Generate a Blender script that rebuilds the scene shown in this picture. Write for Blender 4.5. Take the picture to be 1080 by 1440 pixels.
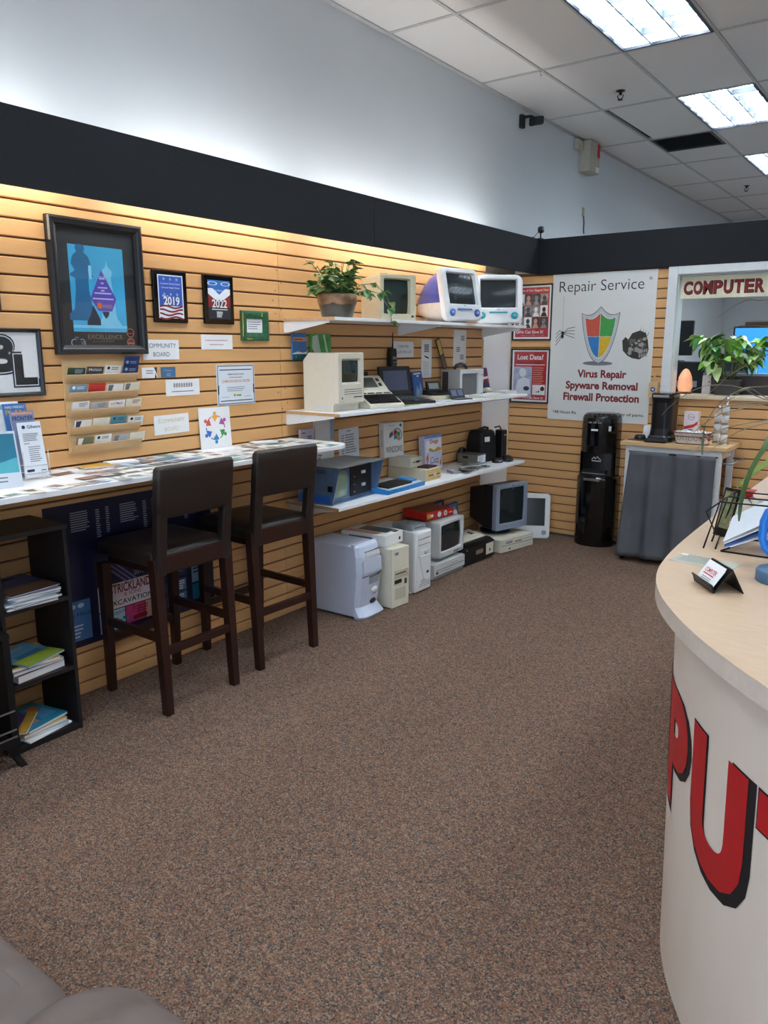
import bpy, bmesh, math, random
from mathutils import Vector, Matrix
random.seed(7)
for o in list(bpy.data.objects): bpy.data.objects.remove(o, do_unlink=True)
scene = bpy.context.scene
COL = scene.collection
R = math.radians
PI = math.pi

# ------------------------------------------------------------------ camera
CAM_LOC = Vector((3.263, 0.0, 1.666))
FPX, PITCH, YAW = 1084.5, R(12.0885), R(36.2373)
hv = Vector((-math.sin(YAW), math.cos(YAW), 0)); rv = Vector((math.cos(YAW), math.sin(YAW), 0)); zv = Vector((0, 0, 1))
fv = math.cos(PITCH)*hv - math.sin(PITCH)*zv
uv = math.sin(PITCH)*hv + math.cos(PITCH)*zv
cd = bpy.data.cameras.new('camera'); cam = bpy.data.objects.new('camera', cd); COL.objects.link(cam)
cd.sensor_fit = 'HORIZONTAL'; cd.sensor_width = 36.0; cd.lens = FPX/1080*36.0; cd.clip_start = 0.05
m = Matrix((rv, uv, -fv)).transposed().to_4x4(); m.translation = CAM_LOC
cam.matrix_world = m
scene.camera = cam

# ------------------------------------------------------------------ world, exposure
w = bpy.data.worlds.new('world'); scene.world = w; w.use_nodes = True
bg = w.node_tree.nodes['Background']; bg.inputs[0].default_value = (0.62, 0.78, 1.0, 1); bg.inputs[1].default_value = 2.2
vs = scene.view_settings
vs.view_transform = 'Standard'; vs.look = 'None'; vs.gamma = 1.0; vs.use_curve_mapping = False
vs.exposure = 0.72
TROFFER, TUBE, DAY = 9.3, 25.0, 58.0

# daylight entering through the shop-front windows behind the camera
def area(name, loc, rot, sx, sy, power, col):
    l = bpy.data.lights.new(name, 'AREA'); l.shape = 'RECTANGLE'; l.size = sx; l.size_y = sy; l.energy = power; l.color = col
    o = bpy.data.objects.new(name, l); COL.objects.link(o); o.location = loc; o.rotation_euler = rot
    return o
YF = -3.2            # shop front
area('window_daylight', (1.85, YF-0.02, 1.45), (R(90), 0, R(180)), 2.9, 2.3, DAY, (0.80, 0.90, 1.0))
area('window_daylight', (5.2, YF-0.02, 1.45), (R(90), 0, R(180)), 2.9, 2.3, DAY, (0.80, 0.90, 1.0))

# ------------------------------------------------------------------ materials
def lin(c):
    c = c/255.0
    return c/12.92 if c <= 0.04045 else ((c+0.055)/1.055)**2.4
def S(r, g, b): return (lin(r), lin(g), lin(b), 1)
MATS = {}
def mat(name, rgb, rough=0.5, metal=0.0, var=0.06, scale=30, bump=0.0, spec=None, trans=0.0, emit=None, estr=0, coat=0, sub=0, alpha=1, stretch=None):
    if name in MATS: return MATS[name]
    mt = bpy.data.materials.new(name); mt.use_nodes = True
    nt = mt.node_tree; b = nt.nodes['Principled BSDF']
    b.inputs['Roughness'].default_value = rough; b.inputs['Metallic'].default_value = metal
    if spec is not None: b.inputs['Specular IOR Level'].default_value = spec
    if trans: b.inputs['Transmission Weight'].default_value = trans
    if coat: b.inputs['Coat Weight'].default_value = coat
    if sub: b.inputs['Subsurface Weight'].default_value = sub; b.inputs['Subsurface Radius'].default_value = (.02, .02, .02)
    if alpha < 1: b.inputs['Alpha'].default_value = alpha
    col = S(*rgb)
    tc = nt.nodes.new('ShaderNodeTexCoord'); nz = nt.nodes.new('ShaderNodeTexNoise'); nz.inputs['Scale'].default_value = scale
    nz.inputs['Detail'].default_value = 3
    src = tc.outputs['Object']
    if stretch:
        mp = nt.nodes.new('ShaderNodeMapping'); mp.inputs['Scale'].default_value = stretch
        nt.links.new(src, mp.inputs['Vector']); src = mp.outputs['Vector']
    nt.links.new(src, nz.inputs['Vector'])
    rp = nt.nodes.new('ShaderNodeValToRGB')
    rp.color_ramp.elements[0].position = 0.3; rp.color_ramp.elements[1].position = 0.7
    rp.color_ramp.elements[0].color = tuple(max(0, c*(1-var)) for c in col[:3])+(1,)
    rp.color_ramp.elements[1].color = tuple(min(1, c*(1+var)) for c in col[:3])+(1,)
    nt.links.new(nz.outputs['Fac'], rp.inputs['Fac']); nt.links.new(rp.outputs['Color'], b.inputs['Base Color'])
    if bump:
        bp = nt.nodes.new('ShaderNodeBump'); bp.inputs['Strength'].default_value = bump; bp.inputs['Distance'].default_value = 0.003
        nt.links.new(nz.outputs['Fac'], bp.inputs['Height']); nt.links.new(bp.outputs['Normal'], b.inputs['Normal'])
    if emit:
        b.inputs['Emission Color'].default_value = S(*emit); b.inputs['Emission Strength'].default_value = estr
    MATS[name] = mt
    return mt

def carpet_mat():
    mt = bpy.data.materials.new('carpet'); mt.use_nodes = True; nt = mt.node_tree; b = nt.nodes['Principled BSDF']
    b.inputs['Roughness'].default_value = 0.95; b.inputs['Specular IOR Level'].default_value = 0.1
    tc = nt.nodes.new('ShaderNodeTexCoord')
    def noise(sc, det=2):
        n = nt.nodes.new('ShaderNodeTexNoise'); n.inputs['Scale'].default_value = sc; n.inputs['Detail'].default_value = det
        nt.links.new(tc.outputs['Object'], n.inputs['Vector']); return n
    vo = nt.nodes.new('ShaderNodeTexVoronoi'); vo.inputs['Scale'].default_value = 230
    nt.links.new(tc.outputs['Object'], vo.inputs['Vector'])
    sep = nt.nodes.new('ShaderNodeSeparateColor'); nt.links.new(vo.outputs['Color'], sep.inputs[0])
    n1 = noise(38, 4)
    mx = nt.nodes.new('ShaderNodeMath'); mx.operation = 'MULTIPLY_ADD'; mx.inputs[1].default_value = 0.62; 
    nt.links.new(sep.outputs[0], mx.inputs[0])
    ad = nt.nodes.new('ShaderNodeMath'); ad.operation = 'MULTIPLY'; ad.inputs[1].default_value = 0.38
    nt.links.new(n1.outputs['Fac'], ad.inputs[0]); nt.links.new(ad.outputs[0], mx.inputs[2])
    rp = nt.nodes.new('ShaderNodeValToRGB'); cr = rp.color_ramp
    cols = [(0.10, (50, 42, 38)), (0.26, (84, 84, 86)), (0.40, (114, 92, 78)), (0.52, (140, 116, 98)), (0.64, (142, 94, 74)), (0.76, (168, 146, 126)), (0.9, (88, 74, 66))]
    while len(cr.elements) < len(cols): cr.elements.new(0.5)
    for e, (p, c) in zip(cr.elements, cols): e.position = p; e.color = S(*[v*.94 for v in c])
    nt.links.new(mx.outputs[0], rp.inputs['Fac'])
    nt.links.new(rp.outputs['Color'], b.inputs['Base Color'])
    bp = nt.nodes.new('ShaderNodeBump'); bp.inputs['Strength'].default_value = 0.6; bp.inputs['Distance'].default_value = 0.006
    nt.links.new(vo.outputs['Distance'], bp.inputs['Height']); nt.links.new(bp.outputs['Normal'], b.inputs['Normal'])
    return mt

SLAT = mat('slat_laminate', (221, 170, 113), 0.42, var=0.03, scale=14, stretch=(1, .35, 3))
SLATB = mat('slatwall_groove', (112, 74, 42), 0.8)
WHITEW = mat('painted_white_wall', (204, 210, 214), 0.7, var=0.015, scale=3)
GREYW = mat('painted_office_wall', (196, 196, 196), 0.75, var=0.02, scale=3)
FASC = mat('black_fascia_cloth', (20, 22, 28), 0.85, var=0.25, scale=160, bump=0.2)
BROWNH = mat('dull_brown_header', (96, 88, 80), 0.7)
TILE = mat('ceiling_tile', (216, 216, 215), 0.9, var=0.05, scale=120, bump=0.25)
TBAR = mat('ceiling_grid', (176, 178, 178), 0.5)
VOID = mat('ceiling_void_dark', (28, 28, 30), 0.9)
WMEL = mat('white_melamine', (247, 248, 249), 0.35, var=0.01)
RAW = mat('raw_particle_board', (190, 150, 105), 0.8, var=0.15, scale=90)
WMET = mat('white_enamel', (228, 230, 230), 0.35, var=0.01)
WTRIM = mat('white_trim', (226, 228, 228), 0.4, var=0.01)
PAPER = mat('white_paper', (240, 240, 240), 0.7, var=0.01)
PAPERB = mat('cool_white_paper', (226, 232, 240), 0.7, var=0.01)
INK = mat('black_ink', (24, 24, 28), 0.6)
INKG = mat('grey_ink', (120, 122, 128), 0.6)
INKLG = mat('pale_grey_ink', (196, 196, 192), 0.6)
INKN = mat('navy_ink', (40, 58, 110), 0.6)
INKR = mat('red_ink', (196, 40, 36), 0.6)
INKDR = mat('dark_red_ink', (132, 30, 28), 0.6)
INKO = mat('orange_ink', (224, 150, 100), 0.6)
INKY = mat('pale_gold_ink', (226, 210, 170), 0.6)
BLK = mat('black_plastic', (20, 20, 22), 0.4, var=0.1)
BLKG = mat('glossy_black_plastic', (8, 8, 10), 0.12, var=0.05, coat=0.3)
BLKM = mat('black_metal', (22, 22, 24), 0.45, metal=0.3)
BLKW = mat('black_wood_laminate', (26, 24, 26), 0.5, var=0.15, scale=20)
CHROME = mat('chrome', (200, 202, 206), 0.2, metal=1.0)
STEEL = mat('brushed_steel', (170, 172, 176), 0.35, metal=0.9)
LEATH = mat('dark_brown_leather', (38, 29, 26), 0.38, var=0.12, scale=60, bump=0.15)
MAHO = mat('dark_mahogany', (44, 20, 14), 0.35, var=0.25, scale=25, stretch=(6, 6, 1))
MAPLE = mat('maple_laminate', (208, 178, 148), 0.33, var=0.05, scale=18, stretch=(1, 5, 1))
DFRONT = mat('pale_maple_front', (228, 216, 202), 0.45, var=0.03, scale=10, stretch=(1, 1, .3))
DRED = mat('red_vinyl', (186, 24, 34), 0.4, var=0.04)
BIRCH = mat('birch_wood', (216, 180, 132), 0.5, var=0.06, scale=16, stretch=(1, 6, 6))
BEIGE = mat('beige_plastic', (206, 196, 168), 0.5, var=0.03)
CREAM = mat('cream_plastic', (222, 216, 196), 0.5, var=0.02)
LGREY = mat('light_grey_plastic', (204, 206, 204), 0.5, var=0.02)
BLUEW = mat('bluish_white_plastic', (196, 204, 222), 0.45, var=0.02)
WPLA = mat('white_plastic', (232, 234, 234), 0.35, var=0.01)
DGREY = mat('dark_grey_plastic', (70, 72, 76), 0.45)
SLOT = mat('dark_slot', (40, 40, 44), 0.6)
SCR = mat('crt_glass', (38, 46, 48), 0.12, var=0.05, coat=0.4)
SCRG = mat('green_crt_glass', (26, 44, 40), 0.12, var=0.05, coat=0.4)
SCRP = mat('pale_green_crt', (138, 160, 140), 0.25, coat=0.3)
SCRB = mat('lcd_bluegrey', (88, 96, 124), 0.3)
GLASS = mat('picture_glass', (255, 255, 255), 0.03, trans=1.0, var=0.0)
# a thin real pane: mostly clear, faint reflection
def pane_mat():
    mt = bpy.data.materials.new('thin_pane'); mt.use_nodes = True; nt = mt.node_tree
    for n in list(nt.nodes): nt.nodes.remove(n)
    o = nt.nodes.new('ShaderNodeOutputMaterial'); mx = nt.nodes.new('ShaderNodeMixShader')
    t = nt.nodes.new('ShaderNodeBsdfTransparent'); g = nt.nodes.new('ShaderNodeBsdfGlossy'); g.inputs['Roughness'].default_value = 0.03
    lw = nt.nodes.new('ShaderNodeLayerWeight'); pw = nt.nodes.new('ShaderNodeMath'); pw.operation = 'POWER'; pw.inputs[1].default_value = 5
    fr = nt.nodes.new('ShaderNodeMath'); fr.operation = 'MULTIPLY_ADD'; fr.inputs[1].default_value = 0.6; fr.inputs[2].default_value = 0.035
    nt.links.new(lw.outputs['Facing'], pw.inputs[0]); nt.links.new(pw.outputs[0], fr.inputs[0])
    nt.links.new(fr.outputs[0], mx.inputs[0]); nt.links.new(t.outputs[0], mx.inputs[1]); nt.links.new(g.outputs[0], mx.inputs[2])
    nt.links.new(mx.outputs[0], o.inputs[0])
    return mt
PANE = pane_mat()

# ------------------------------------------------------------------ mesh helpers
TXT = {}
def text_mesh(s, bold=0.0):
    k = (s, bold)
    if k in TXT: return TXT[k]
    cu = bpy.data.curves.new('t', 'FONT'); cu.body = s; cu.offset = bold; cu.align_x = 'CENTER'; cu.resolution_u = 4
    o = bpy.data.objects.new('t', cu); COL.objects.link(o)
    me = bpy.data.meshes.new_from_object(o)
    v = [(p.co.x, p.co.y) for p in me.vertices]; f = [tuple(p.vertices) for p in me.polygons]
    bpy.data.objects.remove(o); bpy.data.curves.remove(cu); bpy.data.meshes.remove(me)
    xs = [p[0] for p in v]; ys = [p[1] for p in v]
    TXT[k] = (v, f, min(xs), max(xs), min(ys), max(ys))
    return TXT[k]
def rr(wd, ht, r, n=4, cy=0.0, cz=0.0):
    """rounded rectangle loop (a,b), centre (cy,cz)"""
    out = []
    for sx, sy, a0 in ((1, -1, -90), (1, 1, 0), (-1, 1, 90), (-1, -1, 180)):
        for i in range(n+1):
            a = R(a0+90*i/n)
            out.append((cy+sx*(wd/2-r)+r*math.cos(a), cz+sy*(ht/2-r)+r*math.sin(a)))
    return out
class MB:
    def __init__(s): s.v = []; s.f = []; s.mi = []; s.sm = []
    def add(s, vs, fs, mi=0, smooth=False):
        n = len(s.v); s.v += [tuple(v) for v in vs]
        for f in fs: s.f.append(tuple(i+n for i in f)); s.mi.append(mi); s.sm.append(smooth)
        return s
    def box(s, x0, x1, y0, y1, z0, z1, mi=0):
        vs = [(x, y, z) for x in (x0, x1) for y in (y0, y1) for z in (z0, z1)]
        return s.add(vs, [(0, 1, 3, 2), (4, 6, 7, 5), (0, 4, 5, 1), (2, 3, 7, 6), (0, 2, 6, 4), (1, 5, 7, 3)], mi)
    def rect(s, x0, x1, y0, y1, z, mi=0):
        return s.add([(x0, y0, z), (x1, y0, z), (x1, y1, z), (x0, y1, z)], [(0, 1, 2, 3)], mi)
    def poly(s, pts, z, mi=0):
        return s.add([(p[0], p[1], z) for p in pts], [tuple(range(len(pts)))], mi)
    def disc(s, cx, cy, r, z, n=20, mi=0, ry=None):
        return s.poly([(cx+r*math.cos(2*PI*i/n), cy+(ry or r)*math.sin(2*PI*i/n)) for i in range(n)], z, mi)
    def ring(s, cx, cy, r0, r1, z, n=28, a0=0, a1=360, mi=0):
        vs = []; fs = []
        for i in range(n+1):
            a = R(a0+(a1-a0)*i/n)
            vs += [(cx+r0*math.cos(a), cy+r0*math.sin(a), z), (cx+r1*math.cos(a), cy+r1*math.sin(a), z)]
        for i in range(n): fs.append((2*i, 2*i+1, 2*i+3, 2*i+2))
        return s.add(vs, fs, mi)
    def loft(s, loops, cap0=True, cap1=True, mi=0, smooth=False, closed=True):
        n = len(loops[0]); vs = [p for l in loops for p in l]; fs = []
        for k in range(len(loops)-1):
            for i in range(n if closed else n-1):
                j = (i+1) % n
                fs.append((k*n+i, k*n+j, (k+1)*n+j, (k+1)*n+i))
        s.add(vs, fs, mi, smooth)
        if cap0: s.add(loops[0], [tuple(range(n))[::-1]], mi)
        if cap1: s.add(loops[-1], [tuple(range(n))], mi)
        return s
    def prism(s, pts, axis, a, b, mi=0):
        g = {'x': lambda p, t: (t, p[0], p[1]), 'y': lambda p, t: (p[0], t, p[1]), 'z': lambda p, t: (p[0], p[1], t)}[axis]
        return s.loft([[g(p, a) for p in pts], [g(p, b) for p in pts]], mi=mi)
    def lathe(s, prof, n=24, c=(0, 0, 0), mi=0, smooth=True, axis='z'):
        loops = []
        for r, z in prof:
            r = max(r, 1e-5)
            if axis == 'z': loops.append([(c[0]+r*math.cos(2*PI*i/n), c[1]+r*math.sin(2*PI*i/n), c[2]+z) for i in range(n)])
            else: loops.append([(c[0]+z, c[1]+r*math.cos(2*PI*i/n), c[2]+r*math.sin(2*PI*i/n)) for i in range(n)])
        return s.loft(loops, True, True, mi, smooth)
    def tube(s, path, r, n=8, mi=0, closed=False):
        P = [Vector(p) for p in path]; loops = []
        N = len(P); pu = None
        for i, p in enumerate(P):
            a = P[(i-1) % N] if (closed or i > 0) else p; b = P[(i+1) % N] if (closed or i < N-1) else p
            d = (b-a).normalized(); u = d.cross(Vector((0, 0, 1)))
            if u.length < 0.1: u = d.cross(Vector((1, 0, 0)))
            if pu is not None: u = pu-d*pu.dot(d)
            u.normalize(); pu = u; v = d.cross(u)
            rad = r[i] if isinstance(r, (list, tuple)) else r
            loops.append([p+rad*(math.cos(2*PI*k/n)*u+math.sin(2*PI*k/n)*v) for k in range(n)])
        if closed: loops.append(loops[0])
        return s.loft(loops, not closed, not closed, mi, True)
    def text(s, t, cx, cy, z=0.0006, h=None, w=None, bold=0.0, mi=0, shear=0.0, rot=0):
        v, f, x0, x1, y0, y1 = text_mesh(t, bold)
        sy = h/(y1-y0) if h else None; sx = w/(x1-x0) if w else None
        if sy is None: sy = sx
        if sx is None: sx = sy
        mx, my = (x0+x1)/2, (y0+y1)/2; c_, s_ = math.cos(rot), math.sin(rot); out = []
        for a, b in v:
            x = (a-mx)*sx+(b-my)*sy*shear; y = (b-my)*sy
            out.append((cx+x*c_-y*s_, cy+x*s_+y*c_, z))
        return s.add(out, f, mi)
    def lines(s, x0, x1, ytop, n, dy, th, z=0.0006, mi=0, seed=0):
        """blocks of small print too fine to read"""
        rnd = random.Random(seed)
        for i in range(n):
            y = ytop-i*dy; s.rect(x0, x0+(x1-x0)*(0.7+0.3*rnd.random()), y-th, y, z, mi)
        return s
    def bulge(s, cy, cz, wd, ht, x, d, n=8, mi=0):
        """convex screen facing +x"""
        vs = []; fs = []
        for i in range(n+1):
            for j in range(n+1):
                a = i/n*2-1; b = j/n*2-1
                vs.append((x+d*(1-0.5*(a*a+b*b)), cy+a*wd/2*(1-0.03*b*b), cz+b*ht/2*(1-0.03*a*a)))
        for i in range(n):
            for j in range(n):
                k = i*(n+1)+j; fs.append((k, k+n+1, k+n+2, k+1))
        return s.add(vs, fs, mi, True)
    def xf(s, fn):
        s.v = [tuple(fn(*p)) for p in s.v]; return s
    def build(s, name, mats, parent=None, bevel=0.0, seg=2, M=None, smooth_all=False):
        me = bpy.data.meshes.new(name); me.from_pydata(s.v, [], s.f)
        ms = mats if isinstance(mats, (list, tuple)) else [mats]
        for q in ms: me.materials.append(q)
        for p, k, sm in zip(me.polygons, s.mi, s.sm): p.material_index = k; p.use_smooth = sm or smooth_all
        bm = bmesh.new(); bm.from_mesh(me)
        if bevel or any(len(f) > 4 for f in s.f[:0]): pass
        bmesh.ops.remove_doubles(bm, verts=bm.verts, dist=1e-6)
        if s.solid(): bmesh.ops.recalc_face_normals(bm, faces=bm.faces)
        if bevel:
            es = [e for e in bm.edges if len(e.link_faces) == 2 and e.calc_face_angle(0) > 0.5]
            if es: bmesh.ops.bevel(bm, geom=es, offset=bevel, segments=seg, affect='EDGES', clamp_overlap=True, profile=0.5)
        bm.to_mesh(me); bm.free()
        o = bpy.data.objects.new(name, me); COL.objects.link(o)
        if parent: o.parent = parent
        if M is not None: o.matrix_basis = M
        return o
    def solid(s):
        return len(s.f) > 5
def tag(o, label, cat, group=None):
    o['label'] = label; o['category'] = cat
    if group: o['group'] = group
    return o
def thing(name, label, cat, loc=(0, 0, 0), rz=0.0, group=None, M=None):
    o = bpy.data.objects.new(name, None); COL.objects.link(o); o.empty_display_size = 0.05
    if M is not None: o.matrix_basis = M
    else: o.location = loc; o.rotation_euler = (0, 0, rz)
    return tag(o, label, cat, group)
def struct(o): o['kind'] = 'structure'; return o
def copy_tree(o, parent=None):
    c = o.copy(); COL.objects.link(c); c.parent = parent
    for ch in [q for q in o.children]: copy_tree(ch, c)
    return c
YB = 6.40
def WL(y, z, x=0.0, roll=0.0, lean=0.0):
    """frame on the left wall: local x = along the wall, y = up, z = out of the wall"""
    m = Matrix(((0, 0, 1, x), (1, 0, 0, y), (0, 1, 0, z), (0, 0, 0, 1)))
    return m @ Matrix.Rotation(lean, 4, 'X') @ Matrix.Rotation(roll, 4, 'Z')
def WB(x, z, y=YB, roll=0.0):
    m = Matrix(((1, 0, 0, x), (0, 0, -1, y), (0, 1, 0, z), (0, 0, 0, 1)))
    return m @ Matrix.Rotation(roll, 4, 'Z')
def LOC(x, y, z, rz=0.0, rx=0.0, ry=0.0):
    return Matrix.Translation((x, y, z)) @ Matrix.Rotation(rz, 4, 'Z') @ Matrix.Rotation(ry, 4, 'Y') @ Matrix.Rotation(rx, 4, 'X')
def sheet(name, label, cat, M, wd, ht, mt, t=0.001, group=None):
    """a paper, card or board whose lower face lies on its support"""
    o = MB().box(-wd/2, wd/2, -ht/2, ht/2, 0, t).build(name, mt, M=M)
    return tag(o, label, cat, group)
def frame_box(wd, ht, bw, t, bt=0.004):
    """rectangular picture moulding (local x right, y up, z out)"""
    lo = lambda a, b, z: [(-a, -b, z), (a, -b, z), (a, b, z), (-a, b, z)]
    W, H = wd/2, ht/2
    return MB().loft([lo(W-bw, H-bw, 0.001), lo(W, H, 0.001), lo(W, H, t*.8), lo(W-bw*.25, H-bw*.25, t), lo(W-bw*.55, H-bw*.55, t*.92), lo(W-bw*.7, H-bw*.7, t*.75), lo(W-bw, H-bw, t*.55), lo(W-bw, H-bw, 0.001)], False, False)
# ================================================================== THE ROOM
XR, YE, ZC = 7.5, 14.0, 3.658
fl = MB().box(-0.1, XR+.1, YF-.2, YE+.1, -0.06, 0.0).build('floor', carpet_mat()); struct(fl)

wl = MB().box(-0.14, -0.021, YF-.2, YE+.1, 0.0, ZC+.1).build('wall_left', WHITEW); struct(wl)
# slatwall panels: grooves every 76 mm, each slat its own piece
PIT, OFF = 0.0762, -0.013
def slat_mesh(name, L, h0=0.0, h1=PIT-0.0085):
    q = MB().prism([(-0.017, h0), (-0.003, h0), (0, h0+.003), (0, h1-.003), (-0.003, h1), (-0.017, h1)], 'y', 0, L)
    o = q.build(name, SLAT); me = o.data; bpy.data.objects.remove(o); return me
def slats(parent, me, origin, rz, k0, k1, nm='slat'):
    for k in range(k0, k1):
        o = bpy.data.objects.new(nm, me); COL.objects.link(o); o.parent = parent
        o.location = (origin[0], origin[1], OFF+k*PIT); o.rotation_euler = (0, 0, rz)
back = MB().box(-0.0205, -0.0165, -1.47, 5.88, 0.0, 2.44).build('slatwall_backing', SLATB, wl)
ms = slat_mesh('slat', 2.4355); ms2 = slat_mesh('slat', 2.468)
bot = slat_mesh('slat', 2.4355, 0.0135)
bot2 = slat_mesh('slat', 2.468, 0.0135)
for y0, a, b in ((-1.466, ms, bot), (0.972, ms, bot), (3.410, ms2, bot2)):
    slats(wl, b, (0, y0), 0, 0, 1); slats(wl, a, (0, y0), 0, 1, 32)
# plain white corner panel and the dull header over it
MB().box(-0.0205, -0.014, 5.882, 6.418, 0.0, 2.27).build('corner_panel', WMEL, wl)
MB().box(-0.0205, -0.004, 5.882, 6.418, 2.27, 2.62).build('corner_header', BROWNH, wl)
# nail heads and putty dots on the slats
dots = MB()
for (y, z) in [(3.395, 2.10), (3.43, 2.03), (3.38, 1.985), (3.36, 1.93), (3.425, 1.88), (3.375, 1.855), (3.40, 1.80), (3.44, 1.42), (3.385, 1.40), (3.46, 1.335), (3.415, 1.30), (2.33, .075), (5.45, 1.75), (4.2, .55), (3.0, .18)]:
    dots.lathe([(0.0035, 0), (0.0035, .0012), (0, .0014)], 8, (0, y, z), axis='x')
dots.build('nail_heads', SLATB, wl)

# black valance hung 24 cm in front of the left wall
vl = MB().box(0.222, 0.24, YF, 4.02, 2.275, 2.565).build('valance_board', FASC); struct(vl); vl.name = 'trim_1'
MB().box(0.222, 0.2405, 4.023, 6.38, 2.275, 2.5645).build('valance_board', FASC, vl)
for y in (-2.0, .2, 2.4, 4.6, 6.2): MB().box(-0.02, 0.222, y, y+.03, 2.47, 2.51).build('valance_arm', FASC, vl)

# partition across the back with its pass-through window
WX0, WX1, WZ0, WZ1 = 1.415, 3.02, 1.292, 2.215
wb = MB(); YB2 = 6.53
wb.box(-0.02, WX0, YB+.0205, YB2, 0, 2.563); wb.box(WX1, XR, YB+.0205, YB2, 0, 2.563)
wb.box(WX0, WX1, YB+.0205, YB2, 0, WZ0-.02); wb.box(WX0, WX1, YB+.0205, YB2, WZ1+.02, 2.563)
wb = struct(wb.build('wall_back', GREYW))
bk = MB(); bk.box(-0.016, WX0-.02, YB+.0165, YB+.0205, 0, 2.29); bk.box(WX1+.02, XR, YB+.0165, YB+.0205, 0, 2.29); bk.box(WX0-.02, WX1+.02, YB+.0165, YB+.0205, 0, WZ0-.02)
bk.build('slatwall_backing', SLATB, wb)
def backslats(x0, x1, k1, top=None):
    me = slat_mesh('slat', x1-x0); meb = slat_mesh('slat', x1-x0, .0135)
    slats(wb, meb, (x0, YB), -PI/2, 0, 1); slats(wb, me, (x0, YB), -PI/2, 1, k1)
backslats(-0.012, 1.342, 30); backslats(1.344, 3.09, 17); backslats(3.092, 5.5, 30); backslats(5.502, XR-.005, 30)
MB().box(0.2405, XR, YB-.022, YB+.0164, 2.276, 2.5635).build('black_fascia', FASC, wb)
bb = struct(MB().box(0.0, XR, YB-.008, YB-.0005, 0.0, 0.022).build('baseboard_back', mat('grey_base', (70, 66, 64), .6)))
# window_1: trim, jambs, sill, track, pane
w1 = struct(MB().box(WX0-.072, WX0, YB-.02, YB+.016, WZ0-.03, WZ1+.068).build('window_1', WTRIM, bevel=.003))
MB().box(WX0, WX1, YB-.02, YB+.016, WZ1, WZ1+.068).build('head_trim', WTRIM, w1, .003)
MB().box(WX1, WX1+.07, YB-.02, YB+.016, WZ0-.03, WZ1+.068).build('side_trim', WTRIM, w1, .003)
MB().box(WX0-.004, WX0+.004, YB+.016, YB2+.02, WZ0, WZ1).build('jamb', WTRIM, w1)
MB().box(WX1-.004, WX1+.004, YB+.016, YB2+.02, WZ0, WZ1).build('jamb', WTRIM, w1)
MB().box(WX0, WX1, YB+.016, YB2+.02, WZ1-.004, WZ1+.004).build('head_jamb', WTRIM, w1)
MB().box(WX0-.005, WX1, YB-.028, YB2+.16, WZ0-.028, WZ0).build('sill', mat('sill_wood', (224, 206, 178), .45), w1, .003)
tr = MB().box(WX0+.005, WX1, YB+.05, YB+.075, WZ1-.035, WZ1-.018).build('track', STEEL, w1)
MB().box(WX0+.02, WX0+.06, YB+.049, YB+.076, WZ1-.05, WZ1-.036).build('track_end', WTRIM, tr)

# right, rear and front walls
struct(MB().box(XR, XR+.1, YF-.2, YE+.1, 0, ZC+.1).build('wall_right', WHITEW))
we = struct(MB().box(-0.02, XR, YE, YE+.1, 0, ZC+.1).build('wall_rear', WHITEW))
d1 = struct(MB().box(0.36, 1.30, YE-.05, YE-.002, 0.0, 2.06).build('door_1', mat('brown_door', (104, 82, 62), .5), bevel=.004))
MB().lathe([(.03, 0), (.03, .05), (0, .055)], 14, (0, 0, 0)).xf(lambda x, y, z: (1.22+x, YE-.05-z, 1.0+y)).build('door_handle', STEEL, d1)
wf = MB(); wins = [(0.4, 3.3), (3.75, 6.65)]
wf.box(-.02, .4, YF-.15, YF, 0, ZC+.1); wf.box(3.3, 3.75, YF-.15, YF, 0, ZC+.1); wf.box(6.65, XR, YF-.15, YF, 0, ZC+.1)
for a, b in wins: wf.box(a, b, YF-.15, YF, 0, .3); wf.box(a, b, YF-.15, YF, 2.6, ZC+.1)
struct(wf.build('wall_front', WHITEW))
for i, (a, b) in enumerate(wins):
    q = MB()
    for u, v in ((a, a+.05), (b-.05, b), ((a+b)/2-.025, (a+b)/2+.025)): q.box(u, v, YF-.1, YF-.05, .3, 2.6)
    q.box(a, b, YF-.1, YF-.05, .3, .35); q.box(a, b, YF-.1, YF-.05, 2.55, 2.6)
    o = struct(q.build('window_%d' % (i+2), STEEL))

# suspended ceiling: T-bars, individual lay-in tiles, troffers, vent
GX, GY, TX, TY = 0.512, 4.4955, 0.6096, 1.2192
ce = MB().box(-0.02, XR, YF, YE, ZC+.09, ZC+.12).build('ceiling', VOID); struct(ce)
xs = [0.0]+[GX+TX*j for j in range(0, 12)]+[XR]; xs = [x for x in xs if x <= XR]
ys = [YF]+[GY+TY*i for i in range(-6, 8)]+[YE]
bars = MB()
for x in xs[1:-1]: bars.box(x-.012, x+.012, YF, YE, ZC-.004, ZC+.02)
for y in ys[1:-1]: bars.box(0, XR, y-.012, y+.012, ZC-.0036, ZC+.02)
bars.box(-.02, .02, YF, YE, ZC-.004, ZC+.0)
bars.build('ceiling_grid', TBAR, ce)
TROFF = {(1, -6), (1, -4), (1, -2), (1, 0), (1, 2), (1, 4), (5, -6), (5, -4), (5, -2), (5, 0), (5, 2), (5, 4), (9, -4), (9, -2), (9, 0), (9, 2), (3, 2), (3, 4), (3, 5), (3, 6), (5, 6), (9, 4), (9, 6)}  # last entries are unseen lights added to brighten the room behind the partition
cache = {}
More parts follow.
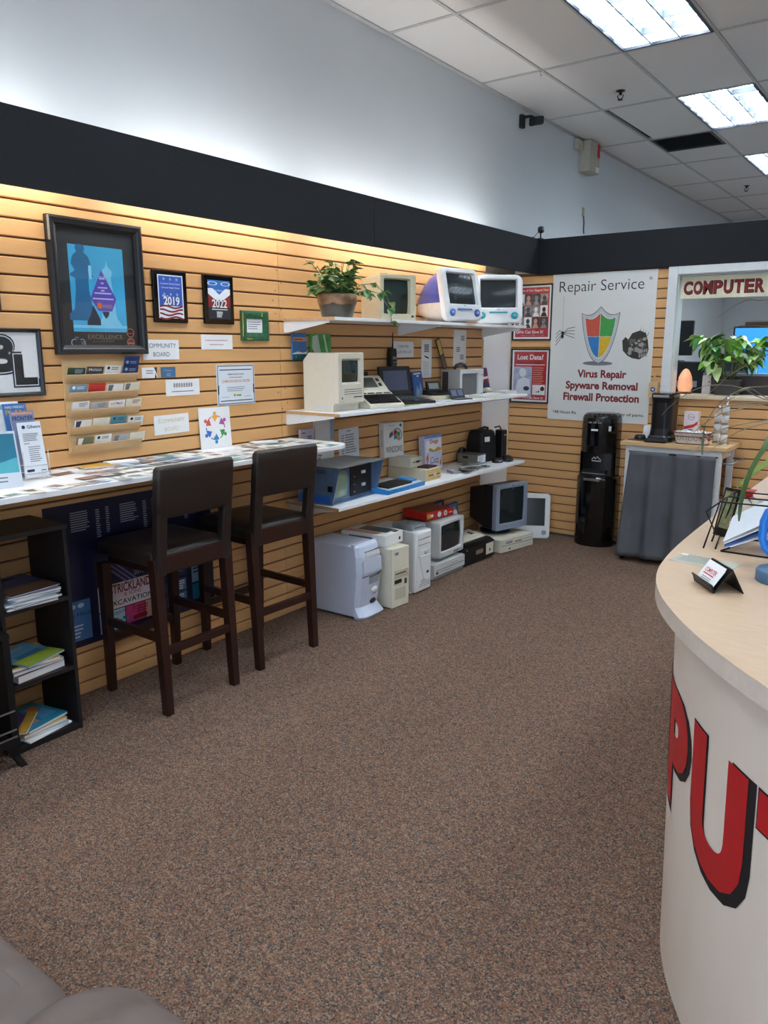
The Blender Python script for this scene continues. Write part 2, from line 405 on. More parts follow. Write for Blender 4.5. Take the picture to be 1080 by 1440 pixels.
for a in range(len(xs)-1):
    for b in range(len(ys)-1):
        j, i = a-1, b-7
        if (j, i) in TROFF: continue
        x0, x1, y0, y1 = xs[a], xs[a+1], ys[b], ys[b+1]
        if (j, i) == (0, 3): y0 = y0+.61
        key = (round(x1-x0, 3), round(y1-y0, 3))
        if key not in cache:
            o = MB().box(.006, key[0]-.006, .006, key[1]-.006, 0.0, .014).build('ceiling_tile', TILE); cache[key] = o.data; bpy.data.objects.remove(o)
        o = bpy.data.objects.new('ceiling_tile', cache[key]); COL.objects.link(o); o.parent = ce; o.location = (x0, y0, ZC+.003)
        if (j, i) == (0, 2): o.scale = (.945, 1, 1); o.rotation_euler = (0, 0, R(-.8)); o.location = (x0+.036, y0+.004, ZC+.003)      # tile sitting askew
# return-air grille beside the second troffer
vg = thing('air_vent', 'dark square return air grille set in ceiling beside troffer light', 'vent', (GX+TX/2, GY+3*TY+.3, ZC))
q = MB()
for u0, u1, v0, v1 in ((-.29, .29, -.29, -.265), (-.29, .29, .265, .29), (-.29, -.265, -.265, .265), (.265, .29, -.265, .265)): q.box(u0, u1, v0, v1, -.006, .02)
q.build('frame', mat('vent_frame', (60, 60, 62), .6), vg)
sl = MB().prism([(-.265, 0), (-.265, .002), (.265, .002), (.265, 0)], 'y', 0, .022)
for k in range(12):
    q = MB().box(-.265, .265, -.016, .016, -.001, .001).build('slat', mat('vent_slat', (50, 50, 52), .6), vg); q.location = (0, -.242+k*.044, .01); q.rotation_euler = (R(40), 0, 0)
MB().box(-.27, .27, -.27, .27, .03, .034).build('duct', VOID, vg)

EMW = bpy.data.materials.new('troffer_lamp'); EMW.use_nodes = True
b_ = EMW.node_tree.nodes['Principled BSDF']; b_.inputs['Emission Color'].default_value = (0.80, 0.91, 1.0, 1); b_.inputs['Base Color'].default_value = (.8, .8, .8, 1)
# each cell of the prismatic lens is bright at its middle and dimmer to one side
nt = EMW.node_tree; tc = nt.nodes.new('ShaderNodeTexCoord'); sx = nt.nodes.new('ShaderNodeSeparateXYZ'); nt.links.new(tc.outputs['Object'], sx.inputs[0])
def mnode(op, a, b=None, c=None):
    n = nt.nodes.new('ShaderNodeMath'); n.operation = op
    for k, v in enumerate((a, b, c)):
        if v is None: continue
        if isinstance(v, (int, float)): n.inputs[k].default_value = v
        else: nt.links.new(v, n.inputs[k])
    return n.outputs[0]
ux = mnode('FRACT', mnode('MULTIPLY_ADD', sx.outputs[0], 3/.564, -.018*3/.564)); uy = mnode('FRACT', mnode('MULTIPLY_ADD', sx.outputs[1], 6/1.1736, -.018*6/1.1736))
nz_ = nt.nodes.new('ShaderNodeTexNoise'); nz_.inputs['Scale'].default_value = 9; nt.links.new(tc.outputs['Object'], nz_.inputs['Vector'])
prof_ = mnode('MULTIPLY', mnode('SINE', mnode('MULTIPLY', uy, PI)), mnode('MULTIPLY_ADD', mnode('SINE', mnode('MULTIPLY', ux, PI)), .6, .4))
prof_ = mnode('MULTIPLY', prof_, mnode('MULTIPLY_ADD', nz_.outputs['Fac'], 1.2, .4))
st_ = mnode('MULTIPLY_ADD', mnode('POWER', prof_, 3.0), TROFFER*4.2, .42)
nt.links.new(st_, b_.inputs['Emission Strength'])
TRF = mat('troffer_frame', (34, 44, 58), .4)
LOUVD = mat('louver_grey', (120, 130, 140), .5, var=0)
LOUV = mat('louver_white', (236, 240, 244), .4, var=0)
def troffer(label):
    t = thing('ceiling_light', label, 'ceiling light', group='recessed troffers in a row')
    q = MB(); W, L, e = .600, 1.2096, .018
    q.box(0.005, e, 0.005, L, -.006, .012); q.box(W-e, W+.003, 0.005, L, -.006, .012); q.box(e, W-e, 0.005, e, -.006, .012); q.box(e, W-e, L-e, L, -.006, .012)
    q.build('frame', TRF, t)
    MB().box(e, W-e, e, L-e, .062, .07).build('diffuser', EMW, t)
    hs = MB(); hs.box(e-.004, e, e, L-e, .012, .07); hs.box(W-e, W-e+.004, e, L-e, .012, .07); hs.box(e, W-e, e-.004, e, .012, .07); hs.box(e, W-e, L-e, L-e+.004, .012, .07)
    hs.build('reflector', LOUV, t)
    for k in range(1, 3):
        x = e+(W-2*e)*k/3; MB().box(x-.004, x+.004, e, L-e, -.003, .04).build('louver', LOUVD, t)
    for k in range(1, 6):
        y = e+(L-2*e)*k/6; MB().box(e, W-e, y-.003, y+.003, -.003, .04).build('louver', LOUVD, t)
    return t
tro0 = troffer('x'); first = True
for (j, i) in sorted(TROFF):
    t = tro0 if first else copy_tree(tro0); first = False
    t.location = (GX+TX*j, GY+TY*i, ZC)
    if j == 1 and i in (0, 2, 4):
        t['label'] = {0: 'largest recessed ceiling light, nearest, cut by the top edge of picture', 2: 'recessed ceiling light in the middle, just past the dark square vent', 4: 'small farthest recessed ceiling light at right picture edge'}[i]
    else: t['label'] = 'recessed louvred ceiling light out of view, some added to brighten the back'

# fluorescent strips behind the valance
EMT = bpy.data.materials.new('tube_lamp'); EMT.use_nodes = True
b_ = EMT.node_tree.nodes['Principled BSDF']; b_.inputs['Emission Color'].default_value = (1.0, 0.97, 0.95, 1); b_.inputs['Emission Strength'].default_value = TUBE
for k, y in enumerate((-1.9, -.5, .9, 2.3, 3.7, 4.96)):
    L = 1.2 if k < 5 else .88
    t = thing('strip_light', 'fluorescent strip light hidden behind the black valance', 'strip light', (0.165, y, 2.415), group='strip lights behind the valance')
    MB().lathe([(.013, 0), (.013, L)], 10).xf(lambda x, yy, z: (x, z, yy)).build('tube', EMT, t)
    MB().box(.032, .056, -.02, L+.02, -.02, .02).build('batten', WMET, t)
    MB().box(-.02, .032, -.02, -.004, -.02, .02).build('holder', WMET, t); MB().box(-.02, .032, L+.004, L+.02, -.02, .02).build('holder', WMET, t)

# small fixtures on ceiling and upper wall
def sprinkler(loc, label):
    t = thing('sprinkler', label, 'sprinkler', loc, group='ceiling sprinklers')
    MB().lathe([(.035, 0), (.035, -.004), (.012, -.006), (.012, -.03), (0, -.03)], 16).build('escutcheon', BLKM, t)
    MB().tube([(-.022, 0, -.03), (-.02, 0, -.05), (0, 0, -.065), (.02, 0, -.05), (.022, 0, -.03)], .004).build('yoke', BLKM, t)
    MB().lathe([(.02, -.065), (.02, -.068), (0, -.069)], 14).build('deflector', BLKM, t)
sprinkler((.82, 6.52, ZC), 'ceiling sprinkler head nearest, left of the middle ceiling light')
sprinkler((.815, 11.1, ZC), 'ceiling sprinkler head far back near right picture edge')
t = thing('ceiling_hook', 'tiny metal hook hanging from ceiling grid near the white wall', 'hook', (.512, 5.70, ZC-.004))
MB().tube([(0, 0, 0), (0, 0, -.03), (.008, 0, -.04), (.016, 0, -.03)], .003, 6).build('wire', STEEL, t); MB().box(-.012, .012, -.012, .012, -.003, 0).build('clip', STEEL, t)
t = thing('security_camera', 'black security camera on bracket high on white wall below ceiling', 'camera', (-.021, 6.48, 3.555))
MB().box(0, .035, -.055, .005, -.06, .045).build('mount', BLK, t, .006)
MB().tube([(.03, -.02, .025), (.075, .0, .03), (.09, .03, .03)], .012).build('arm', BLK, t)
MB().loft([[(.09+a, .045+x, -.01+b) for a, b in rr(.06, .075, .02)] for x in (-.03,)]+[[(.115+a, .045+x, .02+b) for a, b in rr(.06, .075, .02)] for x in (.085,)], smooth=False).build('body', BLK, t, .003)
ABOX = mat('beige_enamel', (176, 172, 156), .5)
t = thing('alarm_box', 'beige metal alarm box with red label high on white wall', 'alarm box', (-.021, 7.74, 3.36))
MB().box(0, .12, 0, .24, 0, .285).build('body', ABOX, t, .006)
MB().box(.1202, .1215, .17, .235, .15, .275).build('red_label', INKR, t); MB().box(.1202, .1215, .15, .23, .01, .06).build('white_label', PAPER, t)
MB().lathe([(.006, 0), (.006, .03)], 8).xf(lambda x, y, z: (.06+x, .24+z, .16+y)).build('latch', STEEL, t)
t = thing('alarm_sounder', 'small beige box beside the alarm box on white wall', 'alarm box', (-.021, 7.60, 3.54))
MB().box(0, .05, 0, .125, 0, .10).build('body', ABOX, t, .012); MB().box(.0502, .052, .02, .105, .04, .06).build('grille', ABOX, t)
t = thing('wall_conduit', 'short wire stub hanging from small wall plate on white wall', 'cable', (-.021, 7.90, 2.90))
MB().box(0, .012, -.02, .02, .06, .15).build('plate', mat('conduit_plate', (170, 160, 130), .6), t, .003); MB().tube([(.012, 0, .07), (.02, .0, 0), (.015, .01, -.06), (.012, .03, -.1)], .007, 6).build('wire', DGREY, t)
t = thing('webcam', 'small black webcam on stand clipped to top of black valance corner', 'camera', (.25, 6.37, 2.5645))
MB().box(-.02, .02, -.02, .02, 0, .006).build('foot', BLK, t); MB().tube([(0, 0, .004), (.0, .0, .05)], .006).build('stem', BLK, t)
MB().lathe([(.0, -.02), (.026, -.018), (.03, 0), (.026, .018), (.0, .02)], 16, (0, 0, .075), axis='x').build('head', BLK, t); MB().lathe([(.015, .0185), (.013, .024), (0, .024)], 14, (0, 0, .075), axis='x').build('lens', CHROME, t)
MB().tube([(-.01, -.02, .06), (-.02, -.08, .01), (-.03, -.12, .003)], .003, 6).build('cable', BLK, t)
# ================================================================== COUNTER, SHELVES, STOOLS, BOOKCASE
CZT = 1.12
t = thing('wall_counter', 'long white bar counter on wall covered with business cards, behind stools', 'counter', (0, 0, 0))
pts = [(.002, .6), (.495, .6), (.495, 3.36)]+[(.495-.12*(1-math.cos(R(a))), 3.36+.12*math.sin(R(a))) for a in range(15, 91, 15)]+[(.002, 3.48)]
MB().prism(pts, 'z', CZT-.022, CZT).build('counter_top', WMEL, t, .002)
for y in (1.0, 2.1, 3.2): MB().prism([(.002, CZT-.022), (.42, CZT-.022), (.42, CZT-.035), (.03, CZT-.11), (.002, CZT-.11)], 'y', y, y+.012).build('bracket', WMET, t)

ZT, ZM, ZL = 1.832, 1.288, 0.736
def shelf(z, label, dep, yl=3.44, yr=5.86, by=(3.445, 4.62, 5.84)):
    t = thing('wall_shelf', label, 'shelf', (0, 0, 0), group='white shelves on slatwall brackets')
    MB().box(.004, dep, yl, yr, z-.019, z).build('board', WMEL, t, .0015)
    MB().box(.004, dep-.002, yl-.0015, yl, z-.0185, z-.0005).build('raw_end', RAW, t)
    for y in by:
        MB().prism([(.0005, z-.0195), (dep-.05, z-.0195), (dep-.05, z-.03), (.02, z-.085), (.0005, z-.085)], 'y', y, y+.01).build('bracket', WMET, t)
    return t
shelf(ZT, 'top white wall shelf holding plant and three old monitors', .40)
shelf(ZM, 'middle white wall shelf holding small old computers and handhelds', .43)
shelf(ZL, 'lowest white wall shelf holding blue portable computer and software boxes', .43, 3.42)

# ---- bar stools, backs to the room
def stool(label):
    t = thing('bar_stool', label, 'stool', group='bar stools at the counter')
    # local: +x faces the wall, origin at floor centre
    def leg(x0, z0, x1, z1, y, w0=.03, w1=.045):
        lo = [[(x0+a*w0/2, y+b*w0/2, z0) for a, b in ((-1, -1), (1, -1), (1, 1), (-1, 1))], [((x0*.5+x1*.5)+a*(w0+w1)/4, y+b*(w0+w1)/4, (z0+z1)/2) for a, b in ((-1, -1), (1, -1), (1, 1), (-1, 1))], [(x1+a*w1/2, y+b*w1/2, z1) for a, b in ((-1, -1), (1, -1), (1, 1), (-1, 1))]]
        return MB().loft(lo)
    for s in (-1, 1):
        leg(.215, 0, .205, .66, s*.20, .036, .05).build('leg', MAHO, t, .003)
        leg(-.225, 0, -.195, .74, s*.205, .040, .050).build('leg', MAHO, t, .003)
    # frame under the seat
    MB().box(-.19, .20, -.18, .18, .655, .70).build('seat_rail', MAHO, t, .003)
    # padded seat
    sp = [rr(.44, .415, .03, 4)]
    lo = [[(a, b, .70) for a, b in rr(.43, .42, .03, 4, .01)], [(a, b, .715) for a, b in rr(.45, .44, .035, 4, .01)], [(a, b, .755) for a, b in rr(.45, .44, .035, 4, .01)], [(a, b, .775) for a, b in rr(.41, .40, .035, 4, .01)], [(a, b, .782) for a, b in rr(.28, .28, .03, 4, .01)]]
    MB().loft(lo, smooth=True).build('seat', LEATH, t)
    # upholstered back: posts wrapped in leather with a wide panel above an opening
    def bx(z): return -.20-.055*max(0, (z-.66))/.5
    for s in (-1, 1):
        lo = [[(bx(z)+a, s*.19+b, z) for a, b in rr(.05, .055, .012, 3)] for z in (.665, .72, .80, .95)]
        MB().loft(lo, smooth=False).build('back_post', LEATH, t, .002)
    lo = []
    for z, th, wd in ((.925, .036, .42), (.932, .05, .435), (1.0, .054, .437), (1.10, .054, .437), (1.145, .05, .436), (1.16, .034, .425)):
        lo.append([(bx(z)+a, b, z) for a, b in rr(th, wd, .015, 3)])
    MB().loft(lo, smooth=True).build('backrest', LEATH, t)
    MB().box(-.226, -.19, -.166, .166, .672, .752).build('back_rail', MAHO, t, .003)
    # stretchers
    MB().box(-.23, -.205, -.19, .19, .285, .325).build('stretcher', MAHO, t, .003)
    MB().box(.198, .222, -.185, .185, .255, .295).build('stretcher', MAHO, t, .003)
    for s in (-1, 1): MB().box(-.205, .198, s*.20-.012, s*.20+.012, .345, .385).build('stretcher', MAHO, t, .003)
    # brass tacks on the rear legs
    for s in (-1, 1): MB().lathe([(.005, 0), (.004, .003), (0, .004)], 8, (0, 0, 0)).xf(lambda x, y, z: (-.228-z, s*.205+y, .40+x)).build('tack', CHROME, t)
    return t
st = stool('brown leather bar stool nearest the bookcase')
st.location = (.285, 2.275, 0); st.rotation_euler = (0, 0, PI)
s2 = copy_tree(st); s2.location = (.265, 2.90, 0); s2.rotation_euler = (0, 0, PI+R(-2)); s2['label'] = 'brown leather bar stool next to the bluish white tower computer'

# ---- black bookcase
t = thing('bookcase', 'black open-backed three-shelf bookcase under counter at left edge', 'bookcase', (0, 0, 0))
B0, B1 = 1.455, 1.765
MB().box(.012, .30, B0, B0+.016, 0, .915).build('side_panel', BLKW, t, .001); MB().box(.012, .30, B1-.016, B1, 0, .915).build('side_panel', BLKW, t, .001)
MB().box(.008, .305, B0-.006, B1+.006, .915, .935).build('top', BLKW, t, .002)
for z in (.602, .283, .012): MB().box(.012, .298, B0+.016, B1-.016, z, z+.018).build('shelf', BLKW, t, .001)
MB().box(.28, .295, B0+.016, B1-.016, 0, .012).build('plinth', BLKW, t)

def book(label, cat, loc, rz, L, Wd, T, cover, pages=PAPER, art=None, name='book', group=None, tilt=0):
    """lying flat, spine toward -x local"""
    t = thing(name, label, cat, group=group, M=LOC(*loc, rz, 0, tilt))
    c = MB().box(-Wd/2, Wd/2, -L/2, L/2, 0, .0012).box(-Wd/2, Wd/2, -L/2, L/2, T-.0012, T).box(-Wd/2, -Wd/2+.0012, -L/2, L/2, .0012, T-.0012)
    c.build('cover', cover, t)
    MB().box(-Wd/2+.0015, Wd/2-.002, -L/2+.002, L/2-.002, .0013, T-.0013).build('pages', pages, t)
    for k, (x0, x1, y0, y1, mt) in enumerate(art or []):
        MB().rect(Wd*x0, Wd*x1, L*y0, L*y1, T+.0003).build('cover_print', mt, t)
    return t
SKY = mat('sky_blue_print', (96, 160, 206), .4); GRN = mat('grass_green_print', (150, 170, 60), .4); NAV = mat('navy_print', (36, 52, 92), .4)
BRN = mat('brown_print', (108, 78, 58), .4); YEL = mat('mustard_print', (206, 160, 60), .4); PUR = mat('purple_print', (92, 60, 130), .4); TEAL = mat('teal_print', (40, 130, 160), .4)
MARO = mat('maroon_print', (96, 34, 44), .4); LBL = mat('light_blue_print', (150, 178, 206), .4); ORG = mat('orange_print', (216, 110, 50), .4)
GY1 = mat('silver_grey_print', (150, 154, 160), .4); SKN = mat('pinkish_print', (206, 150, 130), .4)
gm = 'magazines stacked on the upper bookcase shelf'
z = .6205
mags = [('white', PAPER), ('grey', GY1), ('white', PAPERB), ('light blue', LBL), ('white', PAPER), ('grey', GY1)]
for k, (n_, mt) in enumerate(mags):
    book('%s magazine in the bookcase top stack, number %s from the bottom' % (n_, ['one', 'two', 'three', 'four', 'five', 'six'][k]), 'magazine', (.17+.006*(k % 3), 1.60+.004*(k % 2), z), R((-4, 5, -8, 3, 8, -5)[k]), .215, .27, .009, mt, name='magazine', group=gm); z += .0095
book('navy and brown landscape magazine on top of the bookcase top stack', 'magazine', (.165, 1.60, z), R(4), .225, .275, .006, NAV, art=[(-.48, .1, -.48, .48, NAV), (.1, .48, -.48, .48, BRN), (-.40, -.30, -.4, .3, LBL)], name='magazine', group=gm)
gm = 'books stacked on the middle bookcase shelf'
z = .3015
book('thick maroon hardcover book at the bottom of the middle shelf stack', 'book', (.165, 1.60, z), R(6), .225, .235, .032, MARO, group=gm); z += .0325
book('grey softcover book on the thick maroon hardcover', 'book', (.165, 1.60, z), R(2), .23, .23, .014, GY1, group=gm); z += .0145
book('mustard and dark photo book beneath the green and blue booklet', 'book', (.16, 1.60, z), R(-6), .22, .24, .014, YEL, art=[(-.45, .45, -.45, -.1, INK), (-.45, .45, .05, .4, BRN)], group=gm); z += .0145
book('sky blue and grass green booklet on top of the middle shelf stack', 'book', (.17, 1.608, z), R(16), .20, .235, .007, SKY, art=[(.12, .5, -.5, .5, GRN), (-.05, .12, -.3, .35, TEAL), (-.38, -.28, -.35, .3, LBL)], group=gm)
gm = 'picture books on the bottom bookcase shelf'
z = .0305
book('white thin picture book lowest on the bottom shelf', 'book', (.175, 1.605, z), R(10), .22, .23, .006, PAPER, group=gm); z += .0065
book('pale blue picture book second lowest on the bottom shelf', 'book', (.165, 1.61, z), R(-3), .215, .22, .012, LBL, group=gm); z += .0125
book('tan spined picture book under the bright blue cartoon book', 'book', (.165, 1.60, z), R(5), .21, .22, .014, YEL, group=gm); z += .0145
book('bright blue cartoon book on top of the bottom shelf pile', 'book', (.155, 1.605, z), R(12), .21, .225, .012, TEAL, art=[(-.45, .1, -.45, .0, PUR), (-.1, .3, .05, .4, SKY), (.1, .32, -.35, -.05, SKN), (-.3, -.05, .1, .35, ORG)], group=gm)
z += .0125
book('slim yellow edged book lying across the front of bottom shelf pile', 'book', (.215, 1.56, z), R(48), .20, .04, .012, YEL, group=gm)

# ---- black metal-legged stand at the left edge
t = thing('side_stand', 'black stand with flared metal leg cut by left picture edge', 'stand', (0, 0, 0))
MB().box(.02, .40, .95, 1.43, .10, .13).build('shelf', BLKM, t, .002); MB().box(.02, .40, .95, 1.43, .55, .57).build('top', BLKM, t, .002)
MB().box(.02, .395, 1.40, 1.43, .13, .55).build('side', BLKM, t, .002); MB().box(.02, .395, .95, .98, .13, .55).build('side', BLKM, t, .002)
for z_ in (.135, .165, .245): MB().box(.396, .401, .96, 1.42, z_, z_+.006).build('edge_strip', STEEL, t)
for (x, y, sx, sy) in ((.37, 1.40, 1, 1), (.05, 1.40, -1, 1), (.37, .98, 1, -1), (.05, .98, -1, -1)):
    lo = [[(x+sx*.02+a*.014, y+sy*.035+b*.014, 0) for a, b in ((-1, -1), (1, -1), (1, 1), (-1, 1))], [(x+sx*.008+a*.014, y+sy*.012+b*.014, .05) for a, b in ((-1, -1), (1, -1), (1, 1), (-1, 1))], [(x+a*.03, y+b*.03, .10) for a, b in ((-1, -1), (1, -1), (1, 1), (-1, 1))]]
    MB().loft(lo).build('leg', BLKM, t, .002)

# ---- sports poster under the counter
POS = mat('navy_poster', (22, 28, 62), .35); POSB = mat('poster_blue', (72, 120, 176), .4); POSP = mat('poster_pink', (206, 60, 120), .4)
o = sheet('schedule_poster', 'large dark navy sponsor poster on slatwall beneath the counter', 'poster', WL(2.325, .597, .0005), .98, .705, POS, .002)
q = MB(); z = .0026
for cx in (-.33, -.06, .20): q.lines(cx-.06, cx+.05, .31, 9, .011, .005, z, seed=int(cx*50)); q.lines(cx+.075, cx+.10, .305, 13, .011, .005, z, seed=3); q.lines(cx+.13, cx+.15, .31, 12, .011, .005, z, seed=5)
q.build('schedule_print', mat('pale_print', (170, 176, 196), .5), o)
q = MB().text('HUSKIES', .04, .0, z, h=.045, w=.26, bold=.02).text('2018 SPRING S', .04, -.055, z, h=.022, w=.21)
q.build('lettering', mat('silver_print', (176, 180, 196), .4), o)
q = MB(); 
for k in range(3): q.poly([(-.24+k*.03, .02), (-.225+k*.03, .02), (-.10+k*.03, -.09), (-.115+k*.03, -.09)], z)
q.build('chevron_print', mat('violet_grey_print', (110, 110, 160), .4), o)
MB().rect(-.47, -.29, -.32, -.12, z).build('advert', POSB, o); MB().text('ge House', -.37, -.19, z+.0004, h=.03, w=.14).build('lettering', INK, o)
q = MB()
for k in range(3): q.disc(-.43+k*.045, -.145, .018, z+.0004, 10, ry=.012)
q.lines(-.45, -.33, -.24, 4, .018, .008, z+.0004); q.build('advert_print', mat('pale_blue_print', (190, 206, 230), .4), o)
k0 = len(o.children)
MB().rect(-.245, .06, -.215, -.085, z).build('advert', mat('pale_pink_print', (222, 210, 216), .4), o)
MB().text('STRICKLAND', -.09, -.115, z+.0006, h=.048, w=.24, bold=.02).build('lettering', INKDR, o)
MB().text('& SONS', -.08, -.152, z+.0006, h=.02, w=.10).build('lettering', INKR, o); MB().text('EXCAVATION', -.09, -.188, z+.0006, h=.026, w=.26, bold=.01).build('lettering', INK, o)
MB().rect(-.245, -.10, -.325, -.22, z).build('advert', mat('pale_aqua_print', (180, 206, 216), .4), o); MB().text('UR COUNTRY', -.175, -.238, z+.0006, h=.016, w=.12).build('lettering', NAV, o)
q = MB()
for k in range(5): q.disc(-.20+k*.02, -.285+.012*(k % 2), .009, z+.0006, 8)
q.build('advert_print', TEAL, o)
MB().rect(-.095, .02, -.31, -.22, z).build('advert', POSP, o); q = MB().text('9', -.08, -.237, z+.0006, h=.025); q.lines(-.06, .01, -.232, 5, .014, .007, z+.0006); q.rect(-.085, .0, -.30, -.28, z+.0006); q.build('advert_print', INKDR, o)
MB().rect(.025, .06, -.31, -.22, z).build('advert', SKN, o)
for ch_ in list(o.children)[k0:]: ch_.location.x += .032
MB().rect(.09, .30, -.14, -.02, z).build('advert', NAV, o); MB().text('tlandsons.com', .19, -.11, z+.0006, h=.018, w=.17).build('lettering', LBL, o)
q = MB()
for a in range(3):
    for b in range(2): q.rect(.095+a*.07, .155+a*.07, -.225-b*.075, -.16-b*.075, z)
q.build('advert', POSB, o); q = MB()
for a in range(3):
    for b in range(2): q.lines(.10+a*.07, .145+a*.07, -.17-b*.075, 4, .013, .006, z+.0005, seed=a+b)
q.build('advert_print', PAPER, o)
MB().rect(.335, .455, -.20, .02, z).build('advert', LBL, o); q = MB().lines(.345, .445, .0, 8, .02, .008, z+.0006); q.build('advert_print', NAV, o)
MB().rect(.335, .455, -.30, -.21, z).build('advert', TEAL, o)
# ================================================================== THINGS ON THE LEFT WALL
FRB = mat('black_frame_wood', (24, 24, 26), .35, var=.15)
def framed(name, label, cat, M, wd, ht, bw, mt_back, t=.025, frame=FRB, pane=True):
    r = thing(name, label, cat, M=M)
    frame_box(wd, ht, bw, t).build('frame', frame, r)
    MB().box(-wd/2+bw*.5, wd/2-bw*.5, -ht/2+bw*.5, ht/2-bw*.5, .001, .006).build('mat_board', mt_back, r)
    if pane: MB().box(-wd/2+bw*.9, wd/2-bw*.9, -ht/2+bw*.9, ht/2-bw*.9, .0095, .0115).build('glass', PANE, r)
    return r
# --- big award poster
r = framed('framed_poster', 'large black framed award poster with blue chess print and purple diamond', 'picture frame', WL(2.207, 1.929, .001), .484, .594, .042, mat('charcoal_mat', (40, 44, 48), .5), .035)
AZ = mat('azure_print', (64, 176, 222), .4, var=.12, scale=6); AZD = mat('deep_azure_print', (34, 108, 156), .4, var=.1, scale=9); AZL = mat('pale_azure_print', (132, 208, 236), .4)
MB().rect(-.142, .142, -.195, .186, .0064).build('print', AZ, r)
def bishop(q, cx, by, s, z):
    prof = [(.0, 1.0), (.06, .985), (.075, .94), (.05, .90), (.12, .84), (.15, .74), (.10, .66), (.11, .64), (.17, .61), (.17, .58), (.10, .55), (.10, .40), (.14, .15), (.22, .08), (.22, 0)]
    pts = [(cx+a*s, by+b*s) for a, b in prof]+[(cx-a*s, by+b*s) for a, b in prof[::-1][:-1]]
    return q.poly(pts, z)
bishop(MB(), -.082, -.145, .335, .0066).build('chess_print', AZD, r)
q = MB(); q.poly([(.02, .08), (.045, .10), (.05, .13), (.056, .10), (.08, .08), (.07, .05), (.09, -.13), (.12, -.17), (-.02, -.17), (.01, -.13), (.03, .05)], .0065); q.rect(-.045, -.03, .04, .10, .0067); q.rect(-.142, .142, -.178, -.165, .0067); q.build('chess_print', AZL, r)
MB().poly([(.02, .085), (.092, -.045), (.065, -.10), (-.005, -.10), (-.045, -.045)], .0069).build('diamond_print', mat('violet_print', (92, 78, 178), .4, var=.1), r)
q = MB(); 
for k, (ww, yy) in enumerate(((.03, .045), (.015, .025), (.05, .005), (.02, -.008), (.09, -.02), (.11, -.045))): q.rect(.022-ww/2, .022+ww/2, yy-.003, yy+.003, .0072)
q.text('MVP', .022, .05, .0072, h=.012); q.build('lettering', mat('lilac_print', (206, 200, 240), .4), r)
q = MB(); q.text('AWARD', .04, -.078, .0073, h=.016, w=.055); q.build('lettering', YEL, r)
MB().poly([(-.01, -.06), (.012, -.066), (.008, -.09), (-.014, -.085)], .0073).build('emblem_print', ORG, r)
q = MB(); q.poly([(-.07, -.15), (-.05, -.12), (-.035, -.075), (-.02, -.10), (.0, -.14), (.0, -.165), (-.07, -.165)], .007); q.poly([(.012, -.102), (.05, -.102), (.045, -.12), (.03, -.135), (.018, -.12)], .007); q.build('chess_print', mat('dark_chess_print', (22, 50, 72), .4), r)
MB().text('EXCELLENCE', .02, -.217, .0064, h=.019, w=.185).build('lettering', mat('bronze_print', (150, 134, 110), .4), r)
q = MB(); q.rect(-.05, .06, -.240, -.238, .0064); q.rect(.0, .07, -.232, -.2305, .0064); q.build('small_print', INKG, r)
q = MB(); q.ring(-.142, -.245, .014, .018, .0064, a0=60, a1=300); q.ring(-.105, -.245, .014, .018, .0064, a0=-120, a1=120); q.text('2X', -.10, -.245, .0066, h=.012); q.text('MSI', -.13, -.222, .0066, h=.008); q.build('logo_print', LBL, r)
for yy, mt in ((-.197, INK), (-.243, mat('rust_print', (128, 66, 56), .4))):
    MB().disc(.158, yy, .023, .0068, 20).build('seal_print', mt, r); MB().ring(.158, yy, .018, .021, .0071).build('seal_print', SKN, r); MB().rect(.142, .174, yy-.006, yy+.0, .0071).build('seal_print', INKR if mt is INK else SKN, r)
MB().box(-.243, -.237, .19, .292, .028, .037).build('worn_tape', mat('packing_tape', (150, 148, 136), .3), r)

# --- varsity letters frame
r = framed('framed_letters', 'black framed white print with black BL varsity letters', 'picture frame', WL(1.745, 1.60, .001), .305, .288, .018, PAPER, .022)
def block(q, t, cx, cy, hh, ww, z, grow): q.text(t, cx, cy, z, h=hh+grow, w=ww+grow, bold=.05)
q = MB(); block(q, 'B', -.02, .035, .15, .12, .0066, .022); q.build('letter_outline', INK, r)
q = MB(); block(q, 'B', -.02, .035, .15, .12, .0069, .008); q.build('letter_gap', PAPERB, r)
q = MB(); block(q, 'B', -.02, .035, .15, .12, .0072, 0); q.build('letter', INK, r)
q = MB(); block(q, 'L', .075, -.03, .13, .10, .0075, .022); q.build('letter_outline', INK, r)
q = MB(); block(q, 'L', .075, -.03, .13, .10, .0078, .008); q.build('letter_gap', PAPERB, r)
q = MB(); block(q, 'L', .075, -.03, .13, .10, .0081, 0); q.build('letter', INK, r)
framed('picture_frame', 'brown picture frame edge at the far left above the letters', 'picture frame', WL(1.62, 1.93, .001), .23, .24, .02, PAPER, .02, mat('brown_frame', (70, 46, 36), .4))

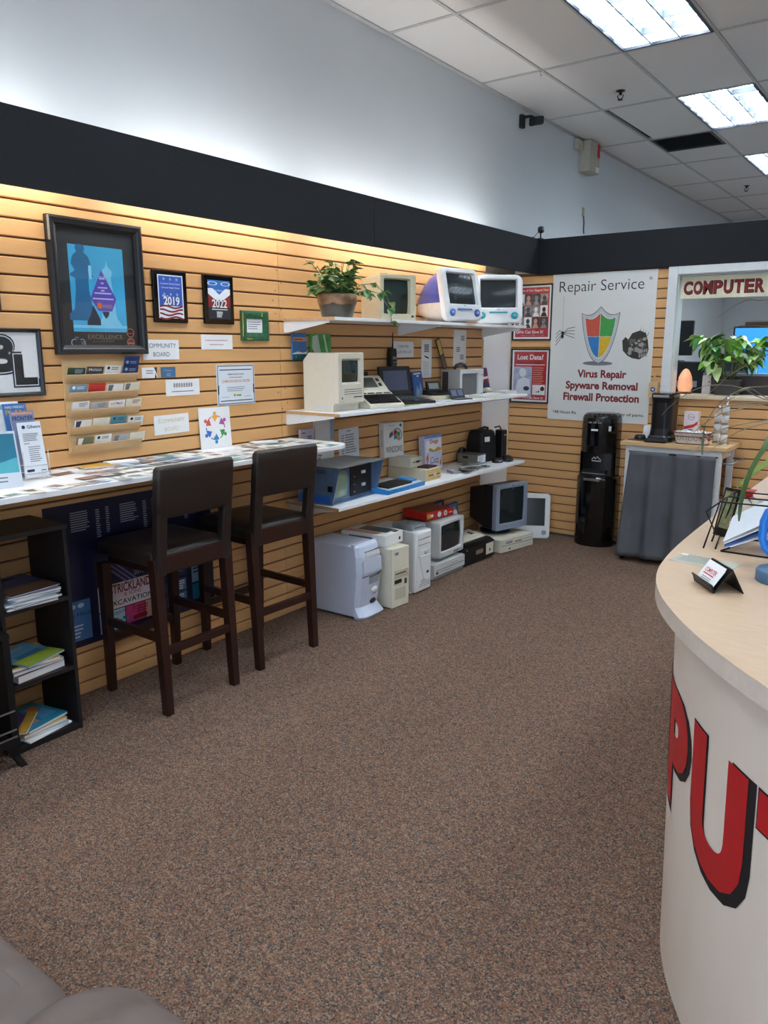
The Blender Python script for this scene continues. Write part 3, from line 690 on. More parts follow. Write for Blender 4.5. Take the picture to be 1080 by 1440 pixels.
# --- award plaques
def plaque(label, y, year):
    r = thing('award_plaque', label, 'plaque', M=WL(y, 1.912, .001), group='award plaques')
    MB().box(-.105, .105, -.127, .127, 0, .018).build('board', BLKG, r, .005)
    if year == '2019':
        MB().rect(-.078, .078, -.105, .105, .0184).build('print', PAPERB, r)
        MB().rect(-.072, .072, -.045, .10, .0187).build('print', mat('flag_blue', (54, 90, 180), .3, var=.12, scale=12), r)
        for k in range(4):
            a = -.045-k*.018
            MB().add([(-.072+i*.018, a-.009+.006*math.sin(i*.9+k), .0188) for i in range(9)]+[(-.072+i*.018, a+.006*math.sin(i*.9+k), .0188) for i in range(9)], [(i, i+1, i+10, i+9) for i in range(8)]).build('stripe', INKDR, r)
        q = MB()
        for sx in (-.04, 0, .04):
            for sy in (.085, .012): q.poly([(sx+(.010 if i % 2 == 0 else .004)*math.sin(i*PI/5), sy+(.010 if i % 2 == 0 else .004)*math.cos(i*PI/5)) for i in range(10)], .0189)
        q.build('star', LBL, r)
        MB().text('Computer Service Center', 0, .062, .019, h=.011, w=.125).text('Computer Repair Service', 0, .043, .019, h=.010, w=.115).text('Best of', -.035, .004, .019, h=.009).build('lettering', PAPER, r)
        MB().text(year, .006, -.022, .0191, h=.044, w=.105, bold=.05).build('lettering_shadow', NAV, r); MB().text(year, .003, -.02, .0194, h=.042, w=.10, bold=.03).build('lettering', WPLA, r)
    else:
        MB().rect(-.078, .078, -.10, .10, .0184).build('print', mat('dark_print', (40, 46, 52), .3), r)
        MB().poly([(-.078, .10), (.078, .10), (.078, .07), (0, .015), (-.078, .07)], .0186).build('print', mat('flag_blue2', (48, 110, 190), .3, var=.1), r)
        MB().poly([(-.078, .058), (-.045, .058), (0, .026), (.045, .058), (.078, .058), (.078, .03), (.03, .0), (-.03, .0), (-.078, .03)], .0187).build('ribbon', PAPERB, r)
        MB().poly([(-.078, .028), (-.035, .002), (-.02, -.04), (-.078, -.04)], .0188).poly([(.078, .028), (.035, .002), (.02, -.04), (.078, -.04)], .0188).build('print', INKDR, r)
        q = MB(); q.ring(-.038, .083, .022, .028, .0189, ry if False else 24); q.ring(.038, .083, .022, .028, .0189)
        q.xf(lambda x, y, z: (x*1.2, .083+(y-.083)*.35, z)).build('ribbon', PAPER, r)
        MB().text('Computer Service Center', 0, .047, .019, h=.011, w=.13).build('lettering', PAPER, r)
        MB().text(year, 0, -.02, .0192, h=.042, w=.105, bold=.02).rect(-.055, .055, -.052, -.048, .019).lines(-.022, .022, -.062, 4, .008, .004, .019).build('lettering', WPLA, r)
plaque('black award plaque with flag stripes reading 2019', 2.611, '2019')
plaque('black award plaque with blue and red ribbons reading 2022', 2.932, '2022')

# --- green circuit board frame
r = thing('circuit_board_picture', 'green circuit board picture frame holding a small white note', 'picture frame', M=WL(3.20, 1.782, .001))
frame_box(.215, .165, .045, .014).build('frame', mat('circuit_green', (36, 92, 62), .4, var=.35, scale=60), r)
MB().box(-.065, .065, -.04, .04, .001, .004).build('note', PAPER, r)
MB().lines(-.05, .05, .022, 4, .012, .003, .0045, seed=2).build('lettering', INKN, r)
q = MB()
for a, b, c_, d in ((-.10, -.095, -.06, .07), (-.07, -.03, -.075, -.07), (.05, .054, .05, .075)): q.box(a, b, c_, d, .013, .0165)
q.build('solder_parts', YEL, r)

def sign(label, y, z, wd, ht, lines, name='paper_sign', cat='sign', mt=PAPER, t=.003, roll=0, group=None, lean=0, x=.0006):
    r = sheet(name, label, cat, WL(y, z, x, roll, lean), wd, ht, mt, t, group)
    for (s, cx, cy, h, ww, im, bd) in lines: MB().text(s, cx, cy, t+.0006, h=h, w=ww, bold=bd).build('lettering', im, r)
    return r
SGY = mat('slate_ink', (92, 104, 124), .5)
sign('white COMMUNITY BOARD sign with dark lettering beside the large poster', 2.545, 1.652, .222, .098, [('COMMUNITY', 0, .02, .022, .185, SGY, 0), ('BOARD', 0, -.023, .022, .10, SGY, 0)])
r = sign('small white two line sign under the 2022 plaque', 2.918, 1.691, .222, .078, []); MB().lines(-.085, .08, .012, 1, .018, .006, .0036).lines(-.055, .05, -.010, 1, .018, .006, .0036).build('lettering', mat('rose_ink', (206, 180, 186), .6), r)
r = sign('white business card with dark corner pinned on slatwall', 2.466, 1.539, .092, .053, [], 'business_card', 'card', t=.001); MB().lines(-.02, .025, .012, 2, .012, .004, .0014).build('lettering', INKG, r); MB().poly([(.028, .0265), (.046, .0265), (.046, -.01)], .0014).poly([(.03, -.0265), (.036, 0), (.043, -.0265)], .0014).build('logo_print', NAV, r)
r = sign('blue business card pinned on slatwall', 2.582, 1.539, .092, .053, [], 'business_card', 'card', mat('denim_print', (70, 112, 150), .5), t=.001); MB().text('Creative', 0, .010, .0016, h=.011, w=.05, shear=.2).lines(-.012, .015, -.006, 2, .009, .003, .0014).build('lettering', LBL, r)
r = sign('white sign with a row of small black figures', 2.67, 1.459, .22, .083, []); q = MB()
for k in range(8): q.text('8', -.056+k*.016, .012, .0036, h=.022, w=.011, bold=.01)
q.build('figures', INK, r); MB().lines(-.075, .075, -.018, 1, .01, .004, .0036).build('lettering', INKG, r)
r = sign('framed white certificate with blue border reading COMPUTER SERVICE CENTER', 3.044, 1.459, .283, .221, [('COMPUTER SERVICE CENTER', 0, .02, .014, .21, INKO, .01), ('MEMBER SERVICE AWARD', 0, .058, .007, .12, INK, .01)], 'certificate', 'certificate', PAPERB, .004)
BORD = mat('blue_grey_border', (128, 146, 166), .5)
q = MB(); q.rect(-.138, .138, .10, .108, .0044); q.rect(-.138, .138, -.108, -.10, .0044); q.rect(-.138, -.131, -.10, .10, .0044); q.rect(.131, .138, -.10, .10, .0044); q.build('border_print', BORD, r)
q = MB(); q.rect(-.12, .12, .08, .085, .0044); q.rect(-.12, .12, -.09, -.085, .0044); q.build('border_print', NAV, r)
q = MB(); q.lines(-.07, .07, -.012, 3, .01, .003, .0044).lines(-.05, .05, .042, 1, .01, .003, .0044); q.rect(-.11, -.06, -.068, -.066, .0044); q.rect(.055, .11, -.068, -.066, .0044); q.build('lettering', INKG, r)
MB().disc(-.015, -.058, .008, .0044, 8).rect(-.003, .035, -.064, -.054, .0044).build('logo_print', GRN, r)
q = MB()
for sx in (-.136, .1285): q.rect(sx, sx+.008, -.05, 0, .0046)
q.build('photo_corners', INK, r)
sign('white COMMUNITY BOARD sign with faded gold lettering', 2.585, 1.274, .222, .098, [('COMMUNITY', 0, .02, .020, .17, INKY, 0), ('BOARD', 0, -.023, .020, .095, INKY, 0)], roll=R(1))
r = sign('white card with ring of six coloured people figures standing on counter', 2.872, 1.232, .222, .222, [], 'emblem_card', 'sign', lean=R(-3), x=.008)
for k, cl in enumerate(((236, 168, 70), (176, 90, 160), (60, 160, 90), (50, 140, 190), (70, 110, 190), (214, 90, 90))):
    a = R(90-60*k); mt = mat('figure_%d' % k, cl, .5); cx, cy = .06*math.cos(a), .06*math.sin(a)
    q = MB().disc(.078*math.cos(a), .078*math.sin(a), .0105, .0036, 14)
    q.ring(0, 0, .052, .068, .0036, 10, math.degrees(a)-17, math.degrees(a)+17); q.ring(0, 0, .062, .068, .0036, 8, math.degrees(a)-34, math.degrees(a)-15)
    q.poly([(.055*math.cos(a-.25), .055*math.sin(a-.25)), (.055*math.cos(a+.25), .055*math.sin(a+.25)), (.032*math.cos(a+.1), .032*math.sin(a+.1))], .0037)
    q.build('figure', mt, r)

# --- wooden card rack with its five rows of cards
r = thing('card_rack', 'pale wooden wall rack with five tiers of business cards', 'rack', M=WL(2.188, 1.40, .0006))
MB().box(-.195, .195, -.222, .21, 0, .006).build('back_board', BIRCH, r)
tiers = [(.155, 0), (.075, 1), (-.005, 2), (-.083, 3), (-.165, 4)]
for zz, k in tiers:
    MB().prism([(.006, zz-.050), (.011, zz-.050), (.033, zz-.014), (.029, zz-.012), (.010, zz-.044), (.006, zz-.044)], 'x', -.19, .19).xf(lambda x, y, z: (x, z, y)).build('tier_panel', BIRCH, r, .001)
CG = 'business cards in the wooden rack'
CARDC = {'dark green': (40, 62, 44), 'charcoal': (70, 70, 74), 'white': (236, 236, 232), 'navy': (30, 52, 104), 'sky photo': (110, 150, 180), 'red': (196, 48, 40), 'cream': (232, 226, 206), 'silver': (176, 180, 186), 'teal photo': (80, 136, 150), 'olive photo': (116, 120, 84)}
def rackcard(label, cx, tier, colour, lift=.012, ww=.088, ac=None, roll=0, word=None, hh=.05):
    zz = tiers[tier][0]
    M = WL(2.188+cx, 1.40+zz-.022+lift, .0006) @ Matrix.Translation((0, 0, .0265)) @ Matrix.Rotation(R(20), 4, 'X') @ Matrix.Rotation(roll, 4, 'Z')
    o = sheet('business_card', label, 'card', M, ww, hh, mat('card_'+colour.replace(' ', '_'), CARDC[colour], .5), .0012, CG)
    if ac:
        v_ = int(abs(cx)*1000+tier*3) % 3; q = MB()
        if v_ == 0: q.poly([(-.42*ww, -.02), (-.42*ww, .022), (-.1*ww, .022), (-.22*ww, -.02)], .0015)
        elif v_ == 1: q.lines(-.1*ww, .4*ww, .018, 3, .007, .003, .0015, seed=tier)
        else: q.disc(-.28*ww, .012, .008, .0015, 14).lines(-.1*ww, .35*ww, .016, 2, .008, .003, .0015)
        q.build('logo_print', ac, o)
    if word: MB().text(word, 0, .010, .0016, h=.011, w=ww*.75, bold=.01).build('lettering', INKR if colour == 'white' else PAPER, o)
row = ['top', 'second', 'middle', 'fourth', 'lowest']
plan = [[('dark green', LBL, None), ('charcoal', None, 'PROGO'), ('white', INK, None), ('navy', LBL, None)],
        [('sky photo', PAPER, None), ('red', None, None), ('white', INKG, None), ('cream', INKG, None)],
        [('white', INKG, None), ('silver', INKG, None), ('white', None, '419 Mark'), ('cream', INKDR, None)],
        [('white', NAV, None), ('cream', None, None), ('teal photo', NAV, None), ('white', INK, None)],
        [('olive photo', PAPER, None), ('white', INK, None), ('silver', INKG, None), ('cream', None, None)]]
pos = ['leftmost', 'second', 'third', 'rightmost']
for k, rowp in enumerate(plan):
    for j, (cl, ac, wd) in enumerate(rowp):
        rackcard('%s business card, %s in the %s tier of the wooden rack' % (cl, pos[j], row[k]), -.142+j*.096+.004*k, k, cl, lift=.016+.004*((j+k) % 3), ac=ac, word=wd, roll=R((k*7+j*5) % 5-2))
rackcard('tall navy leaflet rising behind the top tier of the wooden rack', .155, 0, 'navy', lift=.05, ww=.085, ac=LBL, hh=.085)

# --- cards laid out on the counter
rnd = random.Random(11)
COLS = [('white', (238, 238, 236)), ('tan', (186, 150, 120)), ('grey', (168, 172, 172)), ('pale blue', (196, 212, 226)), ('blue', (96, 130, 174)), ('cream', (232, 226, 210)), ('brown', (122, 96, 78)), ('green', (120, 160, 140)), ('dark grey', (84, 86, 90)), ('white', (238, 238, 236)), ('white', (236, 238, 240))]
TINTS = [mat('tint_%d' % i, c, .5) for i, c in enumerate([(110, 98, 88), (96, 126, 160), (176, 140, 116), (120, 146, 128), (150, 120, 104), (140, 144, 148), (206, 196, 176), (226, 226, 222)])]
cmeshes = []
for i, (n_, c) in enumerate(COLS):
    for v in range(2):
        q = MB().box(-.045, .045, -.0265, .0265, 0, .0009, 0)
        a = rnd.uniform(-.043, -.02); q.rect(a, a+rnd.uniform(.035, .06), rnd.uniform(-.024, -.012), rnd.uniform(.008, .024), .0012, 1)
        q.lines(-.038, rnd.uniform(-.01, .03), -.012, 2, .005, .002, .0013, 2)
        o = q.build('business_card', [mat('cc_'+n_.replace(' ', '_'), c, .5), rnd.choice(TINTS), INKG]); cmeshes.append((n_, o.data)); bpy.data.objects.remove(o)
cells = []
y = 1.02
ix = 0
while y < 3.40:
    for kx in range(5):
        xx = .055+kx*.098+rnd.uniform(-.008, .008); yy = y+rnd.uniform(-.02, .02)+(.03 if kx % 2 else 0)
        if xx < .36 and yy < 1.86: continue
        if xx > .40 and yy > 3.36: continue
        if xx < .10 and 2.72 < yy < 3.03: continue
        cells.append((xx, yy))
    y += .092
for i, (xx, yy) in enumerate(cells):
    n_, me = rnd.choice(cmeshes) if rnd.random() < .6 else cmeshes[rnd.choice((0, 1, 10, 11, 18, 19, 20, 21))]
    o = bpy.data.objects.new('business_card', me); COL.objects.link(o)
    col_i = i % 5
    side = 'front edge of' if xx > .36 else ('wall side of' if xx < .16 else 'mid depth on')
    where = 'near the brochures' if yy < 1.9 else ('behind the nearer stool' if yy < 2.55 else ('behind the farther stool' if yy < 3.0 else 'near the far end'))
    tag(o, '%s printed card, %s counter, %s' % (n_, side, where), 'card', 'cards laid out on the counter')
    o.matrix_basis = LOC(xx, yy, CZT+.0004+.0011*(i % 4), rnd.choice((0, PI/2, PI/2))+R(rnd.uniform(-14, 14))) @ Matrix.Diagonal((1.22, 1.22, 1, 1))
# a few loose piles of booklets at the wall side
for (xx, yy, mt, lb) in ((.10, 2.20, PAPER, 'small white booklet lying near wall under the card rack'), (.09, 3.16, PAPER, 'small white booklet lying at wall near the far end of counter'), (.12, 2.05, YEL, 'flat tan booklet lying at wall beside the brochure rack')):
    book(lb, 'booklet', (xx, yy, CZT+.006), R(rnd.uniform(-20, 20)), .14, .09, .008, mt, name='booklet')

# --- brochures on the counter
WIRE = mat('clear_wire', (200, 204, 206), .3, metal=.6)
t = thing('brochure_rack', 'wire brochure rack on counter at left holding tall leaflets', 'rack', (.16, 1.70, CZT+.0055))
for yy in (-.055, .055):
    MB().tube([(.075, yy, .12), (.08, yy, .004), (-.10, yy, .004), (-.13, yy, .16)], .002, 6).build('wire', WIRE, t)
for zz, xx in ((.004, -.10), (.004, .08), (.03, .08), (.06, .078), (.06, .02), (.03, .02), (.06, -.04)): MB().tube([(xx, -.055, zz), (xx, .055, zz)], .002, 6).build('wire', WIRE, t)
def leaflet(label, x, y, z, wd, ht, th, mt, art, lean=-9):
    o = tag(MB().box(-wd/2, wd/2, 0, ht, 0, th).build('brochure', mt, M=WL(y, z, x, 0, R(lean))), label, 'brochure', 'leaflets in the wire rack')
    for f in art: f(o, th)
    return o
leaflet('front white leaflet headed Gillware in the wire rack', .208, 1.715, CZT+.011, .10, .232, .004, PAPERB, [
    lambda o, t_: MB().text('Gillware', .018, .212, t_+.0005, h=.014, w=.058, bold=.015).build('lettering', NAV, o),
    lambda o, t_: MB().disc(-.026, .212, .008, t_+.0005, 8).rect(-.042, -.01, .026, .036, t_+.0005).build('logo_print', NAV, o),
    lambda o, t_: MB().lines(-.035, .035, .185, 5, .007, .003, t_+.0005).lines(-.035, -.01, .145, 1, .007, .003, t_+.0005).lines(-.02, .035, .13, 8, .0085, .003, t_+.0005).build('lettering', INKG, o),
    lambda o, t_: MB().text('At home, the Cloud', 0, .018, t_+.0005, h=.008, w=.075).rect(.02, .042, .027, .03, t_+.0005).build('lettering', INK, o)])
leaflet('middle blue leaflet headed FRONTIER in the wire rack', .165, 1.715, CZT+.011, .10, .275, .008, mat('dusk_blue_print', (124, 136, 170), .45), [
    lambda o, t_: MB().text('FRONTIER', 0, .245, t_+.0005, h=.018, w=.09, bold=.02).build('lettering', NAV, o), lambda o, t_: MB().rect(-.045, .045, .26, .27, t_+.0005).build('print', SKN, o)])
leaflet('rear blue leaflet headed FAMILY FRIENDLY in the wire rack', .125, 1.71, CZT+.011, .10, .305, .008, POSB, [
    lambda o, t_: MB().text('FAMILY-FRIENDLY', 0, .290, t_+.0005, h=.010, w=.085).build('lettering', PAPER, o), lambda o, t_: MB().text('PLAN', 0, .268, t_+.0005, h=.02, w=.085, bold=.02).build('lettering', YEL, o)])
leaflet('white backing leaflet at the back of the wire rack', .095, 1.69, CZT+.011, .11, .312, .006, PAPER, [lambda o, t_: MB().rect(-.045, .045, .28, .30, t_+.0004).build('print', LBL, o)])
t = thing('acrylic_sign', 'clear acrylic stand with teal and white flyer at left edge of counter', 'sign', M=WL(1.515, CZT+.001, .30, R(-2), R(-12)))
MB().box(-.085, .085, 0, .225, 0, .003).build('flyer', PAPERB, t); MB().rect(-.078, .078, .06, .215, .0034).build('print', TEAL, t); MB().poly([(-.078, .06), (.078, .06), (.078, .12), (.0, .10), (-.078, .14)], .0037).build('print', mat('aqua_print', (90, 190, 206), .4), t)
MB().box(-.09, .09, -.001, .23, .0042, .0062).build('pane', PANE, t); MB().lines(-.03, .03, .045, 2, .015, .005, .0035).build('lettering', INKG, t)
# ================================================================== OLD COMPUTERS ON THE SHELVES
def L3(x, lp): return [(x, a, b) for a, b in lp]
def crt(t, wd, ht, d, zb, body, scr, bez=(.04, .04, .04, .05), rad=.015, dish=.02, tap=(.7, .7), bulge=.006, bd=.05, mid=.35, housing=None, rear_lift=.0):
    """cathode-ray set facing +x: bezel, glass, housing"""
    x = d/2; cz = zb+ht/2; l, r_, tp, bt = bez
    iw, ih = wd-l-r_, ht-tp-bt; icy = (l-r_)/2; icz = cz+(bt-tp)/2
    o1 = rr(wd, ht, rad, 3, 0, cz); o2 = rr(wd-.008, ht-.008, rad, 3, 0, cz); i1 = rr(iw+.012, ih+.012, .012, 3, icy, icz); i2 = rr(iw, ih, .012, 3, icy, icz)
    MB().loft([L3(x-bd, o1), L3(x-.004, o1), L3(x, o2), L3(x, i1), L3(x-dish, i2), L3(x-dish-.006, i2)], False, False).build('bezel', body, t)
    MB().bulge(icy, icz, iw, ih, x-dish-.004, bulge).build('screen', scr, t)
    h2 = housing or body
    MB().loft([L3(x-bd-.0005, rr(wd-.006, ht-.006, rad, 3, 0, cz)), L3(x-bd-(d-bd)*mid, rr(wd-.012, ht-.014, rad, 3, 0, cz)), L3(-d/2, rr(wd*tap[0], ht*tap[1], rad, 3, 0, cz+rear_lift))]).build('housing', h2, t)
def vents(t, x0, x1, y, z0, n, dz, mt=SLOT, nm='vent_slot'):
    q = MB()
    for k in range(n): q.box(x0, x1, y-.0008, y+.0008, z0+k*dz, z0+k*dz+dz*.4)
    q.build(nm, mt, t)

# --- potted plant
def leaf_mesh(name, L, W, mt, heart=.35, curl=.25, n=5):
    vs = []; fs = []
    for i in range(n+1):
        u = i/n; hw = W/2*math.sin(PI*min(1, u**.62*.98+.02))**.8 if 0 < u < 1 else .0008
        z = -curl*L*u*u
        vs += [(u*L, -hw, z+hw*.35), (u*L, 0, z), (u*L, hw, z+hw*.35)]
    for i in range(n):
        for j in range(2): a = i*3+j; fs.append((a, a+3, a+4, a+1))
    me = bpy.data.meshes.new(name); me.from_pydata(vs, [], fs); me.materials.append(mt)
    for p in me.polygons: p.use_smooth = True
    return me
def put_leaf(parent, me, p, yaw, pitch, roll, s):
    o = bpy.data.objects.new('leaf', me); COL.objects.link(o); o.parent = parent
    o.matrix_basis = Matrix.Translation(p) @ Matrix.Rotation(yaw, 4, 'Z') @ Matrix.Rotation(-pitch, 4, 'Y') @ Matrix.Rotation(roll, 4, 'X') @ Matrix.Scale(s, 4)
    return o
LG1 = mat('leaf_green', (84, 132, 62), .4, var=.3, scale=25); LG2 = mat('leaf_dark_green', (52, 98, 48), .4, var=.3, scale=25); LG3 = mat('leaf_pale_green', (150, 182, 110), .4, var=.3, scale=25)
STEM = mat('plant_stem', (110, 120, 70), .6); SOIL = mat('potting_soil', (48, 36, 28), .95, var=.3, scale=80, bump=.5)
POT = mat('glazed_pot', (66, 62, 54), .3, var=.3, scale=18, coat=.3); POTR = mat('pot_drip_glaze', (132, 100, 72), .35, var=.45, scale=22)
t = thing('potted_plant', 'bushy trailing green plant in dark glazed pot on top shelf', 'plant', (.22, 3.68, ZT))
MB().lathe([(.0, 0), (.088, 0), (.094, .01), (.112, .085), (.115, .10), (.105, .10), (.100, .095), (.0, .09)], 28).build('pot', POT, t)
lo = []
for (r_, z_) in ((.114, .086), (.119, .098), (.119, .135), (.113, .14), (.106, .135), (.104, .10)): lo.append([(r_*math.cos(2*PI*i/28), r_*math.sin(2*PI*i/28), z_-(.006*math.sin(i*1.3)+.004*math.sin(i*2.9)+.006 if z_ < .09 else 0)) for i in range(28)])
MB().loft(lo, False, False, smooth=True).build('pot_rim', POTR, t)
MB().lathe([(0, .12), (.103, .12), (0, .125)], 20).build('soil', SOIL, t)
lm = [leaf_mesh('leaf', .048, .036, LG1), leaf_mesh('leaf', .05, .034, LG2), leaf_mesh('leaf', .046, .036, LG3)]
rnd = random.Random(5)
stq = MB(); leaves = []
for k in range(34):
    a = rnd.uniform(0, 2*PI); reach = rnd.uniform(.06, .21); hgt = rnd.uniform(.06, .17)*(1.15-reach*1.6)+.03
    p0 = Vector((.05*math.cos(a), .05*math.sin(a), .12)); p2 = Vector((reach*math.cos(a), reach*math.sin(a), .13+hgt-(.09 if reach > .16 else 0))); p1 = (p0+p2)/2+Vector((0, 0, .05))
    path = []
    for i in range(6):
        u = i/5; path.append(p0*(1-u)**2+p1*2*u*(1-u)+p2*u*u)
    for i in range(1, 6):
        for s_ in (-1, 1): leaves.append((path[i], a+s_*rnd.uniform(.5, 1.5), rnd.uniform(-.3, .6), rnd.uniform(-.5, .5)))
    leaves.append((p2, a, rnd.uniform(-.4, .5), 0))
    path = [p for p in path if True]
    stq.tube(path, .0022, 5)
vine = [Vector((.05, .06, .13)), Vector((.11, .14, .17)), Vector((.15, .22, .15)), Vector((.19, .27, .06)), Vector((.195, .29, -.02))]
stq.tube(vine, .0022, 5)
v2 = [Vector((.02, .05, .13)), Vector((.06, .15, .20)), Vector((.09, .22, .21)), Vector((.12, .30, .17)), Vector((.15, .33, .10))]
stq.tube(v2, .0022, 5)
for vv in (vine, v2):
    for i in range(1, 5):
        for s_ in (-1, 1, 0): leaves.append((vv[i]+Vector((0, .006*s_, .004*s_)), s_*1.2+.6, rnd.uniform(-1.0, .1), rnd.uniform(-.4, .4)))
stq.build('stems', STEM, t)
leaves = leaves[-24:]+leaves[:-24]
for (p, yw, pt, rl) in leaves[:298]:
    if .22+p.x+.045 < .05: continue
    p = Vector((max(p.x, -.165), p.y, p.z)); yw2 = yw if p.x > -.12 else rnd.uniform(-1, 1)
    put_leaf(t, rnd.choice(lm), p, yw2, pt, rl, rnd.uniform(.95, 1.4))

# --- beige monochrome monitor
t = thing('monochrome_monitor', 'beige boxy monochrome monitor with green-black screen on top shelf', 'monitor', (.205, 4.215, ZT), R(-21))
crt(t, .275, .283, .25, .0, BEIGE, SCRG, (.032, .05, .03, .042), .006, .022, (.92, .9), .008, .05)
MB().box(.12, .128, .10, .118, .02, .032).build('badge', SLOT, t)
q = MB().tube([(-.12, .0, .24), (-.14, .03, .31), (-.13, .08, .31)], .004, 6); q.build('cable', DGREY, t)

# --- translucent all-in-one computers
def egg(label, loc, rz, shell, accent, tilt=.05):
    t = thing('all_in_one_computer', label, 'computer', loc, rz, group='translucent all-in-one computers')
    def X(z): return .185-.22*max(0, z-.10)*(1 if tilt else .6)
    fr = rr(.37, .362, .055, 5, 0, .192); fi = rr(.375, .366, .06, 5, 0, .192); sc = rr(.292, .226, .01, 5, 0, .232); sc2 = rr(.272, .206, .01, 5, 0, .232)
    A = lambda lp, dx: [(X(b)+dx, a, b) for a, b in lp]
    MB().loft([A(fi, -.045), A(fi, -.012), A(fr, 0), A(rr(.35, .342, .05, 5, 0, .192), .006), A(sc, .006), A(sc2, -.014)], False, False, smooth=False).build('bezel', WPLA, t)
    q = MB().bulge(0, .232, .272, .206, 0, .006); q.xf(lambda x, y, z: (x+X(z)-.018, y, z)).build('screen', SCR, t)
    up = []; dn = []
    for k in range(9):
        u = k/8; hw = .184*(1-u**2.2*.62); tz = .368-.20*u**2.0; bz = .012+.05*u**2; mid = .135
        xc = lambda z, u=u: (X(z)-.04)*(1-u)+(-.235)*u
        ua = []; da = []
        for i in range(17):
            a = PI*i/16; cs, sn = math.cos(a), math.sin(a)
            yy = hw*math.copysign(abs(cs)**.55, cs); zz = mid+(tz-mid)*abs(sn)**.6; ua.append((xc(zz), yy, zz))
            zz = mid-(mid-bz)*abs(sn)**.5; da.append((xc(zz), yy, zz))
        up.append(ua); dn.append(da)
    MB().loft(up, False, True, smooth=True, closed=False).build('upper_shell', shell, t); MB().loft(dn, False, True, smooth=True, closed=False).build('lower_shell', mat('milky_shell', (214, 212, 206), .2, coat=.4), t)
    for s_ in (-1, 1):
        q = MB().lathe([(.027, -.004), (.027, .004), (.02, .007), (.0, .005)], 20, (0, s_*.125, .07), axis='x'); q.xf(lambda x, y, z: (x+X(z)+.006, y, z)).build('speaker', accent, t)
        q = MB().lathe([(.011, .004), (.009, .009), (.0, .010)], 14, (0, s_*.125, .07), axis='x'); q.xf(lambda x, y, z: (x+X(z)+.006, y, z)).build('speaker_cap', mat('pale_cap', (180, 200, 214), .3), t)
    q = MB().box(-.002, .004, -.07, .07, .088, .098); q.xf(lambda x, y, z: (x+X(z)+.006, y, z)).build('disc_slot', accent, t)
    MB().box(X(.11)+.005, X(.11)+.0075, -.008, .008, .114, .119).build('badge', INKG, t)
    q = MB().tube([(-.02, -.05, .345), (-.05, -.045, .372), (-.06, 0, .376), (-.05, .045, .372), (-.02, .05, .345)], .006, 6); q.build('handle', mat('clear_handle', (170, 176, 186), .2), t)
    q = MB(); q.prism([(-.10, 0), (.11, 0), (.13, .02), (-.10, .04)], 'y', -.09, .09); q.build('foot', mat('grey_foot', (150, 154, 160), .4), t)
    return t
egg('indigo blue translucent all-in-one computer with white front on top shelf', (.225, 4.90, ZT), R(-13), mat('indigo_shell', (62, 78, 160), .15, coat=.5, var=.15, scale=8), mat('blue_speaker', (78, 116, 190), .4))
egg('teal trimmed white all-in-one computer at far end of top shelf', (.245, 5.60, ZT), R(-53), mat('sea_green_shell', (110, 170, 150), .15, coat=.5, var=.1, scale=8), mat('teal_speaker', (20, 160, 170), .4), 0)
o = sheet('cable_card', 'small dark cable tag lying under the blue all-in-one computer', 'cable', LOC(.36, 4.82, ZT+.0005, R(-20)), .06, .03, DGREY, .006)

# --- compact all-in-one with built-in screen
CM = mat('putty_plastic', (214, 208, 190), .5, var=.02)
t = thing('compact_computer', 'tall putty coloured compact computer with small screen on middle shelf', 'computer', (.215, 3.645, ZM), R(1))
W_, D_, H_ = .25, .27, .345
MB().prism([(-D_/2, .0), (D_/2-.045, 0), (D_/2-.045, .035), (D_/2-.03, .05), (D_/2-.03, H_-.004), (-D_/2+.045, H_), (-D_/2, H_-.045)], 'y', -W_/2, W_/2).build('case', CM, t, .003)
x = D_/2; iw, ih = .175, .14; o1 = rr(W_, H_-.05, .008, 3, 0, .05+(H_-.05)/2)
MB().loft([L3(x-.03, o1), L3(x-.004, o1), L3(x, rr(W_-.01, H_-.06, .008, 3, 0, .05+(H_-.05)/2)), L3(x, rr(iw+.012, ih+.012, .01, 3, 0, .235)), L3(x-.016, rr(iw-.012, ih-.012, .008, 3, 0, .235))], False, False).build('bezel', CM, t)
MB().bulge(0, .235, iw-.012, ih-.012, x-.022, .008).build('screen', SCRG, t)
q = MB()
for k in range(3): q.box(x-.002, x+.0006, -.07, .10, .128-k*.013, .131-k*.013)
q.box(x-.002, x+.0006, .02, .105, .080, .086); q.build('vent_slot', SLOT, t)
MB().box(x-.001, x+.001, -.095, -.085, .075, .085).build('badge', SLOT, t)
q = MB(); q.box(-.06, .06, -W_/2-.0008, -W_/2+.001, .012, .035); q.build('side_vent', LGREY, t)

# --- slab portable with keyboard below a small display
t = thing('portable_computer', 'cream slab portable computer with dark keyboard and small display, on middle shelf', 'computer', M=LOC(.235, 4.02, ZM+.001, R(-18)))
q = MB().prism([(-.14, .0), (.155, 0), (.155, .02), (-.02, .10), (-.13, .19), (-.14, .19)], 'y', -.135, .135).build('case', CREAM, t, .004)
def slope(q, p0, p1):
    """flat design (u across, v up the slope) onto the sloped face between p0 and p1 in (x,z)"""
    dx, dz = p1[0]-p0[0], p1[1]-p0[1]; L = math.hypot(dx, dz); ux, uz = dx/L, dz/L; nx, nz = uz, -ux
    if nx < 0: nx, nz = -nx, -nz
    return q.xf(lambda u, v, w_: (p0[0]+ux*v+nx*w_, u, p0[1]+uz*v+nz*w_))
kq = MB()
kq.box(-.12, .12, .02, .135, .0, .004); slope(kq, (.155, .02), (-.02, .10)).build('key_bed', SLOT, t)
kq = MB()
for r_ in range(4):
    for k in range(11): kq.box(-.113+k*.0205+.003*r_, -.096+k*.0205+.003*r_, .026+r_*.025, .046+r_*.025, .004, .010)
slope(kq, (.155, .02), (-.02, .10)).build('keys', BLK, t)
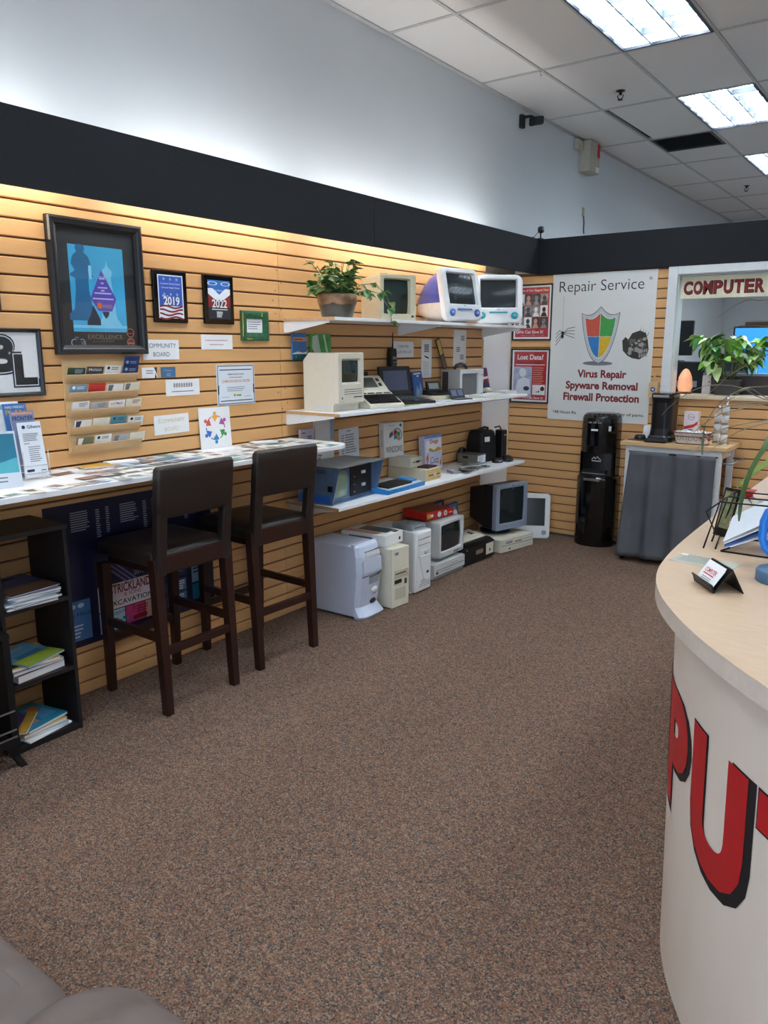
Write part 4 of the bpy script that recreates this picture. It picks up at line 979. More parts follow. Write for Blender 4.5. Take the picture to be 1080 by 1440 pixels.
kq = MB().box(-.10, .065, .03, .12, .001, .004); slope(kq, (-.02, .10), (-.13, .19)).build('display', mat('olive_lcd', (84, 90, 84), .3), t)
kq = MB()
for k in range(2): kq.box(.082, .102, .04+k*.045, .065+k*.045, .001, .006)
slope(kq, (-.02, .10), (-.13, .19)).build('button', DGREY, t)
kq = MB()
for k in range(4): kq.box(-.12+k*.063, -.07+k*.063, .150, .160, .0, .003)
slope(kq, (.155, .02), (-.02, .10)).build('strip_keys', SLOT, t)
t = thing('dark_hinge_case', 'black flat case standing behind the cream slab portable', 'case', (.05, 4.06, ZM), R(-5))
MB().box(-.03, .0, -.13, .13, 0, .215).build('body', BLK, t, .006); MB().box(.0005, .003, -.02, .02, .19, .20).build('latch', DGREY, t)

# --- open black laptop
t = thing('laptop', 'open black laptop with grey-blue screen on middle shelf', 'laptop', (.215, 4.405, ZM), R(-10))
MB().prism([(-.11, 0), (.15, 0), (.15, .018), (-.11, .045)], 'y', -.15, .15).build('base', BLK, t, .003)
kq = MB()
for r_ in range(5):
    for k in range(12): kq.box(-.13+k*.0218, -.112+k*.0218, .085+r_*.026, .107+r_*.026, .0005, .003)
slope(kq, (.15, .018), (-.11, .045)).build('keys', DGREY, t)
MB().box(.08, .12, -.03, .03, .023, .027).build('trackball_pad', DGREY, t)
lid = MB().box(0, .018, -.15, .15, 0, .20).build('lid', BLK, t, .003, M=Matrix.Translation((-.095, 0, .046)) @ Matrix.Rotation(R(-9), 4, 'Y'))
MB().box(.0182, .0192, -.115, .115, .035, .17).build('screen', SCRB, lid)
# --- brick phone with aerial
t = thing('brick_phone', 'black brick mobile phone with long aerial standing behind the laptop', 'phone', (.034, 4.50, 1.455-.16), R(-12))
MB().box(-.03, .035, -.045, .05, .145, .16).build('cradle', BLK, t, .004)
MB().loft([[(a, b, z) for a, b in rr(s1, s2, .01, 3)] for z, s1, s2 in ((.1605, .05, .05), (.20, .06, .055), (.33, .055, .055), (.36, .05, .05))]).build('handset', BLK, t, .002)
MB().tube([(-.01, .015, .355), (-.01, .017, .47)], [.006, .003], 6).build('aerial', BLK, t)
q = MB()
for a in range(3):
    for b in range(4): q.box(.03, .034, -.018+a*.014, -.009+a*.014, .20+b*.02, .212+b*.02)
q.build('keypad', INKG, t); MB().box(.029, .033, -.018, .018, .285, .305).build('display', mat('lcd_grey', (120, 126, 116), .3), t)
# --- paper signs and boxes on the wall over the middle shelf
r = sign('white paper sign COMPUTER COLLECTORS on slatwall above middle shelf', 4.683, 1.648, .275, .113, [('COMPUTER', 0, .02, .02, .14, INKG, 0), ('COLLECTORS CLUB', 0, -.018, .018, .20, INKG, 0)], t=.0015)
r = sign('narrow hanging paper strip with small pictures left of the grey monitor', 4.995, 1.577, .14, .285, [], t=.0015)
q = MB(); 
for k in range(5): q.rect(-.035, .03, .10-k*.012, .106-k*.012, .0021)
q.poly([(-.03, .025), (.03, .01), (.028, .0), (-.03, .015)], .0021); q.build('lettering', INK, r)
MB().lines(-.05, .045, -.02, 9, .012, .004, .0021).build('lettering', INKLG, r)
r = sign('wider hanging paper strip behind the grey monitor under top shelf', 5.483, 1.655, .20, .285, [], t=.0015)
q = MB()
for (a, b) in ((.04, .09), (-.03, .0), (.03, -.06)):
    for k in range(3): q.rect(a-.025, a+.03, b-k*.014, b+.008-k*.014, .0021)
q.build('lettering', INKG, r)
t = thing('software_pack', 'blue boxed booklet hanging on slatwall under top shelf', 'booklet', M=WL(3.568, 1.668, .0006))
MB().box(-.064, .064, -.082, .082, 0, .012).build('pack', POSB, t, .001); MB().rect(-.06, .06, .03, .055, .0124).build('print', SKN, t); MB().rect(-.064, .064, -.082, -.04, .0123).build('print', mat('deep_teal_print', (24, 92, 96), .4), t)
q = MB().lines(-.05, .03, .045, 1, .01, .006, .0128); q.build('lettering', INKDR, t); q = MB().poly([(-.064, -.04), (-.02, -.03), (.03, -.036), (.064, -.03), (.064, -.045), (-.064, -.045)], .0126).text('i', -.035, -.06, .0128, h=.015); q.build('print', PAPER, t)
t = thing('software_pack', 'glossy green boxed booklet hanging on slatwall under top shelf', 'booklet', M=WL(3.757, 1.68, .0006))
MB().box(-.095, .095, -.07, .065, 0, .02).build('pack', mat('gloss_green_print', (70, 150, 60), .15, var=.3, scale=14), t, .001)
q = MB().poly([(-.08, .05), (-.03, .06), (.0, -.06), (-.05, -.07), (-.085, -.02)], .0204).poly([(.02, .06), (.035, .06), (.07, -.06), (.05, -.06)], .0204); q.build('print', mat('pale_mint_print', (196, 224, 196), .2), t)
def leanbox(label, M, wd, ht, th, mt, cat='box', name='software_box', prints=(), group=None):
    o = tag(MB().box(-wd/2, wd/2, 0, ht, 0, th).build(name, mt, M=M, bevel=.001), label, cat, group)
    for nm, q, pm in prints: q.build(nm, pm, o)
    return o
leanbox('slim blue software booklet leaning on wall behind the laptop', WL(4.815, ZM+.002, .055, R(3), R(-8)), .13, .20, .012, mat('ocean_blue_print', (50, 90, 160), .3, var=.3, scale=12), 'booklet', 'software_booklet', [('lettering', MB().rect(-.045, .045, .178, .188, .0125).rect(-.01, .02, .16, .17, .0125), PAPER), ('print', MB().poly([(-.05, .01), (-.02, .10), (.0, .06), (.03, .12), (.055, .02)], .0125), LBL)])
# --- desk phone style gadget and beige base
t = thing('desk_gadget', 'dark flip-screen desk gadget on a beige base behind handheld', 'gadget', (.15, 4.915, ZM), R(-20))
MB().loft([[(a, b, 0) for a, b in rr(.20, .26, .04, 4)], [(a, b, .02) for a, b in rr(.20, .26, .04, 4)], [(a*.96, b*.96, .028) for a, b in rr(.20, .26, .04, 4)]]).build('base', BEIGE, t)
MB().prism([(-.06, .028), (.06, .028), (.06, .04), (-.06, .06)], 'y', -.09, .09).build('keypad', BLK, t, .003)
MB().prism([(-.06, .06), (-.03, .055), (-.055, .125), (-.07, .125)], 'y', -.06, .06).build('flip_screen', BLK, t, .003)
MB().box(-.001, .001, -.045, .045, -.022, .022).build('display', mat('pale_lcd', (160, 168, 166), .3), t, M=Matrix.Translation((-.042, 0, .092)) @ Matrix.Rotation(R(-20), 4, 'Y'))
t = thing('hinged_dark_folder', 'dark folder leaning open against wall behind grey monitor', 'folder', M=WL(5.22, ZM+.21, .03, R(24), R(-4)))
MB().box(-.03, .03, 0, .25, 0, .004).build('cover', BLK, t); MB().rect(-.022, .022, .12, .24, .0044).build('print', YEL, t); MB().rect(-.022, .022, .01, .11, .0044).build('print', BRN, t)
# --- small grey studio monitor
t = thing('studio_monitor', 'small pale grey box monitor with dark grey screen at middle shelf end', 'monitor', (.172, 5.239, ZM), R(-21))
crt(t, .228, .213, .245, 0, LGREY, mat('grey_mesh_screen', (104, 104, 106), .4), (.025, .055, .035, .02), .004, .012, (.96, .95), .003, .03)
MB().box(-.10, -.03, -.1155, -.112, .02, .19).build('side_grille', DGREY, t)
for z_ in (.17, .03): MB().lathe([(.004, 0), (.004, .004), (0, .004)], 8, (.1225, .095, z_), axis='x').build('knob', SLOT, t)
MB().tube([(-.02, -.06, .212), (-.02, -.04, .24), (-.02, .0, .25), (-.02, .04, .24), (-.02, .06, .212)], [.012]*5, 8).build('carry_handle', DGREY, t)
# --- small things along the front of the middle shelf
t = thing('handheld_organizer', 'open clamshell handheld organizer with twin displays on middle shelf', 'handheld', (.345, 4.95, ZM), R(-12))
MB().box(-.04, .04, -.075, .075, 0, .008).build('base', DGREY, t, .002); MB().box(-.03, .03, -.06, .06, .0082, .0095).build('keys', STEEL, t)
lid = MB().box(0, .007, -.075, .075, 0, .07).build('lid', BLK, t, .002, M=Matrix.Translation((-.04, 0, .009)) @ Matrix.Rotation(R(-25), 4, 'Y'))
MB().box(.0072, .0082, -.06, -.008, .015, .06).build('display', SCRB, lid); MB().box(.0072, .0082, .008, .06, .015, .06).build('display', SCRB, lid)
t = thing('keyboard', 'flat cream keyboard lying at far end of middle shelf', 'keyboard', (.352, 5.36, ZM), R(-1))
MB().prism([(-.075, 0), (.075, 0), (.075, .008), (-.075, .022)], 'y', -.19, .19).build('case', CREAM, t, .003)
q = MB()
for r_ in range(4):
    for k in range(15): q.box(-.175+k*.0235, -.155+k*.0235, .02+r_*.028, .044+r_*.028, 0, .005)
slope(q, (.075, .008), (-.075, .022)).build('keys', WPLA, t)
t = thing('computer_mouse', 'rounded white mouse resting on the cream keyboard', 'mouse', (.245, 5.52, ZM+.027), R(-30))
lo = []
for k, (s_, z_) in enumerate(((.9, 0), (1, .006), (.97, .018), (.75, .028), (.35, .033))): lo.append([(a*s_, b*s_, z_) for a, b in rr(.10, .058, .026, 5)])
MB().loft(lo, smooth=True).build('shell', CREAM, t); MB().tube([(.05, 0, .006), (.07, .01, .0), (.06, .05, -.004), (.02, .08, -.004)], .002, 6).build('cable', CREAM, t); MB().box(.012, .047, -.001, .001, .016, .027).build('button_gap', SLOT, t)
t = thing('white_device_box', 'flat white device box at right end of middle shelf', 'box', (.28, 5.76, ZM), R(-8))
MB().box(-.06, .06, -.075, .075, 0, .028).build('box', WPLA, t, .004); MB().box(-.062, .062, -.077, .077, .016, .017).build('lid_line', INKG, t)
leanbox('boxed software with union flag pattern leaning in corner', WL(5.78, ZM+.003, .075, R(5), R(-10)), .10, .20, .03, mat('flag_navy', (50, 60, 120), .4), prints=[('print', MB().poly([(-.05, .06), (.05, .16), (.05, .19), (-.05, .09)], .0305).poly([(-.05, .18), (.05, .08), (.05, .05), (-.05, .15)], .0307), INKR), ('print', MB().rect(-.05, .05, .11, .13, .0308), PAPER)])
t = thing('small_speaker', 'small black upright gadget beside the grey monitor', 'speaker', (.16, 5.545, ZM), R(-25)); MB().box(-.025, .025, -.03, .03, 0, .10).build('body', BLK, t, .006); MB().lathe([(.018, 0), (.014, -.004), (0, -.004)], 14, (.0285, 0, .06), axis='x').build('cone', DGREY, t); MB().box(.0252, .027, -.01, .01, .015, .025).build('badge', STEEL, t)
rnd = random.Random(3)
for k, (x_, y_, a, wd, ht, mt, lb) in enumerate(((.37, 4.16, 12, .10, .05, GY1, 'grey leaflet lying on middle shelf front edge left of green one'), (.36, 4.28, -6, .12, .06, mat('lime_print', (176, 196, 70), .4), 'lime green leaflet lying in front of the laptop'), (.385, 4.40, 4, .09, .05, PAPERB, 'white leaflet lying before the laptop front edge'), (.35, 4.60, -14, .11, .07, PAPER, 'white paper scrap lying right of laptop on middle shelf'), (.385, 4.70, 10, .07, .05, PAPERB, 'small pale note beside the handheld organizer'))):
    o = sheet('leaflet', lb, 'leaflet', LOC(x_, y_, ZM+.0006, R(90+a)), wd, ht, mt, .002, 'papers on the middle shelf'); MB().lines(-wd*.35, wd*.3, ht*.2, 3, ht*.16, ht*.05, .0024).build('lettering', INKG, o)
t = thing('stylus', 'black stylus pen lying at the middle shelf edge', 'pen', (.395, 4.05, ZM+.005), R(70)); MB().tube([(-.05, 0, 0), (.045, 0, 0), (.06, 0, -.002)], [.004, .004, .001], 8).build('barrel', BLK, t); MB().tube([(-.055, 0, 0), (-.05, 0, 0)], .0042, 8).build('cap', STEEL, t)

# ------------------------------------------------------------------ lowest shelf
BL1 = mat('steel_blue_metal', (104, 128, 160), .4, metal=.2, var=.08); BL2 = mat('vivid_blue_band', (44, 104, 190), .4)
t = thing('portable_terminal', 'steel blue metal portable computer with hooded screen on lowest shelf', 'computer', (.228, 3.69, ZL), R(4))
W_, D_, H_ = .49, .30, .225; x = D_/2
sh = MB()
sh.prism([(-x, .002), (x-.045, .002), (x+.01, H_), (-x, H_)], 'y', -W_/2, -W_/2+.008); sh.prism([(-x, .002), (x-.045, .002), (x+.01, H_), (-x, H_)], 'y', W_/2-.008, W_/2)
MB().box(-x, x+.012, -W_/2-.001, W_/2+.001, H_+.0002, H_+.007).build('hood_top', mat('weathered_grey_metal', (128, 132, 132), .4, metal=.2), t, .0015); sh.box(-x, x-.045, -W_/2, W_/2, 0, .006); sh.box(-x, -x+.006, -W_/2, W_/2, .006, H_)
sh.build('case', BL1, t, .0015)
MB().box(-x+.01, x-.06, -W_/2-.001, -W_/2, .01, .06).build('blue_band', BL2, t)
MB().box(x-.09, x-.075, -W_/2+.009, W_/2-.009, .007, H_-.002).build('panel', BL1, t)
MB().box(x-.0748, x-.068, -.02, W_/2-.03, .02, H_-.02).build('drive_panel', BLK, t, .002)
MB().bulge(-.135, .115, .16, .16, x-.074, .022).build('screen', SCRP, t)
for z_ in (.07, .15): MB().box(x-.068, x-.058, .10, .135, z_, z_+.018).build('drive_latch', WPLA, t)
for z_ in (.045, .09, .14): MB().lathe([(.006, 0), (.005, .006), (0, .006)], 10, (x-.068, .02, z_), axis='x').build('knob', STEEL, t)
MB().box(x-.07, x-.04, -W_/2-.012, -W_/2, .085, .12).build('latch', BLK, t, .002); vents(t, -.08, .06, -W_/2, .19, 4, .006)
t = thing('keyboard_unit', 'bright blue edged keyboard with black and blue keys on lowest shelf', 'keyboard', (.315, 4.15, ZL), R(2))
MB().prism([(-.085, 0), (.095, 0), (.10, .028), (-.085, .045)], 'y', -.225, .225).build('case', mat('bright_blue_metal', (40, 130, 200), .35), t, .003)
q = MB().box(-.215, .215, .01, .18, .0, .002); slope(q, (.10, .028), (-.085, .045)).build('deck', LGREY, t)
q = MB(); q2 = MB()
for r_ in range(5):
    for k in range(13): q.box(-.205+k*.0225+.004*(4-r_), -.186+k*.0225+.004*(4-r_), .03+r_*.024, .05+r_*.024, .002, .012)
slope(q, (.10, .028), (-.085, .045)).build('keys', BLK, t)
for r_ in range(5):
    for k in range(3): q2.box(.125+k*.0235, .145+k*.0235, .05+r_*.024, .07+r_*.024, .002, .012)
slope(q2, (.10, .028), (-.085, .045)).build('number_keys', mat('azure_keys', (60, 150, 214), .4), t)
t = thing('floppy_drive', 'long beige disk drive at shelf front with wide slot', 'disk drive', (.178, 4.585, ZL), R(2))
MB().box(-.165, .16, -.10, .10, 0, .085).build('case', BEIGE, t, .003); MB().box(.1605, .164, -.092, .092, .006, .079).build('faceplate', mat('tan_plastic', (206, 178, 120), .5), t, .001)
MB().box(.1642, .166, -.075, .075, .038, .045).build('slot', SLOT, t); MB().box(.1642, .172, -.02, .02, .030, .052).build('latch', BEIGE, t, .002); MB().box(.1642, .167, .05, .06, .015, .02).build('lamp', INKR, t)
t = thing('external_drive', 'white external drive box stacked on the long beige drive', 'disk drive', (.105, 4.565, ZL+.0855), R(1))
MB().box(-.095, .10, -.075, .075, 0, .072).build('case', CREAM, t, .003); MB().box(.1005, .103, -.05, .06, .035, .04).build('slot', SLOT, t); MB().box(.1005, .104, .0, .03, .03, .045).build('latch', BLK, t)
MB().box(-.06, .05, -.08, .03, .0722, .08).build('tray_lid', LGREY, t, .002)
o = sheet('floppy_sleeve', 'dark red flat sleeve on front of the long beige drive', 'sleeve', LOC(.275, 4.60, ZL+.0855, R(95)), .13, .09, mat('oxblood', (92, 36, 34), .5), .012); MB().rect(-.05, .04, -.03, .03, .0125).build('print', INK, o)
WB1 = mat('box_white', (232, 232, 228), .5, var=.02)
o = leanbox('white boxed software with waving four-colour flag and WINDOWS lettering', LOC(.07, 4.47, ZL+.158, R(-9)) @ WL(0, 0, -.04, 0, R(-2)), .195, .245, .05, WB1)
for k, (cl, a, b) in enumerate(((INKR, 0, 1), (mat('flag_green', (50, 150, 80), .4), 1, 1), (mat('flag_azure', (60, 120, 200), .4), 0, 0), (YEL, 1, 0))):
    q = MB()
    vsx = []; fsx = []
    for i in range(5):
        for j in range(2): u = a*.5+i/4*.46; v = b*.5+j*.46; vsx.append((.0+u*.065, .12+v*.065+.008*math.sin(u*6), .0512))
    q.add(vsx, [(2*i, 2*i+2, 2*i+3, 2*i+1) for i in range(4)]); q.build('flag_print', cl, o)
q = MB()
for k in range(5): q.rect(-.045+k*.007, -.04+k*.007, .135+.004*k, .17+.004*k, .0511)
q.ring(.03, .152, .045, .05, .0511, 20, -40, 130); q.build('flag_print', INK, o)
MB().text('WINDOWS', .0, .055, .0512, h=.045, w=.165).build('lettering', INK, o); MB().text('Microsoft', -.02, .225, .0512, h=.01).build('lettering', INKG, o)
q = MB().text('WINDOWS', 0, 0, 0, h=.022, w=.12, rot=-PI/2); q.xf(lambda x, y, z: (-.0979, .14+y, .025+x)).build('lettering', INKG, o)
MB().poly([(.07, .235), (.085, .222), (.07, .209), (.055, .222)], .0512).build('badge', TEAL, o)
o = leanbox('childrens software box with red title and yellow banner on lowest shelf', WL(4.985, ZL, .035, 0, R(-3)), .24, .265, .055, mat('lilac_white', (206, 212, 236), .5))
q = MB().poly([(-.10, .225), (.11, .235), (.11, .15), (-.10, .14)], .0555); q.build('print', PAPER, o); MB().text('Dogz', .01, .215, .056, h=.04, w=.12, bold=.02).build('lettering', INKR, o)
q = MB().poly([(-.07, .165), (-.04, .17), (.0, .15), (.06, .17), (.11, .16), (.11, .145), (.0, .135), (-.07, .15)], .0562); q.build('banner', YEL, o); MB().text('Catz', .01, .075, .0556, h=.05, w=.12, shear=.2).build('lettering', BRN, o)
MB().rect(-.12, .12, .245, .265, .0554).build('print', mat('periwinkle', (110, 130, 196), .4), o); q = MB().poly([(-.11, .10), (-.085, .13), (-.07, .09), (-.09, .05)], .0556).poly([(.08, .04), (.11, .09), (.105, .02)], .0556); q.build('print', ORG, o); MB().poly([(-.10, .06), (-.075, .05), (-.07, .02), (-.09, .015)], .0558).build('print', LBL, o)
t = thing('power_supply', 'grey metal computer power supply box on lowest shelf', 'power supply', (.15, 5.47, ZL), R(-1))
MB().box(-.10, .085, -.07, .07, 0, .08).build('case', mat('dull_zinc', (132, 134, 126), .45, metal=.5), t, .002); MB().box(.0852, .0862, -.06, .06, .01, .07).build('label', PAPERB, t); MB().box(-.05, .0, -.0706, -.068, .045, .065).build('socket', BLK, t)
MB().lines(-.05, .03, .06, 4, .011, .004, 0).xf(lambda x, y, z: (.0866, x, y)).build('lettering', INKG, t)
# circuit boards and hard drives in a heap
rnd = random.Random(9)
for k in range(9):
    x_, y_ = .30+rnd.uniform(-.08, .07), 4.95+.052*k+rnd.uniform(-.01, .01)
    kind = k % 3; lb = ['bare grey hard drive %s on lowest shelf', 'small green-grey circuit card %s on lowest shelf', 'silver metal drive plate %s on lowest shelf'][kind] % (['nearest the beige drive', 'at heap front', 'below the childrens box', 'in heap middle', 'among drives', 'half way along heap', 'beside the power supply', 'near the power supply', 'at heap far end'][k])
    t = thing(['hard_drive', 'circuit_card', 'drive_plate'][kind], lb, ['hard drive', 'circuit card', 'hard drive'][kind], M=LOC(x_, y_, ZL+.001+.009*(k % 3), R(rnd.uniform(-40, 40))), group='loose computer parts heap')
    l_, w_, h_ = ((.10, .07, .018), (.11, .06, .003), (.09, .075, .008))[kind]
    MB().box(-l_/2, l_/2, -w_/2, w_/2, 0, h_).build('body', [STEEL, mat('board_grey_green', (110, 116, 100), .5), mat('matte_silver', (170, 168, 160), .4, metal=.6)][kind], t, .001)
    q = MB()
    for j in range(3): q.box(-l_/2+.01+j*.028, -l_/2+.028+j*.028, -w_/3, w_/4, h_, h_+(.002 if kind != 1 else .006))
    q.build(['label', 'chips', 'rivets'][kind], [PAPERB, BLK, DGREY][kind], t)
t = thing('camcorder_bag', 'black padded equipment bag with white tag at far end of lowest shelf', 'bag', (.125, 5.66, ZL), R(-12))
lo = [[(a, b, z_) for a, b in rr(s1, s2, .03, 4)] for z_, s1, s2 in ((0, .17, .20), (.02, .18, .21), (.16, .175, .205), (.24, .15, .18), (.255, .12, .16))]
MB().loft(lo, smooth=False).build('bag_body', mat('black_nylon', (18, 18, 20), .7, bump=.2, scale=200), t, .003); MB().box(.084, .0885, -.06, .0, .165, .205).build('tag', PAPER, t)
MB().tube([(.0, -.07, .235), (.02, -.05, .27), (.03, .0, .28), (.02, .05, .27), (.0, .07, .235)], .009, 8).build('strap', BLK, t)
t = thing('black_adapter', 'black upright adapter standing right of the equipment bag', 'adapter', (.22, 5.822, ZL), R(-4)); MB().box(-.04, .04, -.035, .035, 0, .25).build('body', BLK, t, .01); MB().box(.0405, .042, -.02, .02, .20, .215).build('badge', STEEL, t); MB().tube([(.0, .0, .25), (.0, -.03, .28), (-.03, -.06, .27)], .006, 6).build('cable', BLK, t)
for k, (x_, y_) in enumerate(((.30, 5.62), (.335, 5.735), (.29, 5.80))):
    t = thing('webcam_puck', ['small black gadget with silver face beside power supply', 'small black gadget at shelf front below the bag', 'small black gadget at right end of lowest shelf'][k], 'gadget', (x_, y_, ZL), R(-20+15*k), group='black gadgets at shelf end'); MB().loft([[(a*s_, b*s_, z_) for a, b in rr(.07, .09, .025, 4)] for s_, z_ in ((.95, 0), (1, .01), (.95, .03), (.7, .038))], smooth=True).build('body', BLK, t); MB().box(.033, .0365, -.02, .02, .01, .026).build('face', STEEL if k == 0 else DGREY, t)
t = thing('flap_leaflet', 'thick rolled dark cable bundle behind the equipment bag', 'cable', (.03, 5.50, ZL)); t.name = 'cable_bundle'
MB().tube([(.0, .0+.05*math.cos(a), .06+.05*math.sin(a)) for a in [i*PI/8 for i in range(16)]], .014, 8, closed=True).build('loop', BLK, t); MB().tube([(.016, -.05, .05), (.018, -.04, .10), (.016, -.02, .12)], .010, 8).build('tie', DGREY, t)
# papers and packs on the wall above the lowest shelf
r = sign('white typed sheet on slatwall between lowest and middle shelves', 4.05, 1.03, .215, .205, [], mt=PAPERB, t=.0015, roll=R(2)); MB().lines(-.08, -.05, .06, 8, .017, .006, .0021).lines(-.04, .08, .06, 8, .017, .006, .0021, seed=4).rect(-.02, .02, .08, .086, .0021).build('lettering', INKG, r)
leanbox('pale pack with maroon fruit picture at end of counter', WL(3.60, .93, .012, 0, 0), .125, .235, .02, mat('lilac_pack', (206, 200, 214), .5), 'box', 'software_box', [('print', MB().rect(-.0625, .0625, .0, .155, .0205), MARO), ('print', MB().poly([(-.05, .02), (.0, .05), (.055, .04), (.06, .005), (-.06, .005)], .0208), BRN), ('lettering', MB().lines(-.05, -.02, .215, 1, .01, .006, .0205).lines(0, .04, .19, 2, .012, .006, .0205), INKN)])
leanbox('white software folder with blue edge standing behind the counter end', WL(3.77, .955, .012, R(-3), R(-3)), .185, .25, .015, WB1, 'box', 'software_box', [('print', MB().rect(.055, .0925, .12, .25, .0155), LBL), ('lettering', MB().rect(-.07, -.03, .02, .03, .0155).rect(-.07, -.04, .005, .012, .0155), INKG)])
# ================================================================== COMPUTERS ON THE FLOOR
# --- big sculpted tower
t = thing('tower_computer', 'largest bluish white tower computer with sculpted front, nearest on floor', 'computer', (.262, 3.69, 0), R(1.5), group='old computers along the wall')
W_, H_ = .235, .465
MB().box(-.215, .150, -W_/2, W_/2, .014, H_).build('case', BLUEW, t, .004)
lo = []
for z_, bx_, hw in ((.0, .212, .118), (.02, .225, .128), (.05, .20, .120), (.075, .178, .118), (.12, .184, .121), (.20, .196, .121), (.30, .203, .121), (.40, .198, .121), (.46, .178, .121), (.478, .155, .119)):
    hh = hw
    lo.append([(.1505, -hh, z_), (bx_-.035, -hh, z_), (bx_-.008, -hh+.025, z_), (bx_, -.04, z_), (bx_, .04, z_), (bx_-.008, hh-.025, z_), (bx_-.035, hh, z_), (.1505, hh, z_)])
MB().loft(lo, smooth=False).build('front_bezel', BLUEW, t, .003)
def fx(z): 
    tb = [(0, .212), (.05, .20), (.075, .178), (.12, .184), (.20, .196), (.30, .203), (.40, .198), (.46, .178), (.478, .155)]
    for (a, b), (c_, d) in zip(tb, tb[1:]):
        if a <= z <= c_: return b+(d-b)*(z-a)/(c_-a)
    return .15
def strip(z0, z1, y0, y1, out, nm, mt):
    n = 6; vs_ = []; 
    for i in range(n+1):
        z = z0+(z1-z0)*i/n; vs_ += [(fx(z)+out, y0, z), (fx(z)+out, y1, z), (fx(z)-.004, y0, z), (fx(z)-.004, y1, z)]
    fs_ = []
    for i in range(n): a = i*4; fs_ += [(a, a+1, a+5, a+4), (a, a+4, a+6, a+2), (a+1, a+3, a+7, a+5)]
    fs_ += [(0, 2, 3, 1), (n*4, n*4+1, n*4+3, n*4+2)]
    MB().add(vs_, fs_).build(nm, mt, t)
strip(.395, .422, -.055, .085, .003, 'drive_bay', LGREY); strip(.425, .428, -.06, .09, .002, 'seam', SLOT); strip(.285, .375, -.09, .095, .003, 'bay_door', BLUEW); strip(.272, .275, -.10, .10, .002, 'seam', SLOT)
strip(.215, .262, -.03, .075, .002, 'floppy_bay', GY1); strip(.262, .266, -.03, .08, .0035, 'seam', SLOT)
MB().lathe([(.022, 0), (.018, .006), (0, .008)], 18, (fx(.17), .035, .17), axis='x').xf(lambda x, y, z: (x, .035+(y-.035)*1.5, z)).build('power_button', WPLA, t)
MB().lathe([(.017, 0), (.014, .004), (0, .004)], 18, (fx(.09)+.003, .03, .093), axis='x').xf(lambda x, y, z: (x, .03+(y-.03)*2.0, z)).build('emblem', SLOT, t)
strip(.135, .139, .02, .06, .001, 'badge', INKG)
# --- cream mini tower
t = thing('tower_computer', 'cream mini tower computer with vented front between the white towers', 'computer', (.295, 3.965, 0), R(-4.5), group='old computers along the wall')
MB().box(-.20, .19, -.09, .09, .006, .40).build('case', CREAM, t, .004); MB().box(.1905, .208, -.088, .088, .004, .402).build('front_bezel', CREAM, t, .005)
MB().box(.2082, .21, -.05, .06, .225, .232).build('drive_slot', SLOT, t); MB().box(.2082, .2115, -.06, .075, .20, .255).build('drive_face', mat('tan_face', (196, 188, 164), .5), t, .001)
MB().box(.2117, .213, -.055, .05, .228, .235).build('drive_slot', SLOT, t); MB().box(.2082, .2105, -.06, .01, .165, .19).build('display', SLOT, t); MB().box(.2082, .213, .04, .06, .15, .185).build('switch', DGREY, t, .001)
q = MB()
for k in range(7): q.box(.2082, .2094, -.055, .05, .06+k*.011, .064+k*.011)
q.build('vent_slot', mat('shadow_cream', (160, 154, 136), .6), t); MB().box(.2082, .2095, -.06, -.02, .355, .375).build('badge', GY1, t); MB().lines(-.05, -.03, .372, 2, .008, .004, 0).xf(lambda x, y, z: (.2098, x, y)).build('lettering', INK, t)
# --- tall white tower
t = thing('tower_computer', 'tall white tower computer with curved door, beside the grey box monitor', 'computer', (.255, 4.31, 0), R(-1.5), group='old computers along the wall')
MB().box(-.20, .17, -.095, .095, .012, .435).build('case', LGREY, t, .004)
MB().loft([[(.1705, y, z) for y, z in rr(.194, .425, .006, 3, 0, .222)], [(.185, y, z) for y, z in rr(.194, .425, .012, 3, 0, .222)], [(.196, y, z) for y, z in rr(.16, .40, .012, 3, 0, .222)]]).build('front_bezel', WPLA, t, .002)
for z_ in (.385, .345): MB().box(.196, .199, -.07, .07, z_, z_+.032).build('drive_bay', WPLA, t, .002); 
q = MB().box(.196, .1975, -.07, .07, .38, .3825).box(.196, .1975, -.07, .07, .34, .3425).box(.196, .1975, -.07, .07, .262, .265); q.build('seam', SLOT, t)
MB().box(.196, .2, -.04, .05, .29, .305).build('floppy_bay', WPLA, t, .001); MB().lathe([(.02, 0), (.018, .005), (0, .005)], 18, (.196, .02, .285), axis='x').build('eject_button', LGREY, t)
MB().prism([(-.06, .265), (.07, .265), (.07, .10), (.03, .075), (-.01, .10), (-.035, .17)], 'x', .196, .203).build('door', WPLA, t, .003); MB().lathe([(.016, 0), (.012, .003), (0, .003)], 18, (.203, .035, .14), axis='x').xf(lambda x, y, z: (x, y, .14+(z-.14)*.6)).build('emblem', SLOT, t)
q = MB()
for k in range(4): q.box(.196, .1985, -.06+.01*k, .07, .045+k*.014, .049+k*.014)
q.build('vent_slot', GY1, t); MB().box(.04, .16, -.11, -.08, .0, .012).build('foot', LGREY, t, .002)
# grey slim drive on top of it
t = thing('disc_drive', 'small grey disc drive lying on the tall white tower', 'disc drive', (.335 -.02, 4.31, .4355), R(-6))
MB().box(-.09, .09, -.07, .07, 0, .035).build('case', mat('zinc', (150, 158, 164), .4, metal=.4), t, .002); MB().box(.0902, .094, -.068, .068, .002, .033).build('faceplate', GY1, t, .001); MB().box(.0942, .096, -.05, .05, .018, .022).build('slot', SLOT, t)
